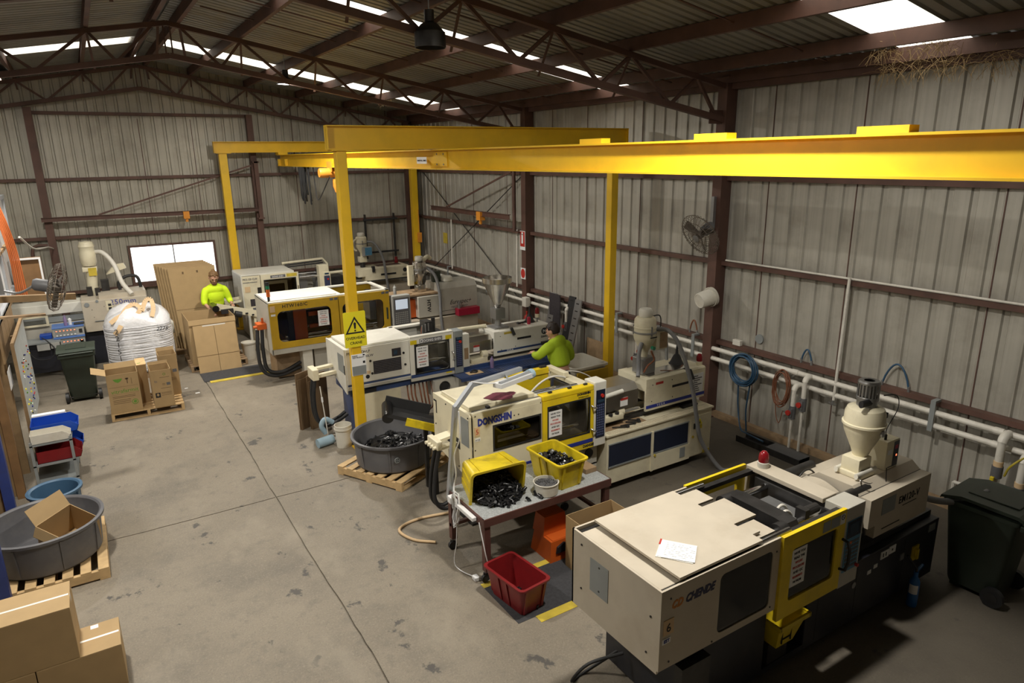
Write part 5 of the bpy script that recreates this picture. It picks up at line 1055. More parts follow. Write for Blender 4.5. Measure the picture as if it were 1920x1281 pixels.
sk = part('lower_skirt', MB().box(3.14, 4.205, y0+0.005, y0+0.03, 0.86, 0.95), 'offwhite', m4); part('stripe', MB().box(3.14, 4.205, y0-0.002, y0+0.004, 0.925, 0.95), 'blue', sk); part('stripe', MB().box(3.14, 4.205, y0-0.002, y0+0.004, 0.905, 0.915), 'letterwhite', sk)
ep = part('end_panel', MB().prism([(9.95, 0.80), (10.86, 1.05), (10.86, 1.53), (9.95, 1.53)], 'x', 3.12, 3.14), 'white', m4)
part('inspection_plate', MB().box(3.115, 3.12, 10.0, 10.27, 1.13, 1.42), 'greyplate', ep); part('opening', MB().box(3.115, 3.12, 9.96, 9.995, 1.12, 1.27), 'letterblack', ep)
mf = part('cooling_manifold', MB().bar((3.12, 10.62, 1.12), (2.78, 10.62, 1.10), 0.10, 0.04).bar((3.12, 10.45, 1.05), (2.80, 10.45, 1.03), 0.08, 0.05).box(2.72, 2.82, 10.36, 10.66, 0.98, 1.16, r=0.012), 'cream', m4)
for k, yy in enumerate((10.42, 10.54)): part('hydraulic_hose', MB().tube(spl([(2.76, yy, 0.98), (2.72, yy, 0.7), (2.74, yy, 0.35), (2.86, yy, 0.17), (3.1, yy, 0.22), (3.25, yy, 0.3)]), 0.03, 8), 'black', mf, 60)
part('top_cover', MB().box(3.14, 4.28, 9.95, 10.86, 1.49, 1.515), 'white', m4); part('hatch', MB().box(3.20, 4.28, 9.98, 10.82, 1.525, 1.56, r=0.006), 'white', m4)
part('top_rail', MB().box(4.20, 5.0, 10.74, 10.86, 1.52, 1.56, r=0.008), 'white', m4); part('back_panel', MB().box(3.14, 5.0, 10.84, 10.86, 0.9, 1.52), 'white', m4)
dr = window_door(m4, 4.21, 5.01, y0-0.012, 0.90, 1.56, 4.30, 4.915, 0.93, 1.425, 'white', 'black')
part('top_rail', MB().box(4.21, 5.01, y0-0.012, y0+0.08, 1.545, 1.575, r=0.01), 'white', dr)
nm = part('name_plate', MB().box(4.385, 4.80, y0-0.016, y0-0.012, 1.445, 1.515), 'lettergrey', dr); text('lettering', 'DONG SHIN', 0.06, (4.455, y0-0.018, 1.457), '-y', 'letterwhite', nm, bold=0.02, xs=0.98); part('emblem', MB().frame(4.395, 4.445, 1.452, 1.508, 4.407, 4.433, 1.464, 1.496, 'y', y0-0.018, y0-0.016, r=0.008, k=2), 'letterwhite', nm)
for a in (4.22, 4.86): part('warning_label', MB().box(a, a+0.115, y0-0.015, y0-0.012, 1.44, 1.51), 'crate', dr)
part('warning_label', MB().box(4.85, 4.96, y0-0.015, y0-0.012, 0.845, 0.895), 'crate', dr); note(dr, 4.325, 4.535, 1.03, 1.39, y0-0.0025)
part('stripe', MB().box(4.21, 5.01, y0-0.016, y0-0.012, 0.87, 0.925), 'blue', dr); part('lower_skirt', MB().box(4.21, 5.01, y0-0.012, y0+0.01, 0.81, 0.90), 'offwhite', dr)
part('door_handle', MB().tube([(4.97, y0-0.012, 1.22), (4.985, y0-0.06, 1.20), (5.0, y0-0.06, 1.08), (4.985, y0-0.012, 1.06)], 0.012, 7), 'chrome', dr, 60)
control_post(m4, 5.02, 5.19, y0, 0.80, 1.555, 'greyplate'); part('panel_cap', MB().box(5.02, 5.20, y0-0.02, y0+0.2, 0.74, 0.80), 'white', m4)
part('post_side', MB().box(5.19, 5.36, 10.0, 10.12, 0.85, 1.45, r=0.01), 'white', m4); part('side_slot', MB().box(5.25, 5.33, 9.994, 10.0, 1.0, 1.2), 'oldpine', m4)
clamp(m4, 3.25, 5.1, 10.05, 10.75, 0.95, 1.44); part('cylinder_block', MB().box(4.72, 4.86, 10.4, 10.62, 1.44, 1.66).cyl((4.92, 10.5, 1.44), (4.92, 10.5, 1.70), 0.035, n=10), 'iron', m4)
hose_arc(m4, (4.55, 10.2, 1.5), (4.7, 10.45, 1.5), 0.12, 0.007, 'rusthose', (0, 0, 1))
for i, x in enumerate((4.62, 4.70, 4.78)): part('tool', MB().cyl((x, 10.3+0.05*i, 1.5), (x, 10.3+0.05*i, 1.64), 0.014, n=8), 'steel', m4)
bm4 = part('base', MB().box(3.20, 6.92, 10.0, 10.75, 0.74, 0.86).box(3.30, 4.00, 10.0, 10.75, 0.02, 0.74), 'blue', m4); part('leg_panel', MB().box(3.28, 4.03, 9.97, 10.0, 0.02, 0.74), 'cream', bm4); part('base_plate', MB().box(3.40, 3.62, 9.985, 10.0, 0.745, 0.81), 'letterblack', bm4)
sh = part('apron_tray', MB().box(4.98, 6.92, 9.62, 10.0, 0.78, 0.80).box(4.98, 6.92, 9.61, 9.625, 0.74, 0.80).box(6.90, 6.93, 9.61, 10.0, 0.74, 0.90), 'blue', bm4)
mb = MB()
for i in range(8):
    for k in range(26): mb.box(5.4+k*0.055, 5.44+k*0.055, 9.66+i*0.035, 9.668+i*0.035, 0.80, 0.803)
part('tread_pattern', mb, 'navy', sh)['kind'] = 'stuff'
part('fan_housing', MB().box(4.62, 5.02, 9.90, 10.2, 0.45, 0.74).box(5.02, 5.18, 9.80, 10.2, 0.45, 0.76), 'offwhite', bm4); part('fan_grille', MB().lathe([(0, 0), (0.075, 0), (0.085, -0.012), (0.10, -0.012), (0.10, 0.0)], (4.80, 9.898, 0.62), 20, 'y'), 'black', bm4)
part('leg_panel', MB().box(6.2, 6.9, 10.0, 10.75, 0.02, 0.74), 'cream', bm4)
mb = MB()
for i in range(7): mb.tube(spl([(4.20+i*0.07, 10.1, 0.76), (4.18+i*0.075, 10.0+0.03*(i % 3), 0.5), (4.3+i*0.06, 10.1, 0.25), (4.5+i*0.03, 10.3, 0.1)]), 0.013, 6)
part('hose_bundle', mb, 'rusthose', m4, 60)['kind'] = 'stuff'
ij = part('injection_cover', MB().prism([(10.06, 1.0), (10.06, 1.36), (10.075, 1.375), (10.60, 1.375), (10.61, 1.36), (10.61, 1.0)], 'x', 6.0, 7.08).box(5.89, 6.0, 10.06, 10.09, 1.0, 1.34).box(5.89, 6.0, 10.09, 10.61, 1.25, 1.34).box(5.89, 6.0, 10.06, 10.61, 1.34, 1.375).box(5.89, 7.08, 10.06, 10.09, 0.93, 1.0), 'white', m4)
part('stripe', MB().box(5.95, 7.06, 10.056, 10.06, 0.985, 1.02), 'blue', ij); text('lettering', 'VEGA', 0.045, (6.15, 10.0545, 0.988), '-y', 'letterwhite', ij, spacing=1.4, bold=0.02)
part('vent_slot', MB().box(6.38, 6.68, 10.057, 10.06, 1.165, 1.205), 'letterblack', ij); screws(ij, [(6.02, 1.28), (6.04, 1.03), (6.34, 1.05), (6.33, 1.30)], 10.06)
lg = part('emblem', MB().cyl((6.975, 10.056, 1.245), (6.975, 10.06, 1.245), 0.062, n=24), 'letterblack', ij); part('emblem_stroke', MB().box(6.945, 6.958, 10.053, 10.056, 1.212, 1.275).box(6.99, 7.003, 10.053, 10.056, 1.212, 1.275).bar((6.955, 10.0545, 1.27), (6.975, 10.0545, 1.24), 0.012, 0.003).bar((6.995, 10.0545, 1.27), (6.975, 10.0545, 1.24), 0.012, 0.003), 'letterwhite', lg)
text('lettering', 'DHC', 0.055, (6.905, 10.0545, 1.125), '-y', 'letterblack', ij, spacing=1.25, bold=0.02); part('warning_label', MB().box(6.10, 6.32, 10.057, 10.06, 1.305, 1.345), 'mustard', ij)
part('barrel_guard', MB().prism([(10.12, 1.05), (10.12, 1.24), (10.2, 1.32), (10.48, 1.32), (10.56, 1.24), (10.56, 1.05)], 'x', 5.36, 5.90), 'stainless', m4); gl = part('guard_label', MB().box(5.50, 5.62, 10.116, 10.12, 1.07, 1.18), 'paper', m4); part('label_header', MB().box(5.50, 5.62, 10.114, 10.116, 1.145, 1.18), 'red', gl)
barrel(m4, 5.1, 6.0, 10.34, 1.10); part('rail_tube', MB().cyl((5.2, 10.55, 1.40), (5.95, 10.45, 1.41), 0.035, n=12), 'cream', m4, 40)
part('nozzle_carriage', MB().box(5.42, 5.75, 10.05, 10.35, 0.87, 0.95, r=0.01).cyl((5.66, 10.12, 0.99), (5.76, 10.12, 0.99), 0.07, n=16), 'cream', m4, 35); part('bed_plate', MB().box(5.2, 6.9, 10.02, 10.7, 0.86, 0.872), 'beige', m4); part('slide_rail', MB().box(5.3, 6.9, 10.1, 10.16, 0.872, 0.93), 'iron', m4)
part('brass_fitting', MB().cyl((5.32, 10.06, 0.872), (5.32, 10.06, 0.94), 0.025, n=10).cyl((5.32, 10.06, 0.94), (5.32, 10.06, 0.95), 0.04, n=10), 'mustard', m4)
part('steel_hopper', MB().lathe([(0.262, 2.30), (0.27, 2.30), (0.27, 2.21), (0.255, 2.20), (0.045, 1.74), (0.035, 1.74), (0.245, 2.205), (0.262, 2.215), (0.262, 2.30)], (6.15, 10.35, 0), 28), 'stainless', m4, 40); part('hopper_base', MB().box(6.05, 6.25, 10.25, 10.45, 1.55, 1.74).box(6.0, 6.30, 10.22, 10.5, 1.38, 1.40).cyl((6.15, 10.35, 1.40), (6.15, 10.35, 1.56), 0.06, n=12), 'steel', m4)
part('feed_plate', MB().box(6.05, 6.65, 10.15, 10.45, 1.377, 1.39), 'stainless', m4); part('feed_stop', MB().bar((6.25, 10.05, 1.41), (6.30, 10.03, 1.28), 0.07, 0.05), 'black', m4)
part('beacon_stem', MB().cyl((6.97, 10.28, 1.375), (6.97, 10.28, 1.47), 0.012, n=8), 'steel', m4); part('beacon', MB().lathe([(0, 0.09), (0.045, 0.09), (0.045, 0.16), (0, 0.16)], (6.97, 10.28, 1.375), 16), 'cream', m4, 40); part('beacon_lens', MB().lathe([(0.043, 0.16), (0.045, 0.23), (0.03, 0.27), (0, 0.28)], (6.97, 10.28, 1.375), 16), 'redlens', m4, 50, label='red dome lens')
part('glove_box', MB().box(6.90, 7.12, 10.0, 10.06, 0.99, 1.05), 'black', m4)
solo('oil_funnel', MB().lathe([(0.10, 0), (0.105, 0.012), (0.09, 0.02), (0.045, 0.13), (0.02, 0.17), (0.012, 0.30), (0.008, 0.30), (0.016, 0.165), (0.035, 0.12), (0.08, 0.012)], (6.85, 10.36, 1.376), 20), 'black', 'black oil funnel on the white injection cover in front of the operator', 'funnel', smooth=40)
solo('drink_can', MB().lathe([(0, 0), (0.028, 0), (0.033, 0.01), (0.033, 0.12), (0.026, 0.135), (0, 0.133)], (6.74, 10.22, 1.376), 16), 'maroonred', 'dark red drink can standing on the white injection cover', 'can', smooth=40)
solo('hand_tool', MB().bar((6.60, 10.34, 1.39), (6.78, 10.36, 1.39), 0.03, 0.025).box(6.56, 6.62, 10.31, 10.37, 1.376, 1.405), 'black', 'black clamp tool lying beside the red drink can', 'tool')
solo('spray_can', MB().lathe([(0, 0), (0.032, 0), (0.034, 0.01), (0.034, 0.15), (0.024, 0.175), (0.014, 0.18), (0.014, 0.205), (0, 0.205)], (5.72, 9.86, 0.80), 16), 'purple', 'purple and silver spray can on the blue tray of the white machine', 'spray can', smooth=40)
solo('paper_note', MB().box(5.18, 5.46, 9.70, 9.86, 0.803, 0.809), 'strap', 'small grey card with a black part on the blue tray', 'card')
solo('plastic_clip', MB().lathe([(0.05, 0), (0.06, 0.02), (0.05, 0.035), (0.03, 0.03), (0.03, 0.0)], (5.33, 9.79, 0.809), 14).box(5.24, 5.30, 9.77, 9.80, 0.809, 0.83), 'black', 'black clip on the small card on the blue tray', 'clip')
# ------------------------------------------------------------------ machine three: ochre doors, big pale lid
m3 = thing('moulding_machine', 'injection moulding machine with two ochre yellow sliding doors and pale grey housing', 'machine', (5.2, 14.1, 0))
y0, y1 = 13.5, 14.62
part('end_panel', MB().box(2.80, 2.83, y0, y1, 0.63, 1.70, r=0.008), 'offwhite', m3)
part('lower_skirt', MB().box(2.80, 5.32, y0, y0+0.04, 0.63, 0.745, r=0.006), 'offwhite', m3)
part('top_cover', MB().box(2.80, 4.30, y0, y1, 1.665, 1.70, r=0.006), 'white', m3); part('cover_rim', MB().box(2.86, 4.20, y0+0.06, y0+0.09, 1.70, 1.715), 'offwhite', m3)
part('top_rail', MB().box(4.28, 5.32, y0, y0+0.10, 1.66, 1.70, r=0.006).box(4.28, 5.32, y1-0.08, y1, 1.66, 1.70, r=0.006).box(5.24, 5.32, y0, y1, 1.66, 1.70, r=0.006), 'white', m3)
part('back_panel', MB().box(2.83, 5.32, y1-0.03, y1, 0.63, 1.66), 'ochre', m3)
for a, b, w0, w1 in ((2.815, 4.20, 2.962, 4.035), (4.215, 5.315, 4.28, 5.175)):
    d = part('guard_door', MB().frame(a, b, 0.745, 1.665, w0, w1, 0.87 if a < 3 else 0.85, 1.50, 'y', y0-0.014, y0+0.016, r=0.11, k=6), 'ochre', m3)
    part('window_pane', MB().prism(rrect(w0-0.01, w1+0.01, 0.84, 1.51, 0.11, 6), 'y', y0, y0+0.004), 'acrylic', d)
    if a < 3:
        text('lettering', 'HTW160/C', 0.095, (3.07, y0-0.015, 1.565), '-y', 'letterblack', d, bold=0.02, spacing=1.12, shear=0.08)
        note(d, 3.765, 3.985, 1.10, 1.42, y0-0.004); part('number_plate', MB().box(2.835, 2.93, y0-0.018, y0-0.014, 1.50, 1.62), 'strap', d); part('tag_plate', MB().box(2.845, 2.93, y0-0.018, y0-0.014, 1.42, 1.46), 'paper', d)
    else:
        part('door_handle', MB().box(5.235, 5.265, y0-0.035, y0-0.014, 1.05, 1.30), 'bingreen', d)
    part('warning_labels', MB().box(b-0.17, b-0.10, y0-0.017, y0-0.014, 1.60, 1.65).box(b-0.08, b-0.01, y0-0.017, y0-0.014, 1.60, 1.65), 'lettergrey', d)['kind'] = 'stuff'
clamp(m3, 2.9, 5.25, 13.62, 14.5, 0.82, 1.55, 'iron')
part('toggle_frame', MB().box(3.30, 3.56, 13.60, 13.75, 0.80, 1.55).box(3.62, 4.1, 13.64, 13.72, 1.05, 1.12).box(3.62, 4.1, 13.64, 13.72, 1.30, 1.38), 'orange', m3); part('guard_edge', MB().box(5.05, 5.18, 13.56, 13.60, 0.86, 1.5), 'oldpine', m3)
st = part('stack_light', MB().cyl((2.86, 13.6, 1.70), (2.86, 13.6, 1.80), 0.025, n=10), 'black', m3)
for z, mt in ((1.80, 'amberlens'), (1.875, 'amberlens'), (1.95, 'greenlens'), (2.02, 'black')): part('light_segment', MB().cyl((2.86, 13.6, z), (2.86, 13.6, z+0.068), 0.036, n=14), mt, st, 40)
mf = part('oil_manifold', MB().box(2.62, 2.80, 13.75, 14.0, 1.12, 1.24, r=0.01).cyl((2.55, 13.8, 1.18), (2.64, 13.8, 1.18), 0.03, n=8).box(2.72, 2.76, 13.82, 13.86, 1.24, 1.34), 'orange', m3)
for k in range(2): part('hydraulic_hose', MB().tube(spl([(2.62+0.09*k, 13.8, 1.12), (2.58+0.1*k, 13.76, 0.7), (2.62+0.1*k, 13.72, 0.30), (2.9+0.1*k, 13.70, 0.14+0.07*k), (3.4, 13.8, 0.22+0.1*k)]), 0.036, 8), 'black', mf, 60)
part('leg', MB().box(3.42, 3.62, 13.62, 14.0, 0.05, 0.64, r=0.01), 'white', m3); part('leg', MB().box(3.68, 5.30, 13.72, 14.5, 0.05, 0.63), 'offwhite', m3); part('base', MB().box(2.95, 7.4, 13.9, 14.5, 0.03, 0.60), 'oldpine', m3)
part('foot_pad', MB().cyl((3.5, 13.8, 0.0), (3.5, 13.8, 0.05), 0.10, n=14).cyl((4.6, 13.95, 0.0), (4.6, 13.95, 0.05), 0.10, n=14), 'iron', m3)['kind'] = 'stuff'
cp = part('operator_panel', MB().box(5.36, 5.78, 13.44, 13.60, 0.85, 1.53, r=0.01), 'boxgrey', m3); part('panel_face', MB().box(5.39, 5.75, 13.434, 13.44, 0.88, 1.48), 'greyplastic', cp); part('screen', MB().box(5.43, 5.71, 13.43, 13.434, 1.23, 1.44), 'screen', cp)
mb = MB()
for i in range(6):
    for k in range(7): mb.box(5.42+k*0.043, 5.448+k*0.043, 13.430, 13.434, 0.92+i*0.044, 0.945+i*0.044)
part('keypad', mb, 'boxgrey', cp)['kind'] = 'stuff'
part('panel_arm', MB().bar((5.5, 13.6, 1.4), (5.5, 14.0, 1.4), 0.06, 0.06), 'boxgrey', m3)
ij = part('injection_cover', MB().prism([(13.70, 0.90), (13.70, 1.50), (13.80, 1.62), (14.36, 1.62), (14.45, 1.5), (14.45, 0.90)], 'x', 6.60, 7.58), 'offwhite', m3, label='pale grey square cover with script lettering')
part('cover_nose', MB().box(6.08, 6.60, 13.70, 14.45, 0.90, 1.38, r=0.01), 'offwhite', ij)
text('lettering', 'Eurospec+', 0.15, (6.86, 13.698, 1.12), '-y', 'letterblack', ij, shear=0.4, xs=0.85); text('lettering', 'INJECTION SYSTEM', 0.05, (6.90, 13.698, 1.04), '-y', 'lettergrey', ij); text('lettering', 'HTW', 0.12, (6.30, 13.698, 1.30), (PI/2, PI/2, 0), 'letterblack', ij, bold=0.03)
part('seam', MB().box(6.60, 7.58, 13.695, 13.70, 0.985, 0.993), 'letterblack', ij)
bs = part('power_pack', MB().box(5.40, 7.55, 13.62, 14.45, 0.05, 0.86, r=0.01), 'beige', m3)
for a, b in ((6.90, 7.50), (6.25, 6.85)): part('cabinet_door', MB().box(a, b, 13.612, 13.62, 0.15, 0.70), 'beige', bs)
barrel(m3, 5.3, 6.4, 14.07, 1.22); part('barrel_shroud', MB().box(5.80, 6.30, 13.85, 14.3, 0.90, 1.30), 'orange', m3); part('heater_cover', MB().box(5.30, 6.0, 13.85, 14.3, 1.42, 1.46), 'oldpine', m3); part('rust_tray', MB().box(5.9, 6.7, 13.75, 14.4, 1.40, 1.44), 'oldpine', m3)
hl = hopper_loader(m3, 6.30, 14.05, 1.42, 'stainless'); part('sight_box', MB().box(6.10, 6.16, 13.9, 14.0, 1.70, 1.85), 'chrome', hl); part('loader_arm', MB().tube(spl([(6.40, 14.1, 2.10), (6.55, 14.15, 2.20), (6.65, 14.2, 2.15)]), 0.05, 8), 'cream', hl, 60); part('control_box', MB().box(6.62, 6.80, 14.0, 14.12, 1.62, 1.86), 'bingreen', hl)
part('support_plate', MB().box(6.02, 6.14, 14.0, 14.1, 1.6, 2.05), 'cream', hl)
part('suction_hose', MB().tube(spl([(6.45, 13.95, 1.98), (6.55, 13.75, 1.80), (6.58, 13.62, 1.40), (6.58, 13.60, 0.9), (6.60, 13.58, 0.55)]), 0.035, 8), 'rubberhose', m3, 60)
solo('warning_lamp', MB().lathe([(0.14, 0), (0.15, 0.02), (0.13, 0.10), (0.10, 0.12), (0, 0.12)], (6.95, 14.0, 1.621), 18), 'white', 'small white dome with a dark lever on the pale grey square cover', 'lamp', smooth=40)
solo('parts_tray', MB().box(6.98, 7.54, 13.50, 13.68, 0.865, 1.03, r=0.01), 'maroonred', 'red box on the beige ledge under the script lettering', 'box')
solo('spray_can', MB().lathe([(0, 0), (0.03, 0), (0.03, 0.14), (0.012, 0.16), (0.012, 0.18), (0, 0.18)], (7.04, 13.58, 1.031), 12), 'steel', 'small silver can standing on the red box', 'can', smooth=40)
solo('spray_can', MB().lathe([(0, 0), (0.036, 0), (0.036, 0.17), (0.016, 0.19), (0.016, 0.22), (0, 0.22)], (5.62, 13.9, 1.461), 12), 'boxgrey', 'grey spray can standing behind the lit operator panel', 'spray can', smooth=40)

# ------------------------------------------------------------------ machine two: white, far row
m2 = thing('moulding_machine', 'white injection moulding machine of the far row behind the ochre doors', 'machine', (5.2, 18.1, 0))
y0, y1 = 17.6, 18.7
part('end_panel', MB().box(3.09, 3.12, y0, y1, 0.75, 1.62, r=0.006), 'white', m2)
sp = part('side_panel', MB().box(3.12, 3.55, y0, y0+0.03, 0.72, 1.62, r=0.006), 'cream', m2); text('lettering', 'PRO-150 CLW', 0.07, (3.13, y0-0.003, 1.50), '-y', 'lettergrey', sp, bold=0.02, xs=0.8); text('lettering', 'DONGSHIN HYDRAULIC', 0.04, (3.13, y0-0.003, 1.43), '-y', 'lettergrey', sp, bold=0.03, xs=0.78)
part('number_plate', MB().box(3.16, 3.29, y0-0.006, y0, 1.20, 1.34), 'strap', sp); part('meter', MB().box(3.26, 3.40, y0-0.006, y0, 0.84, 1.02), 'louver', sp); part('side_window', MB().box(3.46, 3.545, y0-0.006, y0, 1.05, 1.30), 'iron', sp); part('label_strip', MB().box(3.30, 3.52, y0-0.006, y0, 0.74, 0.80), 'lettergrey', sp)
part('top_cover', MB().box(3.10, 4.40, y0, y1, 1.60, 1.64, r=0.006), 'white', m2)
dr = window_door(m2, 3.56, 4.50, y0-0.012, 0.75, 1.60, 3.64, 4.42, 0.90, 1.46, 'cream', 'black'); nm = part('name_plate', MB().box(3.80, 4.17, y0-0.016, y0-0.012, 1.50, 1.57), 'lettergrey', dr); text('lettering', 'DONG SHIN', 0.055, (3.84, y0-0.018, 1.513), '-y', 'letterwhite', nm, bold=0.02, xs=0.9); part('warning_label', MB().box(4.20, 4.46, y0-0.016, y0-0.012, 1.50, 1.58), 'mustard', dr)
part('inner_panel', MB().frame(3.66, 4.22, 0.92, 1.42, 3.74, 4.15, 1.0, 1.34, 'y', y0+0.05, y0+0.07, r=0.03), 'cream', m2); part('door_handle', MB().box(4.455, 4.475, y0-0.04, y0-0.012, 1.1, 1.25), 'chrome', dr)
part('back_panel', MB().box(3.12, 4.5, y1-0.03, y1, 0.75, 1.60), 'white', m2); part('base', MB().box(3.2, 7.6, 17.75, 18.6, 0.02, 0.76), 'beige', m2)
part('guard_frame', MB().tube([(4.35, 18.6, 1.70), (5.45, 18.6, 1.74), (5.55, 18.55, 1.60), (5.55, 18.5, 1.3)], 0.035, 8), 'cream', m2, 60); part('guard_rod', MB().cyl((4.4, 18.5, 1.66), (5.4, 18.5, 1.70), 0.02, n=8).cyl((4.4, 18.4, 1.62), (5.4, 18.4, 1.66), 0.02, n=8), 'iron', m2)['kind'] = 'stuff'
clamp(m2, 3.3, 5.3, 17.75, 18.5, 0.85, 1.5); part('post_block', MB().box(5.05, 5.30, 17.62, 17.85, 0.9, 1.70, r=0.01), 'cream', m2)
control_post(m2, 5.14, 5.34, y0+0.02, 0.85, 1.52, 'cream'); part('tube_guard', MB().cyl((5.3, 17.8, 1.45), (6.0, 17.8, 1.46), 0.04, n=10), 'cream', m2, 40); part('nozzle_block', MB().box(5.35, 5.75, 17.75, 18.2, 0.95, 1.35, r=0.01), 'iron', m2)
ij = part('injection_cover', MB().prism([(17.75, 1.10), (17.75, 1.45), (17.77, 1.47), (18.40, 1.47), (18.42, 1.45), (18.42, 1.10)], 'x', 6.35, 7.62).box(6.15, 6.35, 17.75, 18.42, 1.25, 1.47), 'cream', m2); part('vent_slot', MB().box(6.80, 7.25, 17.744, 17.75, 1.24, 1.29), 'letterblack', ij); part('emblem', MB().cyl((7.52, 17.744, 1.34), (7.52, 17.75, 1.34), 0.06, n=18), 'letterblack', ij); text('lettering', 'DHC', 0.06, (7.44, 17.743, 1.19), '-y', 'letterblack', ij); part('rust_stain', MB().box(6.8, 7.5, 17.95, 18.3, 1.47, 1.473), 'brown', ij)
part('feed_stop', MB().box(6.55, 6.62, 17.70, 17.80, 1.36, 1.52), 'black', ij); part('stripe', MB().box(6.36, 7.62, 17.745, 17.75, 1.10, 1.13), 'letterblack', ij); barrel(m2, 5.3, 6.4, 18.1, 1.2); part('power_pack', MB().box(5.6, 7.6, 17.65, 18.5, 0.76, 0.95), 'beige', m2)
hl = hopper_loader(m2, 6.40, 18.05, 1.60, 'cream'); part('hopper_neck', MB().cyl((6.40, 18.05, 1.40), (6.40, 18.05, 1.66), 0.07, n=12), 'iron', hl); part('control_box', MB().box(6.36, 6.62, 17.84, 17.94, 1.80, 2.05, r=0.006), 'boxgrey', hl); part('box_face', MB().box(6.42, 6.61, 17.835, 17.84, 1.82, 2.03), 'hmiblue', hl); part('vent_hose', MB().tube([(6.24+0.10*math.cos(a), 18.0, 2.10+0.15*math.sin(a)) for a in [PI*0.5+i*0.35 for i in range(10)]], 0.025, 8), 'cream', hl, 60)
part('suction_hose', MB().tube(spl([(6.52, 18.0, 2.18), (6.72, 17.9, 2.12), (6.88, 17.75, 1.75), (6.92, 17.66, 1.2), (6.96, 17.62, 0.6)]), 0.035, 8), 'rubberhose', hl, 60)
part('beacon', MB().lathe([(0, 0), (0.05, 0), (0.05, 0.08), (0.045, 0.10), (0.04, 0.17), (0, 0.18)], (7.50, 18.3, 1.47), 14), 'redlens', m2, 40); mf = part('cooling_manifold', MB().bar((3.10, 18.0, 1.02), (2.72, 18.0, 0.98), 0.10, 0.06).bar((3.10, 17.8, 0.98), (2.76, 17.8, 0.94), 0.06, 0.05).box(2.68, 2.80, 17.76, 18.06, 0.88, 1.04, r=0.01), 'cream', m2)
part('end_post', MB().box(3.15, 3.30, 17.5, 17.6, 0.0, 0.75), 'white', m2)
# parts conveyor of the far row, tipping into the big carton
t = thing('parts_conveyor', 'cream sided belt conveyor with black end reaching over the big open carton', 'conveyor', (2.9, 16.2, 0))
part('side_rail', MB().bar((2.26, 16.20, 1.21), (3.5, 16.3, 0.80), 0.03, 0.15), 'cream', t); part('belt', MB().bar((2.22, 16.40, 1.22), (3.5, 16.5, 0.80), 0.36, 0.05), 'black', t); part('end_roller', MB().cyl((2.24, 16.16, 1.17), (2.24, 16.62, 1.17), 0.075, n=14), 'blackgloss', t, 40)
part('drive_motor', MB().cyl((2.62, 16.12, 1.02), (2.76, 16.12, 0.975), 0.07, n=12).box(2.34, 2.60, 16.12, 16.19, 1.04, 1.14), 'black', t, 40); part('slot', MB().box(2.86, 2.92, 16.20, 16.215, 0.955, 0.99).box(3.0, 3.05, 16.20, 16.22, 0.905, 0.94), 'letterblack', t)['kind'] = 'stuff'
for x, z in ((3.05, 0.93), (3.4, 0.8)): part('stand_leg', MB().box(x, x+0.05, 16.28, 16.33, 0, z).box(x, x+0.05, 16.6, 16.65, 0, z), 'cream', t)
part('motor_unit', MB().box(3.10, 3.26, 16.22, 16.34, 0.30, 0.75), 'iron', t)
solo('bucket', MB().lathe([(0, 0), (0.13, 0), (0.15, 0.36), (0.16, 0.36), (0.16, 0.39), (0.15, 0.39), (0.14, 0.36), (0, 0.36)], (2.78, 15.85, 0), 20), 'bucket', 'white bucket on the floor between the big carton and the far machines', 'bucket', smooth=40)
# ------------------------------------------------------------------ machine one: cream, along the end wall on the partition side
m1 = thing('moulding_machine', 'old cream injection moulding machine along the end wall behind the wrapped bulk bag', 'machine', (0.0, 17.8, 0))
y0 = 17.3
part('base', MB().box(-1.35, 0.98, y0+0.10, 18.4, 0.0, 0.72), 'navy', m1); part('injection_cover', MB().box(-0.30, 0.98, y0, 18.2, 0.76, 1.45, r=0.01).prism([(0.05, 1.45), (0.98, 1.45), (0.98, 1.56), (0.05, 1.52)], 'y', y0+0.1, 18.1), 'beige', m1)
bl = part('barrel_shroud', MB().box(-3.2, -0.30, y0+0.25, 18.1, 1.20, 1.42, r=0.01), 'white', m1); part('bed', MB().box(-3.2, -0.3, y0+0.2, 18.2, 0.72, 1.0), 'offwhite', m1); part('lower_window', MB().frame(-1.45, -0.95, 0.98, 1.20, -1.40, -1.0, 1.02, 1.17, 'y', y0+0.15, y0+0.19, r=0.01), 'cream', m1); part('guard_rail', MB().box(-1.4, -0.3, y0+0.28, y0+0.34, 1.02, 1.14), 'greyplate', m1)
text('lettering', '250mm', 0.16, (0.24, y0-0.002, 1.32), '-y', 'letterblue', m1, spacing=1.1); part('gauge', MB().cyl((-0.20, y0-0.012, 1.37), (-0.20, y0, 1.37), 0.05, n=14).cyl((0.0, y0-0.012, 1.43), (0.0, y0, 1.43), 0.03, n=12), 'greyplate', m1)['kind'] = 'stuff'
part('control_plate', MB().box(0.16, 0.28, y0-0.008, y0, 1.20, 1.42), 'cream', m1); part('switch', MB().box(0.20, 0.26, y0-0.014, y0-0.008, 1.22, 1.27).box(0.20, 0.26, y0-0.014, y0-0.008, 1.30, 1.35), 'black', m1)['kind'] = 'stuff'
screws(m1, [(-0.12, 1.25), (-0.10, 1.08), (0.12, 1.3)], y0); part('grab_rail', MB().box(-0.1, 0.1, y0-0.02, y0-0.01, 0.985, 1.0), 'greyplate', m1)
part('cable_loop', MB().tube(spl([(0.50, 17.9, 1.5), (0.50, 17.9, 1.72), (0.68, 17.9, 1.84), (0.88, 17.9, 1.80), (0.93, 17.9, 1.5)]), 0.035, 8), 'black', m1, 60); part('pump', MB().box(0.14, 0.30, 18.0, 18.2, 1.5, 1.78), 'iron', m1)
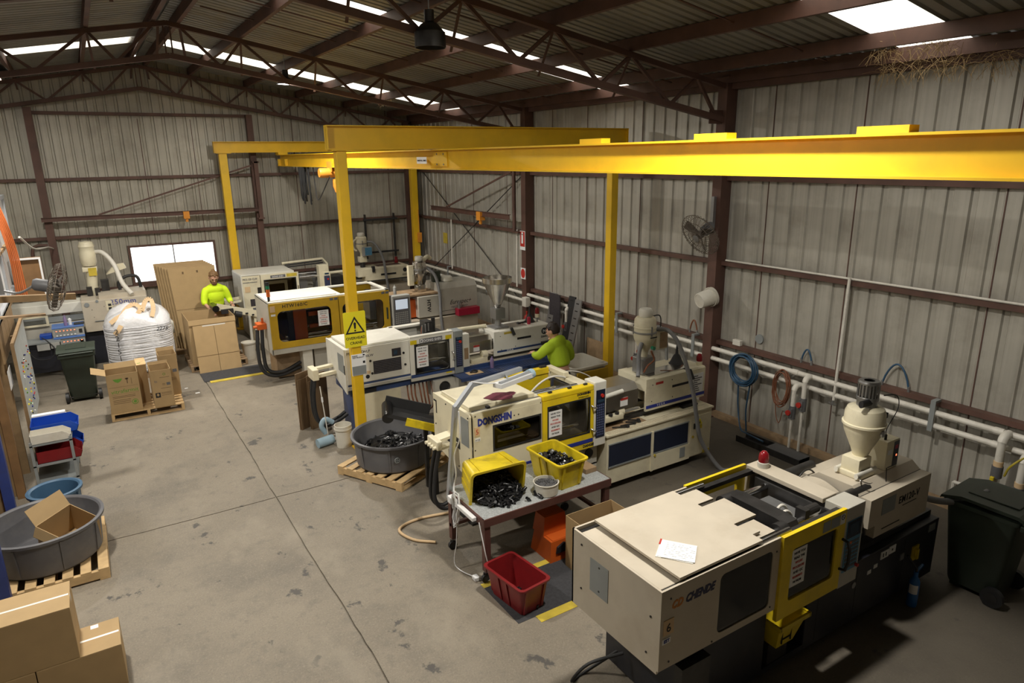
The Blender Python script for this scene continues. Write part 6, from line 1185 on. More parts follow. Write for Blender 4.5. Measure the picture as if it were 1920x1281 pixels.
hl = part('hopper_loader', MB().box(-0.14, 0.10, 18.0, 18.25, 1.42, 1.62, r=0.01).cyl((-0.03, 18.12, 1.62), (0.0, 18.12, 2.0), 0.11, n=16).box(-0.17, 0.12, 18.0, 18.2, 2.0, 2.10, r=0.005).lathe([(0.0, 2.10), (0.13, 2.12), (0.16, 2.2), (0.165, 2.40), (0.15, 2.45), (0.15, 2.53), (0.165, 2.56), (0.13, 2.66), (0, 2.68)], (-0.02, 18.12, 0), 20), 'cream', m1, 35); part('sight_glass', MB().box(-0.06, 0.10, 17.99, 18.0, 1.9, 2.08), 'mustard', hl)
part('valve_block', MB().box(-0.16, -0.05, 17.94, 18.04, 1.46, 1.66).box(0.0, 0.10, 17.92, 18.04, 1.44, 1.62), 'iron', hl); part('lid', MB().add([(0.28, 18.1, 1.88), (0.70, 18.1, 2.0), (0.66, 18.1, 2.1), (0.46, 18.1, 2.08), (0.28, 18.16, 1.90), (0.70, 18.16, 2.02), (0.66, 18.16, 2.12), (0.46, 18.16, 2.1)], [(0,1,2,3),(4,5,6,7),(0,1,5,4),(1,2,6,5),(2,3,7,6),(3,0,4,7)]), 'cream', hl)
part('suction_hose', MB().tube(spl([(0.12, 18.12, 2.42), (0.28, 18.0, 2.40), (0.45, 17.85, 2.15), (0.55, 17.6, 1.75), (0.70, 17.35, 1.5)]), 0.05, 10), 'pvc', hl, 60)
# heat controllers on a grey stand
t = thing('heat_controller', 'blue topped heat controller box with two rows of lamps, upper of the pair', 'controller', (-0.6, 17.0, 0.78), 'heat controllers')
def ctrl(t, x0, x1, z0, z1, y, top):
    part('case', MB().box(x0, x1, y, y+0.45, z0, z1, r=0.006), 'boxgrey', t); part('lid', MB().box(x0-0.01, x1+0.01, y-0.01, y+0.46, z1, z1+0.02), 'ctrlblue' if top else 'greyplastic', t); part('skirt', MB().box(x0-0.005, x1+0.005, y-0.012, y, z0-0.02, z0+0.02), 'ctrlblue', t)
    for i in range(6):
        u = part('module', MB().box(x0+0.04+i*0.065, x0+0.095+i*0.065, y-0.012, y-0.002, z0+0.03, z1-0.02), 'greyplate', t); part('warning_led', MB().box(x0+0.055+i*0.065, x0+0.08+i*0.065, y-0.015, y-0.012, z1-0.06, z1-0.045), 'redled', u); part('switch', MB().box(x0+0.05+i*0.065, x0+0.085+i*0.065, y-0.016, y-0.012, z0+0.04, z0+0.065), 'letterwhite', u)
    part('breaker', MB().box(x1-0.09, x1-0.03, y-0.012, y, z0+0.07, z1-0.05), 'black', t)
ctrl(t, -0.89, -0.33, 0.80, 1.0, 16.9, True)
t = thing('heat_controller', 'grey heat controller box with one row of lamps, lower of the pair', 'controller', (-0.5, 17.0, 0.5), 'heat controllers'); ctrl(t, -0.79, -0.34, 0.56, 0.76, 16.9, False)
t = thing('control_stand', 'grey bench with power sockets under the heat controllers', 'stand', (-0.9, 17.1, 0))
part('top', MB().box(-1.45, -0.78, 16.8, 17.28, 0.74, 0.77), 'greyplate', t); part('top', MB().box(-0.78, -0.25, 16.8, 17.38, 0.51, 0.54), 'greyplate', t)
for x in (-1.42, -0.84, -0.30): part('leg', MB().box(x, x+0.05, 16.84, 16.89, 0, 0.51 if x > -0.5 else 0.74), 'iron', t)
part('front_panel', MB().box(-1.42, -0.80, 16.89, 16.90, 0.1, 0.73), 'navy', t); part('power_socket', MB().box(-1.20, -0.98, 16.78, 16.80, 0.60, 0.73).box(-0.96, -0.80, 16.78, 16.80, 0.62, 0.74), 'boxgrey', t)['kind'] = 'stuff'
part('cable', MB().tube(spl([(-1.4, 16.78, 0.7), (-1.25, 16.74, 0.45), (-1.0, 16.74, 0.42), (-0.9, 16.76, 0.6), (-1.0, 16.8, 0.78), (-1.1, 16.9, 0.85)]), 0.012, 6), 'black', t, 60)
solo('storage_bin', MB().box(-1.14, -0.92, 17.05, 17.25, 0.775, 0.87, r=0.01), 'bluebin', 'bright blue plastic bin beside the upper heat controller', 'bin')
solo('spray_can', MB().lathe([(0, 0), (0.033, 0), (0.033, 0.17), (0.014, 0.20), (0.014, 0.23), (0, 0.23)], (-0.64, 17.05, 1.021), 12), 'purple', 'purple and white spray can on the upper heat controller', 'spray can', smooth=40)
solo('spray_can', MB().lathe([(0, 0), (0.035, 0), (0.035, 0.12), (0.014, 0.14), (0, 0.15)], (-0.56, 17.1, 1.021), 12), 'letterwhite', 'short white can beside the purple can on the heat controller', 'can', smooth=40)
solo('glove', MB().box(-0.50, -0.30, 17.0, 17.15, 1.021, 1.05, r=0.012), 'black', 'black glove lying on the upper heat controller', 'glove')
# ================================================================== pallets, tubs, cartons, table
def pallet(label, x0, y0, L, D, rz=0.0, mt='pine', n=7, h=0.135, perp=False):
    """two way timber pallet: deck boards across three bearers; perp turns the boards along x"""
    t = thing('pallet', label, 'pallet', (x0, y0, 0), 'timber pallets', rz)
    A, B = (D, L) if perp else (L, D)
    mk = (lambda a0, a1, b0, b1, z0, z1: MB().box(b0, b1, a0, a1, z0, z1, r=0.003)) if perp else (lambda a0, a1, b0, b1, z0, z1: MB().box(a0, a1, b0, b1, z0, z1, r=0.003))
    w = A/(n*1.55)
    for i in range(n):
        a = (A-w)*i/(n-1); part('board', mk(a, a+w, 0, B, h-0.02, h), mt, t, local=True)
    for i in range(3):
        b = (B-0.05)*i/2; part('bearer', mk(0, A, b, b+0.05, 0.02, h-0.02), mt, t, local=True)
    for i in range(3):
        a = (A-w)*i/2; part('board', mk(a, a+w, 0, B, 0.0, 0.02), mt, t, local=True)
    return t
# grey tub of black parts on its pallet
pallet('pale timber pallet under the grey tub full of black parts', 3.12, 7.90, 1.12, 1.17, math.radians(28), perp=True)
def tub(label, c, R, z0, z1, mt, name='tub', flat=0.0):
    t = thing(name, label, 'tub', (c[0], c[1], z0)); r0 = R*0.93
    part('shell', MB().lathe([(0, z0), (r0-0.03, z0), (r0, z0+0.03), (R-0.01, z1-0.04), (R+0.028, z1-0.03), (R+0.03, z1), (R, z1+0.006), (R-0.02, z1-0.01), (r0-0.02, z0+0.05), (r0-0.05, z0+0.02), (0, z0+0.02)], (c[0], c[1], 0), 56), mt, t, 40)
    mb = MB()
    for i in range(8):
        a = 2*PI*i/8+0.3; p = Vector((c[0]+(r0+0.004)*math.cos(a), c[1]+(r0+0.004)*math.sin(a), z0+0.04)); q = Vector((c[0]+(R-0.004)*math.cos(a), c[1]+(R-0.004)*math.sin(a), z1-0.05)); mb.bar(p, q, 0.02, 0.012, (math.cos(a), math.sin(a), 0))
    part('mould_rib', mb, mt, t)['kind'] = 'stuff'
    return t
TC = (3.35, 8.69)
tb = tub('round grey tub of black fittings standing on a pallet by the crane post', TC, 0.575, 0.136, 0.56, 'tub')
X = Matrix.Translation((3.18, 8.145, 0.36))
part('moulded_emblem', MB().lathe([(0.03, -0.004), (0.04, -0.004), (0.04, 0.01), (0.03, 0.01)], (0, 0, 0), 16, 'y').bar((-0.03, 0, 0), (0.03, 0, 0), 0.008, 0.01).bar((0, 0, -0.03), (0, 0, 0.03), 0.008, 0.01, (1, 0, 0)).xf(X), 'greyplate', tb)
solo('bucket', MB().lathe([(0, 0), (0.115, 0), (0.125, 0.29), (0.14, 0.29), (0.14, 0.31), (0.133, 0.31), (0.135, 0.36), (0.125, 0.36), (0.11, 0.05), (0, 0.05)], (2.98, 9.86, 0), 28), 'bucket', 'dirty white bucket on the floor between the crane post and the grey tub', 'bucket', smooth=40)
t = thing('oil_jug', 'pale blue plastic jug lying on the floor under the white manifold', 'jug', (2.72, 10.15, 0))
part('body', MB().tube(spl([(2.60, 10.0, 0.07), (2.72, 10.02, 0.075), (2.86, 10.05, 0.08)]), 0.075, 14), 'lightblue', t, 60); part('neck', MB().tube(spl([(2.82, 10.28, 0.10), (2.76, 10.28, 0.24), (2.83, 10.28, 0.34), (2.95, 10.28, 0.26)]), 0.04, 10), 'lightblue', t, 60)
t = thing('wand', 'thin pale air gun lance hanging from the white manifold', 'air gun', (2.85, 10.25, 0.05)); part('tube', MB().tube([(2.80, 10.3, 0.9), (2.84, 10.22, 0.06)], 0.009, 6), 'pvc', t); part('joint', MB().cyl((2.81, 10.28, 0.72), (2.813, 10.275, 0.64), 0.016, n=8), 'letterwhite', t)
for i, (x, y, w, h, rz) in enumerate(((2.70, 10.98, 0.30, 0.98, 0.5), (2.90, 10.90, 0.36, 0.94, 0.35))):
    t = thing('carton_sheet', ('dark flattened carton standing under the white manifold, outer one', 'dark flattened carton standing behind the hydraulic hose of the white machine')[i], 'cardboard', (x, y, 0), None, rz); part('sheet', MB().box(-w/2, w/2, -0.02, 0.0, 0.0, h), 'letterbrown', t, local=True); part('flap', MB().box(-w/2, w/2, -0.055, -0.035, 0.0, h*0.9), 'letterbrown', t, local=True)
# ------------------------------------------------------------------ black fittings (first the loose heap under them)
def fitting_mesh(kind):
    mb = MB()
    if kind == 0: mb.lathe([(0.010, -0.032), (0.016, -0.032), (0.016, -0.005), (0.020, -0.003), (0.020, 0.006), (0.015, 0.008), (0.013, 0.032), (0.009, 0.032)], (0, 0, 0), 10)
    elif kind == 1: mb.tube([(0, 0, -0.03), (0, 0, 0.0), (0.012, 0, 0.02), (0.032, 0, 0.026)], 0.013, 8)
    else: mb.lathe([(0.014, -0.012), (0.024, -0.012), (0.026, 0.0), (0.024, 0.012), (0.014, 0.012), (0.014, -0.012)], (0, 0, 0), 12)
    return mb
def scatter_fittings(pts, label, group, mt, scale, kinds, seed, cat='fitting', name='pipe_fitting'):
    rr = random.Random(seed); me = {}
    for k in set(kinds):
        me[k] = mesh_from(name, fitting_mesh(k), M[mt], Vector((0, 0, 0)), 40)
    for p in pts:
        o = bpy.data.objects.new(name, me[rr.choice(kinds)]); COL.objects.link(o); o.location = p; s = scale*rr.uniform(0.85, 1.15); o.scale = (s, s, s)
        o.rotation_euler = (rr.uniform(0, PI), rr.uniform(0, PI), rr.uniform(0, PI)); tag(o, label, cat, group)
def heap(name, label, c, rx, ry, hfun, z, mt, n=14):
    """bumpy solid mass below the loose pieces"""
    rr = random.Random(int(c[0]*100)); vs = [(c[0], c[1], z+hfun(0, 0))]; fs = []; m = 28
    for i in range(1, n+1):
        for j in range(m):
            r = i/n; a = 2*PI*j/m; u, v = r*math.cos(a), r*math.sin(a); hh = hfun(u, v)
            vs.append((c[0]+rx*u, c[1]+ry*v, z+max(0.001, hh+rr.uniform(-0.012, 0.012)*(1 if i < n else 0))))
    for j in range(m): fs.append((0, 1+j, 1+(j+1) % m))
    for i in range(n-1):
        for j in range(m): fs.append((1+i*m+j, 1+i*m+(j+1) % m, 1+(i+1)*m+(j+1) % m, 1+(i+1)*m+j))
    vs.append((c[0], c[1], z)); b = len(vs)-1
    for j in range(m): fs.append((b, 1+(n-1)*m+(j+1) % m, 1+(n-1)*m+j))
    o = solo(name, MB().add(vs, fs), mt, label, 'fittings', (c[0], c[1], z)); o['kind'] = 'stuff'; return o
rr = random.Random(11)
hf = lambda u, v: 0.20 - 0.09*(u*u+v*v) + 0.05*math.sin(1.6*u+0.8) + 0.03*v
heap('fittings_heap', 'mass of black fittings filling the bottom of the grey tub', TC, 0.50, 0.50, lambda u, v: hf(u, v), 0.158, 'blackgloss')
pts = []
for i in range(130):
    a, r = rr.uniform(0, 2*PI), 0.49*math.sqrt(rr.random()); u, v = r/0.50*math.cos(a), r/0.50*math.sin(a); pts.append((TC[0]+0.50*u, TC[1]+0.50*v, 0.158+hf(u, v)+rr.uniform(0.0, 0.025)))
scatter_fittings(pts, 'black plastic fitting lying loose in the grey tub', 'black fittings in the grey tub', 'blackgloss', 1.1, [0, 1], 1)
# ------------------------------------------------------------------ brown steel table on castors
tb = thing('work_table', 'brown steel table with a speckled top on castors in front of the blue lettered machine', 'table', (3.9, 5.93, 0))
X0, X1, Y0, Y1 = 3.05, 4.73, 5.49, 6.33
part('tabletop', MB().box(X0, X1, Y0, Y1, 0.757, 0.770), 'tabletop', tb)
part('frame', MB().box(X0-0.012, X1+0.012, Y0-0.014, Y0+0.03, 0.68, 0.768).box(X0-0.012, X1+0.012, Y1-0.03, Y1+0.014, 0.68, 0.768).box(X0-0.014, X0+0.03, Y0, Y1, 0.68, 0.768).box(X1-0.03, X1+0.014, Y0, Y1, 0.68, 0.768), 'table', tb)
for x in (X0, X1-0.07):
    for y in (Y0, Y1-0.07):
        lg = part('leg', MB().box(x, x+0.07, y, y+0.07, 0.14, 0.69), 'table', tb)
        cx, cy = x+0.035, y+0.035
        part('castor', MB().box(cx-0.03, cx+0.03, cy-0.025, cy+0.025, 0.125, 0.14).bar((cx-0.022, cy, 0.13), (cx-0.03, cy, 0.05), 0.045, 0.006).bar((cx+0.022, cy, 0.13), (cx+0.014, cy, 0.05), 0.045, 0.006), 'steel', lg)
        part('wheel', MB().cyl((cx-0.014, cy-0.018, 0.052), (cx-0.014, cy+0.018, 0.052), 0.052, n=18), 'black', lg, 40)
part('lower_rail', MB().box(X0, X1, Y1-0.06, Y1-0.02, 0.30, 0.34).box(X1-0.06, X1-0.02, Y0, Y1, 0.30, 0.34), 'table', tb)
def crate(name, label, base, L, Wd, H, mt, rz=0.0, pitch=0.0, taper=0.07, roll=0.0, cat='crate'):
    """open plastic crate, local origin at the centre of its floor"""
    from mathutils import Euler
    t = thing(name, label, cat, base); t.rotation_euler = Euler((pitch, roll, rz), 'XYZ')
    a0, b0, a1, b1 = L/2-taper, Wd/2-taper, L/2-0.02, Wd/2-0.02; th = 0.008
    def ringp(a, b, z, r): return [(p, q, z) for p, q in rrect(-a, a, -b, b, r, 3)]
    rings = [ringp(a0, b0, 0, 0.04), ringp(a1, b1, H-0.02, 0.05), ringp(L/2, Wd/2, H-0.02, 0.05), ringp(L/2, Wd/2, H, 0.05), ringp(a1-th, b1-th, H, 0.045), ringp(a0-th, b0-th, th, 0.035)]
    n = len(rings[0]); vs = [p for r in rings for p in r]; fs = []
    for i in range(len(rings)-1):
        for j in range(n): fs.append((i*n+j, i*n+(j+1) % n, (i+1)*n+(j+1) % n, (i+1)*n+j))
    fs += [tuple(range(n)), tuple(range(5*n, 6*n))]
    part('shell', MB().add(vs, fs), mt, t, 35, local=True)
    mb = MB()
    for s in (-1, 1):
        for f in (-0.45, 0.45): mb.bar((f*L*0.6, s*(b0+0.006), 0.02), (f*L*0.66, s*(b1+0.005), H-0.03), 0.03, 0.014, (0, s, 0))
        mb.bar((s*(a0+0.005), -0.05, 0.02), (s*(a1+0.005), -0.05, H-0.03), 0.03, 0.014, (s, 0, 0)); mb.bar((s*(a0+0.005), 0.08, 0.02), (s*(a1+0.005), 0.08, H-0.03), 0.03, 0.014, (s, 0, 0))
    part('moulded_rib', mb, mt, t, local=True)['kind'] = 'stuff'
    return t
crate('plastic_crate', 'yellow crate of black rings standing upright on the speckled table', (4.215, 5.83, 0.771), 0.44, 0.66, 0.33, 'crate', math.radians(2))
hf2 = lambda u, v: 0.235 - 0.03*(u*u+v*v) + 0.015*math.sin(5*u+2*v)
heap('rings_heap', 'mass of black rings filling the upright yellow crate', (4.215, 5.83), 0.175, 0.275, hf2, 0.782, 'blackgloss', 10)
pts = [(4.215+rr.uniform(-0.165, 0.165), 5.83+rr.uniform(-0.265, 0.265), 0) for i in range(75)]
pts = [(x, y, 0.782+hf2((x-4.215)/0.19, (y-5.83)/0.285)+rr.uniform(0.004, 0.028)) for x, y, _ in pts]
scatter_fittings(pts[:66], 'black plastic ring lying in the upright yellow crate', 'black rings in the upright yellow crate', 'blackgloss', 1.0, [2], 2, 'ring', 'plastic_ring')
scatter_fittings(pts[66:], 'light grey plastic ring among the black ones in the upright yellow crate', 'grey rings in the upright yellow crate', 'alu', 1.05, [2], 3, 'ring', 'plastic_ring')
# the second crate lies on its long side, mouth to the front
crate('plastic_crate', 'yellow crate tipped on its side spilling black fittings onto the table', (3.42, 6.14, 1.000), 0.68, 0.46, 0.36, 'crate', math.radians(-3), math.radians(100))
hf3 = lambda u, v: max(0.0, 0.30*(1-(u*u)*0.75)*(0.58+0.62*v) if v > -0.94 else 0.0)
heap('fittings_heap', 'sloping mass of black fittings spilling from the tipped yellow crate', (3.44, 5.87), 0.30, 0.27, lambda u, v: max(0.012, 0.235*(1-0.75*u*u)*(0.62+0.55*v)), 0.7705, 'blackgloss')
pts = []
for i in range(150):
    a, r = rr.uniform(0, 2*PI), math.sqrt(rr.random()); u, v = r*math.cos(a), r*math.sin(a)
    pts.append((3.44+0.30*u, 5.87+0.27*v, 0.7705+max(0.022, 0.235*(1-0.75*u*u)*(0.62+0.55*v))+rr.uniform(0.0, 0.022)))
for i in range(14): pts.append((rr.uniform(3.28, 3.86), rr.uniform(5.54, 5.66), 0.794))
scatter_fittings(pts, 'black plastic pipe fitting spilled from the tipped yellow crate', 'black fittings of the tipped yellow crate', 'blackgloss', 1.15, [0, 0, 1], 4)
t = thing('round_tub', 'round white bowl of small black o-rings on the speckled table', 'bowl', (3.92, 5.62, 0.771)); part('bowl', MB().lathe([(0, 0), (0.125, 0), (0.135, 0.01), (0.14, 0.125), (0.146, 0.13), (0.146, 0.14), (0.134, 0.14), (0.128, 0.02), (0, 0.015)], (3.92, 5.62, 0.771), 36), 'bucket', t, 40)
o = heap('small_rings', 'fine black rings filling the white bowl', (3.92, 5.62), 0.125, 0.125, lambda u, v: 0.092, 0.787, 'black', 8)
mb = MB(); 
for i in range(260):
    a, r = rr.uniform(0, 2*PI), 0.115*math.sqrt(rr.random()); c = Vector((3.92+r*math.cos(a), 5.62+r*math.sin(a), 0.883+rr.uniform(0, 0.006))); ax = Vector((rr.uniform(-1, 1), rr.uniform(-1, 1), 1.2)).normalized(); e = ax.orthogonal().normalized(); f = ax.cross(e)
    mb.tube([c+(e*math.cos(k*PI/3)+f*math.sin(k*PI/3))*0.011 for k in range(6)], 0.0028, 4, closed=True)
o = solo('small_rings', mb, 'greyplastic', 'loose dark o-rings on top in the white bowl', 'rings'); o['kind'] = 'stuff'
solo('wood_block', MB().box(4.52, 4.70, 6.0, 6.22, 0.7705, 0.84, r=0.003), 'pine', 'pale timber block behind the upright yellow crate', 'block'); solo('wood_block', MB().box(4.56, 4.72, 5.72, 5.93, 0.7705, 0.83, r=0.003), 'oldpine', 'brown grey timber block at the corner of the table', 'block')
# bent lamp stand with magnifier light
t = thing('arm_lamp', 'grey bent square tube lamp stand with a fluorescent head over the cream hatch', 'lamp', (3.05, 5.97, 0.70))
part('post', MB().bar((3.05, 6.30, 0.66), (3.05, 6.05, 1.85), 0.05, 0.05, (1, 0, 0)), 'alu', t); part('arm', MB().bar((3.05, 6.05, 1.83), (3.30, 6.12, 2.03), 0.05, 0.05), 'alu', t); part('arm', MB().bar((3.28, 6.12, 2.02), (4.10, 6.40, 1.98), 0.05, 0.05), 'alu', t)
hd = part('lamp_head', MB().bar((3.60, 6.10, 1.95), (4.16, 6.30, 1.93), 0.12, 0.05), 'lampwhite', t); part('tube_light', MB().cyl((3.62, 6.08, 1.985), (4.14, 6.28, 1.965), 0.018, n=10), 'alu', hd, 40); part('head_cap', MB().cyl((4.14, 6.29, 1.93), (4.20, 6.31, 1.93), 0.06, n=16), 'lightblue', hd, 40); part('clip', MB().bar((3.8, 6.2, 1.96), (3.82, 6.3, 2.0), 0.02, 0.02), 'greyplate', hd)
part('cord', MB().tube(spl([(3.06, 6.0, 1.80), (3.075, 6.02, 1.5), (3.05, 6.12, 1.25), (3.08, 6.16, 1.0), (3.07, 6.2, 0.85), (3.02, 6.1, 0.7)]), 0.008, 6).tube(spl([(3.28, 6.10, 2.06), (3.45, 6.14, 2.0), (3.62, 6.14, 1.97)]), 0.008, 6), 'letterwhite', t, 60)
t = thing('power_cord', 'tangled white extension cord hanging from the corner of the brown table', 'cord', (3.02, 6.0, 0.1))
pts = []
for i in range(70):
    a = i*0.62; pts.append((2.99+0.03*math.sin(i*1.3), 6.02+(0.055+0.02*math.sin(i*0.7))*math.cos(a), 0.66+(0.19+0.03*math.sin(i*0.5))*math.sin(a)))
part('coil', MB().tube(pts, 0.006, 5), 'letterwhite', t, 60); part('tail', MB().tube(spl([(2.99, 6.0, 0.5), (2.95, 5.95, 0.3), (2.9, 5.9, 0.06), (3.0, 5.65, 0.02), (3.1, 5.48, 0.05), (3.03, 5.45, 0.4), (3.02, 5.55, 0.72)]), 0.006, 6), 'letterwhite', t, 60)
part('plug', MB().box(2.97, 3.03, 5.58, 5.66, 0.0, 0.05, r=0.01), 'letterwhite', t); part('power_board', MB().box(2.98, 3.03, 5.62, 6.02, 0.70, 0.745, r=0.006), 'letterwhite', t); part('adaptor', MB().box(2.96, 3.02, 6.08, 6.16, 0.70, 0.78, r=0.006), 'letterwhite', t)
# red crate, stool, carton under/next to the table
crate('plastic_crate', 'red crate with a few black scraps on the floor beside the table leg', (3.19, 5.10, 0.005), 0.40, 0.64, 0.33, 'redplastic', math.radians(7))
pts = [(3.19+rr.uniform(-0.11, 0.11), 5.05+rr.uniform(-0.2, 0.2), 0.030) for i in range(30)]
scatter_fittings(pts, 'small black scrap in the bottom of the red crate', 'black scraps in the red crate', 'blackgloss', 0.8, [1, 2], 6, 'scrap', 'plastic_scrap')
t = thing('step_stool', 'orange plastic step stool stored under the table', 'stool', (4.02, 5.56, 0))
def tap(a0, b0, a1, b1, z0, z1, cx, cy): return MB().add([(cx-a0, cy-b0, z0), (cx+a0, cy-b0, z0), (cx+a0, cy+b0, z0), (cx-a0, cy+b0, z0), (cx-a1, cy-b1, z1), (cx+a1, cy-b1, z1), (cx+a1, cy+b1, z1), (cx-a1, cy+b1, z1)], [(0,3,2,1),(4,5,6,7),(0,1,5,4),(1,2,6,5),(2,3,7,6),(3,0,4,7)])
part('lower_step', tap(0.20, 0.20, 0.17, 0.17, 0, 0.24, 4.04, 5.62), 'orange', t); part('upper_step', tap(0.17, 0.11, 0.14, 0.09, 0.24, 0.46, 4.04, 5.71), 'orange', t); part('arch_opening', MB().prism([(3.92, 0.10), (4.14, 0.10), (4.12, 0.17), (4.03, 0.21), (3.94, 0.17)], 'y', 5.415, 5.44), 'letterblack', t)
part('tread', MB().box(3.90, 4.18, 5.46, 5.60, 0.24, 0.246), 'orange', t); part('tread', MB().box(3.92, 4.16, 5.64, 5.78, 0.46, 0.466), 'orange', t)
def open_carton(name, label, x0, x1, y0, y1, z0, z1, rz=0.0, flaps=(), th=0.006, prints=None, cat='carton', mt='carton'):
    cx, cy = (x0+x1)/2, (y0+y1)/2; t = thing(name, label, cat, (cx, cy, z0), None, rz); a, b, h = (x1-x0)/2, (y1-y0)/2, z1-z0
    part('wall', MB().box(-a, a, -b, -b+th, 0, h), mt, t, local=True); part('wall', MB().box(-a, a, b-th, b, 0, h), mt, t, local=True); part('wall', MB().box(-a, -a+th, -b+th, b-th, 0, h), mt, t, local=True); part('wall', MB().box(a-th, a, -b+th, b-th, 0, h), mt, t, local=True)
    part('floor_panel', MB().box(-a+th, a-th, -b+th, b-th, 0, th), 'cartonin', t, local=True)
    for side, ln, ang in flaps:
        dz, do = ln*math.sin(ang), ln*math.cos(ang)
        if side == 'front': p = [(-a, -b, h), (a, -b, h), (a, -b-do, h+dz), (-a, -b-do, h+dz)]
        elif side == 'back': p = [(-a, b, h), (a, b, h), (a, b+do, h+dz), (-a, b+do, h+dz)]
        elif side == 'l': p = [(-a, -b, h), (-a, b, h), (-a-do, b, h+dz), (-a-do, -b, h+dz)]
        else: p = [(a, -b, h), (a, b, h), (a+do, b, h+dz), (a+do, -b, h+dz)]
        part('flap', MB().add(p + [(q[0], q[1], q[2]-th) for q in p], [(0,1,2,3),(7,6,5,4),(0,4,5,1),(1,5,6,2),(2,6,7,3),(3,7,4,0)]), mt, t, local=True)
    return t
open_carton('carton', 'open brown carton standing behind the beige machine end beside the orange stool', 3.965, 4.60, 5.06, 5.31, 0.004, 0.62)
# anti fatigue mats
t = thing('floor_mat', 'dark rubber mat with yellow edges between the table and the beige machine', 'mat', (3.9, 5.0, 0)); part('mat_sheet', MB().box(3.0, 4.3, 4.77, 5.44, 0.0, 0.0035), 'rubbermat', t)
part('edge_strip', MB().box(3.20, 4.3, 4.665, 4.77, 0.0, 0.004), 'mustard', t); part('edge_strip', MB().box(3.0, 4.3, 5.44, 5.52, 0, 0.004), 'mustard', t)
t = thing('floor_mat', 'dark rubber mat with a yellow edge in front of the ochre doored machine', 'mat', (2.6, 14.3, 0)); part('mat_sheet', MB().box(1.62, 2.9, 14.55, 15.2, 0.0, 0.012), 'rubbermat', t); part('edge_strip', MB().box(1.72, 3.0, 14.42, 14.55, 0.0, 0.012), 'mustard', t)
# ------------------------------------------------------------------ tub by the partition
pallet('pale timber pallet under the grey tub with the small carton', -1.42, 7.86, 1.09, 1.31, math.radians(0))
tub('round grey tub holding one open carton, on the pallet by the blue rack post', (-0.88, 8.50), 0.56, 0.136, 0.57, 'tub')
t = open_carton('carton', 'small open carton tilted inside the grey tub by the partition', -0.97, -0.55, 7.82, 8.24, 0.30, 0.66, math.radians(35), flaps=(('back', 0.20, 0.9), ('l', 0.12, -1.2)))
t.location = (-0.66, 8.42, 0.215); t.rotation_euler = (math.radians(14), math.radians(-8), math.radians(38))
t = tub('round blue tub behind the grey tub by the partition', (-0.80, 9.50), 0.27, 0.0, 0.50, 'bluetub')
solo('plastic_ring', MB().lathe([(0.03, 0), (0.035, 0.03), (0.02, 0.035), (0.02, 0.0)], (-0.86, 9.44, 0.021), 12), 'letterwhite', 'white plastic ring at the bottom of the blue tub', 'ring')
# ------------------------------------------------------------------ nearest cartons
def closed_carton(label, x0, x1, y0, y1, z0, z1, tape=True, sticker=False, group='taped cartons'):
    t = thing('carton', label, 'carton', ((x0+x1)/2, (y0+y1)/2, z0), group); part('body', MB().box(x0, x1, y0, y1, z0, z1, r=0.003), 'carton', t); ym = (y0+y1)/2
    part('flap', MB().box(x0+0.002, x1-0.002, y0+0.002, ym-0.002, z1, z1+0.004), 'carton', t); part('flap', MB().box(x0+0.002, x1-0.002, ym+0.002, y1-0.002, z1, z1+0.004), 'carton', t)
    if tape: part('tape_strip', MB().box(x0+0.03, x1-0.01, ym-0.012, ym+0.012, z1+0.004, z1+0.0048).box(x1, x1+0.0008, ym-0.022, ym+0.022, z1-0.06, z1), 'tape', t)
    if sticker: part('sticker', MB().box(x1-0.22, x1-0.16, y1-0.07, y1-0.015, z1+0.004, z1+0.005), 'paper', t)
    return t
closed_carton('large taped carton on top of the stack at the near corner', -1.25, -0.57, 5.985, 6.42, 0.406, 0.885, tape=True)
closed_carton('taped carton with a white sticker at the bottom of the near stack', -0.878, -0.270, 5.98, 6.41, 0, 0.40, sticker=True)
closed_carton('carton at the bottom of the near stack under the large one', -1.50, -0.886, 5.98, 6.41, 0, 0.40)
# ------------------------------------------------------------------ carton pallet by the bulk bag
pallet('timber pallet carrying the printed open cartons', -0.09, 13.10, 1.16, 0.95, math.radians(-3), mt='pine', n=6, perp=True)
bpy.data.objects[[o.name for o in COL.objects if o.name.startswith('pallet')][-1]].rotation_euler = (0, 0, math.radians(-1.5))
def printing(t, fr, w, h, lead):
    """flat print on the front wall of a carton (local coordinates of the thing)"""
    b = fr
    def bx(n, x0, x1, z0, z1, mt, kind=None): 
        o = part(n, MB().box(x0, x1, b-0.0012, b, z0, z1), mt, t, local=True)
    return bx
tA = open_carton('carton', 'wide open printed carton with a green leaf mark, on the carton pallet', -0.075, 0.412, 13.12, 13.56, 0.137, 0.84, flaps=(('back', 0.10, 1.2), ('l', 0.22, 0.35)))
bx = printing(tA, -0.22, 0.48, 0.7, 0)
part('leaf_print', MB().prism([(-0.15, 0.62), (0.0, 0.62), (-0.03, 0.575), (-0.075, 0.55), (-0.12, 0.575)], 'y', -0.2212, -0.22), 'lettergreen', tA, local=True)
bx('print_rule', -0.22, 0.22, 0.47, 0.473, 'letterbrown'); bx('print_rule', -0.20, 0.22, 0.335, 0.338, 'letterbrown')
mb = MB()
for z in (0.30, 0.275, 0.23, 0.20, 0.17): mb.box(-0.19, 0.16 if z > 0.26 else 0.08, -0.2212, -0.22, z, z+0.008)
o = part('print_lines', mb, 'letterbrown', tA, local=True); o['kind'] = 'stuff'
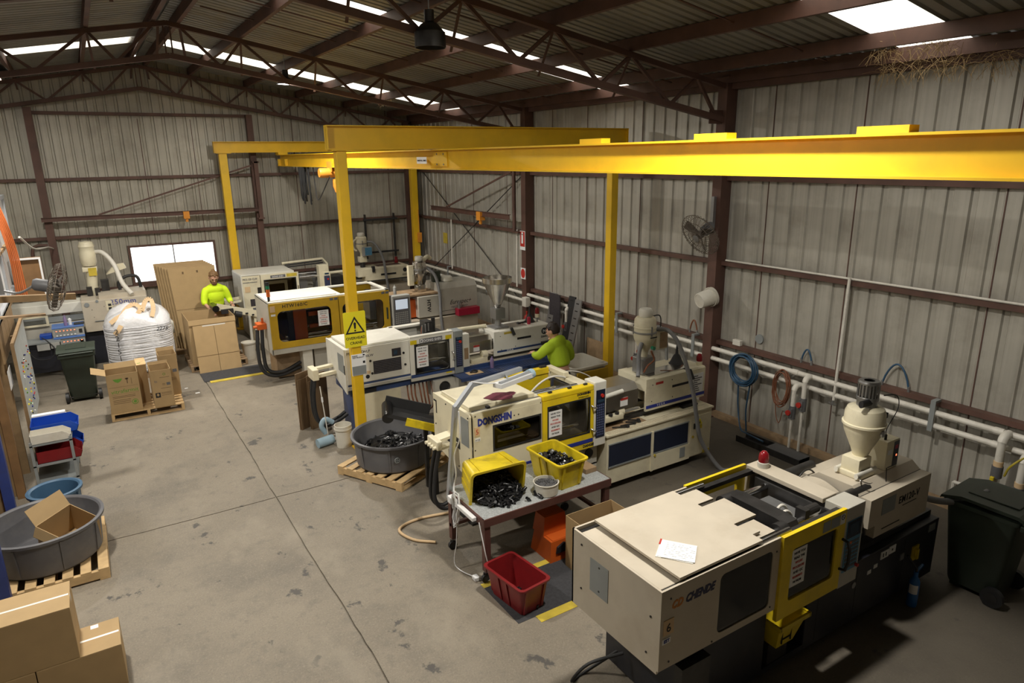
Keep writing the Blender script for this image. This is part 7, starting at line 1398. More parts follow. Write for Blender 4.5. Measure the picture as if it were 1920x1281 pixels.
o = part('print_mark', MB().tube([(0.14+0.045*math.cos(a*PI/8), -0.2205, 0.17+0.045*math.sin(a*PI/8)) for a in range(16)], 0.006, 4, closed=True).prism([(0.14+0.028*math.cos(a*PI/3), 0.17+0.028*math.sin(a*PI/3)) for a in range(6)], 'y', -0.2212, -0.22), 'lettergreen', tA, local=True)
part('print_mark', MB().box(0.06, 0.075, -0.2212, -0.22, 0.52, 0.62).box(0.04, 0.09, -0.2212, -0.22, 0.59, 0.62).box(0.13, 0.137, -0.2212, -0.22, 0.50, 0.61), 'letterbrown', tA, local=True)
def ltext(t, body, size, x, y, z, mt, **k):
    o = text('lettering', body, size, (x+origin(t).x, y+origin(t).y, z+origin(t).z), '-y', mt, t, **k); return o
ltext(tA, 'vitrafarmit', 0.10, -0.20, -0.221, 0.36, 'lettergreen')
tD = thing('carton', 'narrow carton with a pale lid wedged between the two printed cartons', 'carton', (0.49, 13.74, 0.137)); part('body', MB().box(0.425, 0.575, 13.5, 13.98, 0.137, 0.84), 'cartonin', tD); part('lid', MB().box(0.42, 0.58, 13.49, 13.99, 0.84, 0.855), 'pine', tD); part('print_mark', MB().box(0.44, 0.50, 13.6, 13.63, 0.855, 0.856), 'lettergreen', tD)
tB = open_carton('carton', 'open printed carton with a small black portrait mark, beside the wide one', 0.60, 0.925, 13.05, 13.52, 0.137, 0.82, flaps=(('back', 0.05, 1.4),))
part('print_mark', MB().box(-0.13, -0.05, -0.2362, -0.235, 0.18, 0.27), 'letterblack', tB, local=True); part('print_oval', MB().prism([(-0.09+0.02*math.cos(a*PI/6), 0.232+0.026*math.sin(a*PI/6)) for a in range(12)], 'y', -0.2368, -0.2362), 'carton', tB, local=True)
mb = MB()
for z in (0.26, 0.24, 0.21, 0.34, 0.54): mb.box(-0.03, 0.13, -0.2362, -0.235, z, z+0.007)
mb.box(0.0, 0.05, -0.2362, -0.235, 0.42, 0.427).box(0.0, 0.05, -0.2362, -0.235, 0.40, 0.407); part('print_lines', mb, 'letterbrown', tB, local=True)['kind'] = 'stuff'
part('print_mark', MB().box(0.07, 0.13, -0.2362, -0.235, 0.39, 0.44), 'lettergrey', tB, local=True); part('print_mark', MB().tube([(0.05+0.02*math.cos(a*PI/6), -0.2355, 0.60+0.02*math.sin(a*PI/6)) for a in range(12)], 0.004, 4, closed=True), 'lettergreen', tB, local=True); ltext(tB, 'fit', 0.06, -0.12, -0.2358, 0.46, 'lettergrey')
tC = open_carton('carton', 'tall open printed carton at the back corner of the carton pallet', 0.80, 1.10, 13.62, 14.02, 0.137, 0.93, flaps=(('back', 0.06, 1.4),))
mb = MB()
for z in (0.34, 0.32, 0.30): mb.box(-0.13, 0.10, -0.2012, -0.2, z, z+0.007)
part('print_lines', mb, 'letterbrown', tC, local=True)['kind'] = 'stuff'; part('print_mark', MB().box(0.05, 0.12, -0.2012, -0.2, 0.45, 0.51), 'lettergrey', tC, local=True)
# ------------------------------------------------------------------ big carton, leaning sheet and standing sheets
pallet('weathered timber pallet under the big open carton', 1.50, 15.40, 1.15, 1.15, 0.0, mt='oldpine', n=7, perp=True)
open_carton('bulk_carton', 'big open brown carton on a pallet where the worker drops parts', 1.56, 2.50, 15.45, 16.5, 0.137, 1.12, th=0.012, flaps=(('front', 0.10, -1.35),))
t = thing('carton_sheet', 'flat carton sheet with a tape line leaning against the big open carton', 'cardboard', (2.05, 15.2, 0))
for a, b in ((1.63, 2.045), (2.052, 2.48)):
    part('panel', MB().add([(a, 15.20, 0.0), (b, 15.20, 0.0), (b, 15.42, 1.0), (a, 15.42, 1.0), (a, 15.212, 0.0), (b, 15.212, 0.0), (b, 15.432, 1.0), (a, 15.432, 1.0)], [(0,1,2,3),(7,6,5,4),(0,4,5,1),(1,5,6,2),(2,6,7,3),(3,7,4,0)]), 'carton', t)
part('tape_strip', MB().bar((1.82, 15.415, 0.985), (2.28, 15.415, 0.985), 0.003, 0.025), 'tape', t); part('crease', MB().bar((1.63, 15.275, 0.36), (2.48, 15.275, 0.36), 0.002, 0.006), 'letterbrown', t)
offs = [(1.485, 2.50, 17.40+0.07*i, 1.99+0.018*i, 0.10) for i in range(6)]
offs = [(a-0.05*i, b-0.035*i, y, h, z) for i, (a, b, y, h, z) in enumerate(offs)]
solo('timber_batten', MB().box(1.40, 2.5, 17.10, 17.75, 0.0, 0.10), 'oldpine', 'low timber platform under the standing flat carton sheets', 'timber')
lab = ['front most tall flat carton sheet with hand holes, behind the big carton', 'second tall flat carton sheet of the standing pile', 'third tall flat carton sheet of the standing pile', 'fourth tall flat carton sheet of the standing pile', 'fifth tall flat carton sheet of the standing pile', 'last tall flat carton sheet of the pile, nearest the window']
for i, (a, b, y, h, _) in enumerate(offs):
    t = thing('carton_sheet', lab[i], 'cardboard', ((a+b)/2, y, 0), 'tall flat carton sheets'); d = 0.03
    mb = MB().add([(a+0.10, y-0.22, _), (b, y-0.22, _), (b, y, h), (a, y, h), (a+0.10, y-0.22+d, _), (b, y-0.22+d, _), (b, y+d, h), (a, y+d, h)], [(0,1,2,3),(7,6,5,4),(0,4,5,1),(1,5,6,2),(2,6,7,3),(3,7,4,0)]); part('sheet', mb, 'carton', t)
    yf = lambda z: y-0.22*(1-(z-0.10)/(h-0.10))
    if i == 0:
        for x, z in ((1.78, 1.84), (2.09, 1.85), (1.81, 0.86), (2.09, 0.87)): part('hand_hole', MB().box(x, x+0.035, yf(z)-0.004, yf(z)+0.001, z, z+0.055), 'letterbrown', t)
        part('crease', MB().bar((1.55, yf(1.02)-0.002, 1.02), (2.49, yf(1.02)-0.002, 1.02), 0.003, 0.006), 'letterbrown', t)
# ------------------------------------------------------------------ wrapped bulk bag
t = thing('bulk_bag', 'white bulk bag wrapped in stretch film with tan lifting straps', 'bag', (0.66, 16.1, 0))
n = 40; vs = []; fs = []; rr = random.Random(21)
prof = [(0.0, 0.60), (0.06, 0.615), (0.35, 0.625), (0.7, 0.63), (1.0, 0.62), (1.12, 0.60), (1.22, 0.52), (1.30, 0.38), (1.36, 0.18), (1.38, 0.0)]
for z, r in prof:
    for j in range(n):
        a = 2*PI*j/n; k = (abs(math.cos(a))**3.2+abs(math.sin(a))**3.2)**(-1/3.2); w = 1+0.012*math.sin(9*a)+rr.uniform(-0.006, 0.006)+(0.04*math.sin(5*a+z*3) if z > 1.1 else 0)
        vs.append((0.66+r*k*w*math.cos(a), 16.1+r*0.92*k*w*math.sin(a), 0.14+z*0.97+(0.06*math.sin(3*a+1) if 1.1 < z < 1.37 else 0)+rr.uniform(-0.01, 0.01)*(z > 1.0)))
for i in range(len(prof)-1):
    for j in range(n): fs.append((i*n+j, i*n+(j+1) % n, (i+1)*n+(j+1) % n, (i+1)*n+j))
fs.append(tuple(range(n))); part('sack', MB().add(vs, fs), 'film', t, 50)
mb = MB(); 
for i in range(26):
    z = 0.2+i*0.036+rr.uniform(-0.01, 0.01); ph = rr.uniform(-0.03, 0.03); pts = []
    for j in range(48):
        a = 2*PI*j/48; k = (abs(math.cos(a))**3.2+abs(math.sin(a))**3.2)**(-1/3.2); pts.append((0.66+0.632*k*math.cos(a), 16.1+0.632*0.92*k*math.sin(a), z+ph*math.sin(a+i)))
    mb.tube(pts, 0.006, 4, closed=True)
part('film_band', mb, 'film', t, 60)['kind'] = 'stuff'
for i, pts in enumerate(([(0.34, 15.58, 1.14), (0.42, 15.72, 1.40), (0.62, 15.85, 1.54), (0.74, 15.72, 1.46), (0.62, 15.62, 1.30), (0.55, 15.54, 1.08)], [(0.76, 15.72, 1.40), (0.86, 15.85, 1.58), (0.96, 15.9, 1.60), (0.98, 15.75, 1.44), (0.92, 15.62, 1.28)], [(0.16, 15.62, 1.24), (0.30, 15.66, 1.33), (0.46, 15.72, 1.38)], [(0.20, 15.52, 1.02), (0.28, 15.50, 1.10), (0.34, 15.53, 1.19)])):
    p = spl(pts, 4); mb = MB(); 
    for a, b in zip(p, p[1:]): mb.bar(a, b, 0.085, 0.008, (0.2, -1, 0.5))
    part('lifting_strap', mb, 'strap', t)
for k, ch in enumerate('22151'): text('lettering', ch, 0.15, (0.20, 15.475, 1.03-k*0.14), '-y', 'letterblack', t)
text('lettering', '2275', 0.11, (0.95, 15.475, 1.0), '-y', 'letterblack', t, shear=0.3, bold=0.01)
pallet('weathered timber pallet under the wrapped bulk bag', 0.08, 15.55, 1.15, 1.1, 0.0, mt='oldpine', n=6)
solo('junction_box', MB().box(1.24, 1.40, 16.75, 17.0, 0.62, 0.88, r=0.008).box(1.27, 1.37, 16.8, 16.95, 0.0, 0.62), 'white', 'small white box on a post between the bulk bag and the tall sheets', 'switch box')
# ------------------------------------------------------------------ wheelie bins
def wheelie(label, c, rz, closed=True):
    t = thing('wheelie_bin', label, 'bin', c, None, rz)
    def q(a, b0, b1, z, r=0.05): return [(p, s, z) for p, s in rrect(-a, a, b0, b1, r, 3)]
    rings = [q(0.21, -0.20, 0.24, 0.05), q(0.22, -0.21, 0.25, 0.09), q(0.275, -0.29, 0.34, 0.93), q(0.30, -0.32, 0.37, 0.93), q(0.30, -0.32, 0.37, 0.97), q(0.265, -0.285, 0.335, 0.97)]
    n = len(rings[0]); vs = [p for r in rings for p in r]; fs = [(i*n+j, i*n+(j+1) % n, (i+1)*n+(j+1) % n, (i+1)*n+j) for i in range(5) for j in range(n)] + [tuple(range(n)), tuple(range(5*n, 6*n))]
    part('body', MB().add(vs, fs), 'bingreen', t, 35, local=True)
    lid = part('lid', MB().prism([(-0.36, 0.985), (-0.38, 1.01), (-0.30, 1.045), (0.20, 1.05), (0.38, 1.0), (0.39, 0.96), (0.37, 0.975), (0.18, 1.02), (-0.30, 1.01)], 'x', -0.31, 0.31), 'bingreen', t, local=True)
    part('lid_rib', MB().box(-0.16, 0.16, -0.25, 0.20, 1.045, 1.06, r=0.006), 'bingreen', lid, local=True); part('handle', MB().tube([(-0.27, -0.33, 0.97), (-0.27, -0.40, 0.98), (0.27, -0.40, 0.98), (0.27, -0.33, 0.97)], 0.016, 8).box(-0.30, 0.30, -0.36, -0.32, 0.90, 0.96, r=0.01), 'bingreen', t, local=True)
    part('axle', MB().cyl((-0.28, -0.20, 0.10), (0.28, -0.20, 0.10), 0.012, n=8), 'iron', t, local=True)
    for s in (-1, 1): w = part('wheel', MB().cyl((s*0.24, -0.20, 0.10), (s*0.295, -0.20, 0.10), 0.10, n=22), 'black', t, 40, local=True); part('wheel_hub', MB().cyl((s*0.296, -0.20, 0.10), (s*0.30, -0.20, 0.10), 0.055, n=12), 'iron', w, 40, local=True)
    part('foot', MB().box(-0.18, 0.18, 0.12, 0.22, 0.0, 0.06), 'bingreen', t, local=True)
    return t
wheelie('dark green wheelie bin standing in front of the heat controllers', (-0.47, 14.90, 0), math.radians(-1))
b2 = wheelie('dark green wheelie bin in the near corner with a clear hose going under its lid', (7.34, 2.63, 0), math.radians(2))
solo('clear_hose', MB().tube(spl([(6.70, 3.2, 1.10), (6.85, 3.05, 0.98), (7.05, 2.90, 0.95), (7.25, 2.78, 1.0), (7.36, 2.72, 1.045)], 8), 0.035, 10), 'rubberhose', 'grey ribbed hose from the beige machine into the near wheelie bin', 'hose', smooth=60)
# parts tub with yellow front near the operator
t = thing('bulk_tub', 'big cream plastic tub with a yellow front beside the operator', 'tub', (7.5, 9.75, 0))
def q(x0, x1, y0, y1, z, r=0.06): return [(p, s, z) for p, s in rrect(x0, x1, y0, y1, r, 3)]
rings = [q(7.22, 7.85, 9.42, 10.05, 0.06), q(7.15, 7.92, 9.36, 10.12, 0.60), q(7.12, 7.95, 9.33, 10.15, 0.60), q(7.12, 7.95, 9.33, 10.15, 0.64), q(7.17, 7.90, 9.38, 10.10, 0.64), q(7.25, 7.82, 9.45, 10.02, 0.10)]
n = len(rings[0]); part('shell', MB().add([p for r in rings for p in r], [(i*n+j, i*n+(j+1) % n, (i+1)*n+(j+1) % n, (i+1)*n+j) for i in range(5) for j in range(n)] + [tuple(range(n)), tuple(range(5*n, 6*n))]), 'bucket', t, 35)
part('front_gate', MB().box(7.18, 7.90, 9.29, 9.325, 0.06, 0.57, r=0.008).box(7.28, 7.80, 9.27, 9.29, 0.15, 0.45, r=0.008), 'ochre', t); part('runner', MB().box(7.22, 7.3, 9.42, 10.0, 0, 0.06).box(7.77, 7.85, 9.42, 10.0, 0, 0.06), 'bucket', t)
# ------------------------------------------------------------------ partition on the near side: rack posts, studs, pin board, office windows
pa = thing('timber_partition', 'timber framed partition with plywood sheets beside the blue rack posts', 'partition', (-1.3, 10.5, 0))
for y0, y1, z0, z1 in ((8.3, 9.45, 0.02, 2.1), (9.52, 10.7, 0.02, 2.1), (10.8, 11.9, 0.02, 1.6)): part('plywood_sheet', MB().box(-1.42, -1.40, y0, y1, z0, z1), 'ply', pa)
for y in (8.3, 9.48, 10.75, 11.95): part('stud', MB().box(-1.40, -1.31, y-0.03, y+0.04, 0.0, 2.15), 'timber', pa)
part('top_rail', MB().box(-1.40, -1.22, 8.3, 14.1, 2.10, 2.20), 'timber', pa)
for i, y in enumerate((11.3, 11.75, 12.2, 12.65, 13.1)): part('cladding_board', MB().box(-1.22, -1.20, y, y+0.43, 1.72, 2.24), 'timber', pa)
part('stud', MB().box(-1.31, -1.21, 10.6, 10.68, 0.0, 1.9), 'ply', pa); part('stud', MB().box(-1.31, -1.21, 11.5, 11.56, 0.0, 1.9), 'timber', pa)
for y, lab in ((7.78, 'blue steel rack post standing in front of the grey tub with the carton'), (9.35, 'blue steel rack post leaning line beside the plywood sheets')):
    t = thing('rack_post', lab, 'post', (-1.24, y, 0)); part('post', MB().box(-1.29, -1.19, y-0.05, y+0.05, 0.01, 2.35 if y > 9 else 1.40), 'bluepost', t); part('base_plate', MB().box(-1.32, -1.16, y-0.08, y+0.08, 0, 0.01), 'bluepost', t)
bd = thing('pin_board', 'grey notice board dotted with coloured pins and tags on the partition', 'board', (-1.12, 12.7, 0.46)); part('board_panel', MB().box(-1.12, -1.10, 11.6, 13.75, 0.46, 1.90), 'board', bd); part('board_frame', MB().box(-1.13, -1.09, 11.54, 11.6, 0.42, 1.94).box(-1.13, -1.09, 11.6, 13.75, 1.90, 1.94), 'timber', bd)
rr = random.Random(31); cols = ['letterred', 'letterblack', 'bright', 'lettergreen', 'letterorange', 'letterwhite', 'letterblue']
for i in range(60): part('pin', MB().box(-1.10, -1.085, (y := rr.uniform(11.9, 13.6)), y+0.025, (z := rr.uniform(0.55, 1.5)), z+0.02), rr.choice(cols), bd)
for y in (10.8, 12.3): part('board_stand', MB().box(-1.18, -1.13, y, y+0.05, 0.0, 1.9), 'timber', bd) if y > 11.6 else None
sg = solo('poster', MB().box(-1.197, -1.192, 11.25, 11.65, 1.35, 1.62), 'letterwhite', 'small white and green notice pinned on the partition boards', 'poster'); 
ow = struct('window_2', MB().box(-1.30, -1.20, 10.8, 16.4, 2.20, 2.27).box(-1.30, -1.20, 10.8, 16.4, 3.75, 3.82), M['alu'])
for y in (10.8, 12.0, 13.85, 16.3): part('mullion', MB().box(-1.29, -1.21, y, y+0.09, 2.27, 3.75), 'alu', ow)
for y0, y1 in ((10.89, 12.0), (12.09, 13.85), (13.94, 16.3)): part('pane', MB().box(-1.26, -1.25, y0, y1, 2.27, 3.75), 'lampwhite', ow)
part('rail', MB().box(-1.29, -1.21, 10.8, 16.3, 2.95, 3.0), 'timber', ow)
t = thing('conduit_bundle', 'bundle of orange conduits climbing beside the office windows', 'conduit', (-1.05, 14.5, 2.3)); rr = random.Random(8)
for i in range(6): part('conduit', MB().tube(spl([(-1.16+0.03*i, 14.35, 2.1), (-1.15+0.022*i, 14.35+0.02*i, 2.9), (-1.22+0.022*i, 14.4, 3.5), (-1.34+0.022*i, 14.45, 4.0)]), 0.012, 6), 'orangehose', t, 60)
solo('white_cable', MB().tube(spl([(-1.0, 15.0, 3.12), (-0.9, 16.5, 2.75), (-0.75, 18.6, 2.55), (-0.68, 19.2, 2.45)]), 0.018, 6), 'pvc', 'white cable sagging from the partition to the end wall post', 'cable', smooth=60)
solo('conduit_bend', MB().tube(spl([(-1.10, 19.3, 1.6), (-1.10, 19.3, 2.35), (-1.0, 19.3, 2.52), (-0.78, 19.3, 2.52)]), 0.035, 8), 'brown', 'brown conduit bend on the end wall behind the office windows', 'conduit', smooth=60)
t = thing('open_cabinet', 'open brown box with a white edge hung above the partition beam', 'cabinet', (-0.95, 14.9, 2.1)); part('case', MB().box(-1.20, -0.76, 14.92, 15.3, 2.05, 2.72), 'ply', t); part('edge', MB().box(-1.17, -0.75, 14.88, 14.92, 2.72, 2.75).box(-0.78, -0.75, 14.88, 14.92, 2.05, 2.72), 'lampwhite', t); part('shelf', MB().box(-1.15, -0.78, 14.9, 15.3, 2.02, 2.05), 'oldpine', t)
t = thing('timber_beam', 'long pale timber beam sticking out of the partition below the brown fan', 'beam', (-0.8, 11.9, 2.4)); part('beam', MB().bar((-1.25, 11.8, 2.55), (-0.26, 11.95, 2.46), 0.09, 0.09), 'timber', t); part('ledge', MB().bar((-1.2, 11.6, 2.32), (-0.66, 11.7, 2.28), 0.10, 0.03), 'oldpine', t)
# small rack with bins
t = thing('steel_rack', 'small grey steel rack holding the coloured bins by the partition', 'rack', (-0.82, 11.1, 0))
for x in (-1.08, -0.62):
    for y in (10.7, 11.5): part('upright', MB().box(x, x+0.035, y, y+0.035, 0, 0.72), 'greyplate', t)
for z in (0.10, 0.36, 0.66): part('shelf', MB().box(-1.08, -0.585, 10.7, 11.535, z, z+0.02), 'greyplate', t)
def stack_bin(label, x0, x1, y0, y1, z0, h, mt):
    t = thing('stacking_bin', label, 'bin', ((x0+x1)/2, (y0+y1)/2, z0), 'stacking bins on the small rack'); s = 0.006
    part('tray', MB().box(x0, x1, y0, y1, z0, z0+s).box(x0, x0+s, y0, y1, z0, z0+h).prism([(x0, z0), (x1, z0), (x1+0.03, z0+h*0.5), (x1-0.06, z0+h), (x0, z0+h)], 'y', y0, y0+s).prism([(x0, z0), (x1, z0), (x1+0.03, z0+h*0.5), (x1-0.06, z0+h), (x0, z0+h)], 'y', y1-s, y1), mt, t); part('lip', MB().add([(x1, y0, z0), (x1, y1, z0), (x1+0.03, y1, z0+h*0.5), (x1+0.03, y0, z0+h*0.5), (x1-s, y0, z0), (x1-s, y1, z0), (x1+0.03-s, y1, z0+h*0.5), (x1+0.03-s, y0, z0+h*0.5)], [(0,1,2,3),(7,6,5,4),(0,4,5,1),(1,5,6,2),(2,6,7,3),(3,7,4,0)]), mt, t); return t
stack_bin('cream stacking bin on top of the rack, nearest the blue tub', -1.06, -0.62, 10.72, 10.98, 0.682, 0.13, 'bucket'); stack_bin('blue stacking bin on top of the rack beside the cream one', -1.06, -0.52, 11.02, 11.45, 0.682, 0.16, 'bluebin')
stack_bin('red stacking bin on the middle shelf of the rack', -1.03, -0.52, 10.75, 11.1, 0.382, 0.17, 'redplastic'); stack_bin('blue stacking bin on the middle shelf of the rack', -1.03, -0.50, 11.13, 11.46, 0.382, 0.17, 'bluebin')
solo('paper_roll', MB().box(-1.06, -0.65, 11.52, 11.62, 0.80, 0.84).box(-1.06, -0.64, 11.58, 11.6, 0, 0.80), 'paper', 'white panel standing behind the blue stacking bin', 'panel')
t = thing('tool_chest', 'low dark steel case with white strips behind the coloured bins', 'case', (-0.85, 12.2, 0)); part('case', MB().box(-1.05, -0.62, 11.7, 12.3, 0.0, 0.50), 'greyplate', t); part('lid', MB().box(-1.06, -0.60, 11.95, 12.32, 0.50, 0.53), 'black', t); part('strip', MB().box(-1.06, -0.60, 11.88, 11.93, 0.50, 0.52), 'letterwhite', t); part('lid', MB().box(-1.06, -0.60, 11.72, 11.86, 0.50, 0.53), 'black', t)
# cable and scraps on the floor
solo('floor_cable', MB().tube(spl([(2.95, 6.5, 0.02), (2.75, 6.7, 0.02), (2.7, 7.0, 0.02), (3.0, 7.1, 0.02), (3.5, 7.0, 0.02)]), 0.018, 6), 'strap', 'tan hose looped on the floor behind the table leg', 'hose', smooth=60)
solo('paper_scrap', MB().box(1.36, 1.44, 13.9, 13.96, 0.0, 0.003), 'paper', 'white paper scrap on the floor by the floor joint', 'scrap'); solo('paper_scrap', MB().box(1.22, 1.28, 14.35, 14.38, 0.0, 0.003), 'paper', 'white paper scrap on the floor near the carton pallet', 'scrap')
solo('fire_hydrant', MB().lathe([(0, 0), (0.075, 0), (0.08, 0.05), (0.08, 0.42), (0.05, 0.5), (0.02, 0.52), (0.02, 0.6), (0, 0.6)], (8.45, 12.9, 0.30), 16).box(8.42, 8.48, 12.87, 12.93, 0.0, 0.3), 'red', 'red fire extinguisher at the foot of the sign column', 'extinguisher', smooth=40)
# ================================================================== people
def skin_mesh(verts, edges, radii, root, sub=2):
    me = bpy.data.meshes.new('skeleton'); me.from_pydata([tuple(v) for v in verts], edges, []); me.update()
    o = bpy.data.objects.new('skeleton', me); o.modifiers.new('skin', 'SKIN')
    TMP.collection.objects.link(o)
    if not me.skin_vertices:
        bm = bmesh.new(); bm.from_mesh(me); bm.verts.layers.skin.verify(); bm.to_mesh(me); bm.free()
    for i, r in enumerate(radii):
        sv = me.skin_vertices[0].data[i]; sv.radius = r if isinstance(r, tuple) else (r, r); sv.use_root = (i == root)
    m = o.modifiers.new('sub', 'SUBSURF'); m.levels = sub; m.render_levels = sub
    TMP.collection.objects.unlink(o)
    r = evalmesh(o); bpy.data.objects.remove(o); return r
def chain(spec):
    """spec: list of (name, parent, (x,y,z), radius)"""
    idx = {n: i for i, (n, p, c, r) in enumerate(spec)}
    return [Vector(c) for n, p, c, r in spec], [(idx[p], i) for i, (n, p, c, r) in enumerate(spec) if p], [r for n, p, c, r in spec]
def fuse(meshes, voxel, smooth=4):
    bm = bmesh.new()
    for me in meshes: bm.from_mesh(me)
    me = bpy.data.meshes.new('fused'); bm.to_mesh(me); bm.free(); o = bpy.data.objects.new('fused', me)
    r = o.modifiers.new('remesh', 'REMESH'); r.mode = 'VOXEL'; r.voxel_size = voxel; r.use_smooth_shade = True
    s = o.modifiers.new('smooth', 'SMOOTH'); s.iterations = smooth; s.factor = 0.5
    out = evalmesh(o); bpy.data.objects.remove(o); return out
def mb_mesh(mb):
    me = bpy.data.meshes.new('tmp'); me.from_pydata([tuple(p) for p in mb.v], [], mb.f); bm = bmesh.new(); bm.from_mesh(me); bmesh.ops.recalc_face_normals(bm, faces=bm.faces); bm.to_mesh(me); bm.free(); return me
def ell(c, r, m=Matrix.Identity(4), n=20, k=12, f=None):
    mb = MB(); vs = []; fs = []
    for i in range(k+1):
        t = PI*i/k
        for j in range(n):
            a = 2*PI*j/n; p = Vector((math.sin(t)*math.cos(a), math.sin(t)*math.sin(a), math.cos(t)))
            if f: p = f(p)
            vs.append(m @ Vector((c[0]+r[0]*p.x, c[1]+r[1]*p.y, c[2]+r[2]*p.z)))
    for i in range(k):
        for j in range(n): fs.append((i*n+j, i*n+(j+1) % n, (i+1)*n+(j+1) % n, (i+1)*n+j))
    return mb.add(vs, fs)
def link_mesh(name, me, mt, parent):
    me.materials.clear(); me.materials.append(M[mt])
    for p in me.polygons: p.use_smooth = True
    o = bpy.data.objects.new(name, me); COL.objects.link(o); o.parent = parent; return o
def hand(w, d, palm_n, s, thumb_side, curl=0.5):
    """palm plus five bent fingers: w wrist, d direction, palm_n palm normal"""
    w = Vector(w); d = Vector(d).normalized(); n = Vector(palm_n); n = (n-d*n.dot(d)).normalized(); side = d.cross(n)*thumb_side
    out = [skin_mesh([w-d*0.02*s, w+d*0.035*s, w+d*0.085*s], [(0, 1), (1, 2)], [(0.026*s, 0.020*s), (0.036*s, 0.017*s), (0.038*s, 0.014*s)], 0, 1)]
    for i, (off, ln) in enumerate(((0.030, 0.070), (0.010, 0.080), (-0.010, 0.074), (-0.029, 0.056))):
        p = w+d*0.075*s+side*off*s; pts = [p]; dd = d.copy()
        for k, f in enumerate((0.45, 0.32, 0.23)):
            dd = (dd+n*curl*(0.35+0.35*k)).normalized(); pts.append(pts[-1]+dd*ln*f*s)
        out.append(skin_mesh(pts, [(0, 1), (1, 2), (2, 3)], [0.0095*s, 0.009*s, 0.0085*s, 0.007*s], 0, 1))
    p = w+d*0.025*s+side*0.028*s; out.append(skin_mesh([p, p+(d*0.5+side*0.7)*0.035*s, p+(d*0.9+side*0.75+n*0.3)*0.055*s, p+(d*1.1+side*0.55+n*0.5)*0.075*s], [(0, 1), (1, 2), (2, 3)], [0.013*s, 0.011*s, 0.010*s, 0.008*s], 0, 1))
    return out
def head_meshes(c, fwd, up, s):
    """skull, jaw, nose, ears, neck-ready; returns meshes and the frame matrix (x right, y forward, z up)"""
    f = Vector(fwd).normalized(); u = Vector(up); u = (u-f*u.dot(f)).normalized(); r = f.cross(u)
    m = Matrix(((r.x, f.x, u.x, c[0]), (r.y, f.y, u.y, c[1]), (r.z, f.z, u.z, c[2]), (0, 0, 0, 1)))
    def shape(p):
        q = p.copy()
        if q.z < 0: q.x *= 1-0.30*(-q.z)**1.3; q.y = q.y*(1-0.12*(-q.z)) + 0.10*(-q.z)
        if q.y > 0.2: q.y *= 0.95
        return q
    ms = [mb_mesh(ell((0, 0, 0), (0.078*s, 0.098*s, 0.122*s), m, 24, 16, shape))]
    ms.append(mb_mesh(ell((0, 0.098*s, -0.018*s), (0.014*s, 0.022*s, 0.020*s), m, 10, 8))); ms.append(mb_mesh(ell((0, 0.092*s, 0.008*s), (0.010*s, 0.014*s, 0.026*s), m, 10, 8)))
    ms.append(mb_mesh(ell((0, 0.075*s, -0.095*s), (0.030*s, 0.026*s, 0.022*s), m, 10, 8))); ms.append(mb_mesh(ell((0, 0.082*s, 0.030*s), (0.055*s, 0.014*s, 0.010*s), m, 12, 8)))
    for k in (-1, 1): ms.append(mb_mesh(ell((k*0.079*s, -0.008*s, -0.005*s), (0.012*s, 0.022*s, 0.034*s), m, 10, 8)))
    return ms, m
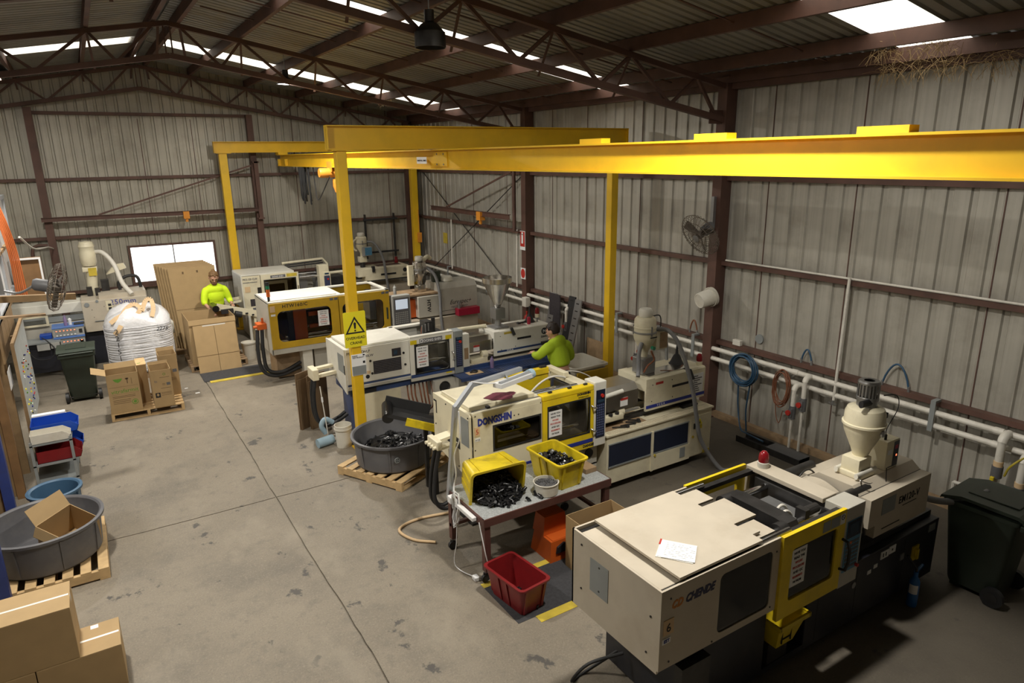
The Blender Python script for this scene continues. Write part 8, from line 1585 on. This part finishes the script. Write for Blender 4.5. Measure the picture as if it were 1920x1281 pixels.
def person(name, label, root, rz, J, hd, top_mt, hair, pose_hands, beard=False, cuffs=None, hood=True, s=1.08):
    t = thing(name, label, 'person', root, None, rz)
    hms, hm = head_meshes(hd[0], hd[1], hd[2], s)
    nk = J['neck']; hc = Vector(hd[0])
    body = [('pelvis', None, J['pelvis'], (0.14, 0.105)), ('waist', 'pelvis', J['waist'], (0.12, 0.085)), ('chest', 'waist', J['chest'], (0.125, 0.085)), ('neck', 'chest', nk, 0.058*s), ('skull', 'neck', tuple(hc+Vector((0, 0, -0.05))), 0.055*s)]
    for k in ('r', 'l'):
        body += [(k+'s', 'chest', J[k+'s'], 0.050), (k+'e', k+'s', J[k+'e'], 0.045), (k+'w', k+'e', J[k+'w'], 0.030)]
        body += [(k+'h', 'pelvis', J[k+'h'], 0.095), (k+'k', k+'h', J[k+'k'], 0.062), (k+'a', k+'k', J[k+'a'], 0.042), (k+'t', k+'a', J[k+'t'], 0.036)]
    v, e, r = chain(body); ms = [skin_mesh(v, e, r, 0, 2)] + hms
    for w, d, n, ts, cu in pose_hands: ms += hand(w, d, n, s*1.02, ts, cu)
    b = link_mesh('body', fuse(ms, 0.0085, 2), 'skin', t)
    # clothes
    col = tuple(Vector(J['chest']).lerp(Vector(nk), 0.72))
    cm = [skin_mesh([J['hem'], J['waist'], J['chest'], col], [(0, 1), (1, 2), (2, 3)], [(0.205, 0.16), (0.20, 0.155), (0.215, 0.165), 0.095], 0, 2)]
    for k in ('r', 'l'):
        a, c, w = Vector(J[k+'s']), Vector(J[k+'e']), Vector(J[k+'w']); end = c.lerp(w, cuffs[k] if cuffs else 0.85); ch = Vector(J['chest'])
        cm.append(skin_mesh([ch.lerp(a, 0.35)+Vector((0, 0, 0.02)), a, a.lerp(c, 0.5), c, end], [(0, 1), (1, 2), (2, 3), (3, 4)], [0.11, 0.105, 0.088, 0.078, 0.058], 0, 2))
    cm.append(mb_mesh(ell(tuple(Vector(J['chest']).lerp(Vector(nk), 0.42)+Vector((0, 0.0, 0.0))), (0.215, 0.125, 0.135))))
    cm.append(mb_mesh(ell(tuple(Vector(J['chest'])+Vector((0, 0, -0.08))), (0.20, 0.145, 0.22))))
    if hood:
        bk = hm.to_3x3() @ Vector((0, -1, 0)); hp = Vector(nk)+bk*0.07+Vector((0, 0, -0.03))
        cm.append(mb_mesh(ell(tuple(hp), (0.135, 0.075, 0.10)))); cm.append(mb_mesh(ell(tuple(hp+bk*0.03+Vector((0, 0, -0.09))), (0.085, 0.045, 0.10))))
    else:
        cm.append(mb_mesh(MB().lathe([(0.070, -0.03), (0.086, -0.03), (0.082, 0.035), (0.070, 0.035), (0.070, -0.03)], tuple(nk), 18)))
    link_mesh('sweatshirt', fuse(cm, 0.012, 4), top_mt, t)
    tr = [('waist', None, tuple(Vector(J['pelvis'])+Vector((0, 0, 0.06))), (0.17, 0.135)), ('pelvis', 'waist', J['pelvis'], (0.165, 0.135))]
    for k in ('r', 'l'): tr += [(k+'h', 'pelvis', J[k+'h'], 0.115), (k+'k', k+'h', J[k+'k'], 0.085), (k+'a', k+'k', tuple(Vector(J[k+'a'])+Vector((0, 0, 0.02))), 0.07)]
    v, e, r = chain(tr); link_mesh('trousers', fuse([skin_mesh(v, e, r, 0, 2)], 0.014, 3), 'trousers', t)
    for k in ('r', 'l'):
        a, to = Vector(J[k+'a']), Vector(J[k+'t']); d = (to-a); d.z = 0; d.normalize(); a0 = Vector((a.x, a.y, 0.055)); 
        link_mesh('boot', fuse([skin_mesh([a0-d*0.04, a0+d*0.08, a0+d*0.20+Vector((0, 0, -0.01)), a0-d*0.01+Vector((0, 0, 0.10))], [(0, 1), (1, 2), (0, 3)], [0.052, 0.052, 0.042, 0.056], 0, 1)], 0.012, 2), 'boot', t)
    # hair cap, eyes, mouth, beard
    def cap(p):
        q = p.copy()
        if q.z < 0.12 and q.y > -0.15: q *= 0.80
        if q.y > 0.55 and q.z < 0.55: q *= 0.82
        if q.z < -0.55: q *= 0.80
        return q
    hmesh = [mb_mesh(ell((0, -0.010*s, 0.020*s), (0.090*s, 0.108*s, 0.122*s), hm, 28, 18, cap))]
    rr = random.Random(len(label)); 
    for i in range(44):
        a, b2 = rr.uniform(0, 2*PI), rr.uniform(0.05, 1.15); p = Vector((0.084*math.sin(b2)*math.cos(a), 0.100*math.sin(b2)*math.sin(a)-0.012, 0.020+0.116*math.cos(b2)))*s
        hmesh.append(mb_mesh(ell(tuple(p), (0.016*s, 0.018*s, 0.014*s), hm, 8, 6)))
    if hair == 'hairfair': hmesh.append(mb_mesh(ell((0, -0.055*s, 0.125*s), (0.036*s, 0.036*s, 0.030*s), hm, 12, 8)))
    link_mesh('hair', fuse(hmesh, 0.008, 1), hair, t)
    for k in (-1, 1):
        part('eye', ell((k*0.031*s, 0.084*s, 0.012*s), (0.012*s, 0.010*s, 0.007*s), hm, 10, 6), 'eye', t, 60, local=True)
        part('eyebrow', ell((k*0.032*s, 0.089*s, 0.034*s), (0.020*s, 0.008*s, 0.005*s), hm, 10, 6), hair, t, 60, local=True)
    part('mouth', ell((0, 0.092*s, -0.058*s), (0.024*s, 0.010*s, 0.006*s), hm, 12, 6), 'lips', t, 60, local=True)
    if beard: link_mesh('beard', fuse([mb_mesh(ell((0, 0.056*s, -0.090*s), (0.056*s, 0.048*s, 0.042*s), hm, 16, 10)), mb_mesh(ell((-0.052*s, 0.02*s, -0.055*s), (0.020*s, 0.035*s, 0.045*s), hm, 12, 8)), mb_mesh(ell((0.052*s, 0.02*s, -0.055*s), (0.020*s, 0.035*s, 0.045*s), hm, 12, 8)), mb_mesh(ell((0, 0.088*s, -0.045*s), (0.028*s, 0.012*s, 0.008*s), hm, 12, 8))], 0.008, 1), 'beard', t)
    return t
J1 = dict(pelvis=(0, 0.02, 1.00), hem=(0, 0.01, 1.05), waist=(0, -0.01, 1.17), chest=(0, -0.05, 1.42), neck=(0, -0.09, 1.60),
          rs=(-0.215, -0.06, 1.50), re=(-0.285, -0.14, 1.21), rw=(-0.20, -0.38, 1.06), ls=(0.215, -0.05, 1.50), le=(0.30, -0.06, 1.20), lw=(0.30, -0.30, 1.12),
          rh=(-0.105, 0.02, 0.96), rk=(-0.12, -0.01, 0.53), ra=(-0.13, 0.05, 0.10), rt=(-0.15, -0.10, 0.06), lh=(0.105, 0.02, 0.96), lk=(0.12, -0.01, 0.53), la=(0.13, 0.05, 0.10), lt=(0.15, -0.10, 0.06))
person('person', 'bearded person with tied fair hair in a bright yellow sweatshirt, reaching into the big carton', (2.37, 16.98, 0), math.radians(4), J1, ((-0.01, -0.15, 1.775), (-0.08, -0.86, -0.48), (0, -0.3, 1)), 'hivis', 'hairfair',
       [(J1['rw'], (0.25, -0.75, -0.6), (0.5, 0.3, -0.6), 1, 0.6), (J1['lw'], (-0.1, -0.9, -0.2), (-0.9, 0, -0.3), -1, 0.7)], beard=True, cuffs={'r': 0.30, 'l': 0.55}, hood=False, s=1.22)
J2 = dict(pelvis=(0, -0.02, 0.90), hem=(0, 0.0, 0.94), waist=(0, 0.02, 1.04), chest=(0, 0.09, 1.25), neck=(0, 0.13, 1.40),
          rs=(0.205, 0.07, 1.31), re=(0.29, 0.02, 1.05), rw=(0.24, 0.26, 0.98), ls=(-0.205, 0.10, 1.32), le=(-0.41, 0.16, 1.17), lw=(-0.26, 0.40, 1.16),
          rh=(0.10, -0.02, 0.87), rk=(0.11, 0.03, 0.48), ra=(0.12, -0.02, 0.09), rt=(0.14, 0.13, 0.06), lh=(-0.10, -0.02, 0.87), lk=(-0.11, 0.03, 0.48), la=(-0.12, -0.02, 0.09), lt=(-0.14, 0.13, 0.06))
person('person', 'dark haired person in a lime hooded sweatshirt working at the white machine, seen from behind', (6.47, 8.83, 0), math.radians(10), J2, ((-0.01, 0.19, 1.535), (-0.35, 0.90, -0.30), (0, 0.2, 1)), 'hivisgreen', 'hairdark',
       [(J2['rw'], (-0.2, 0.95, 0), (-0.9, 0, -0.3), -1, 0.6), (J2['lw'], (0.5, 0.8, 0.05), (0.3, 0.2, -0.9), 1, 0.5)], cuffs={'r': 0.85, 'l': 0.9}, s=1.14)
bpy.data.scenes.remove(TMP)
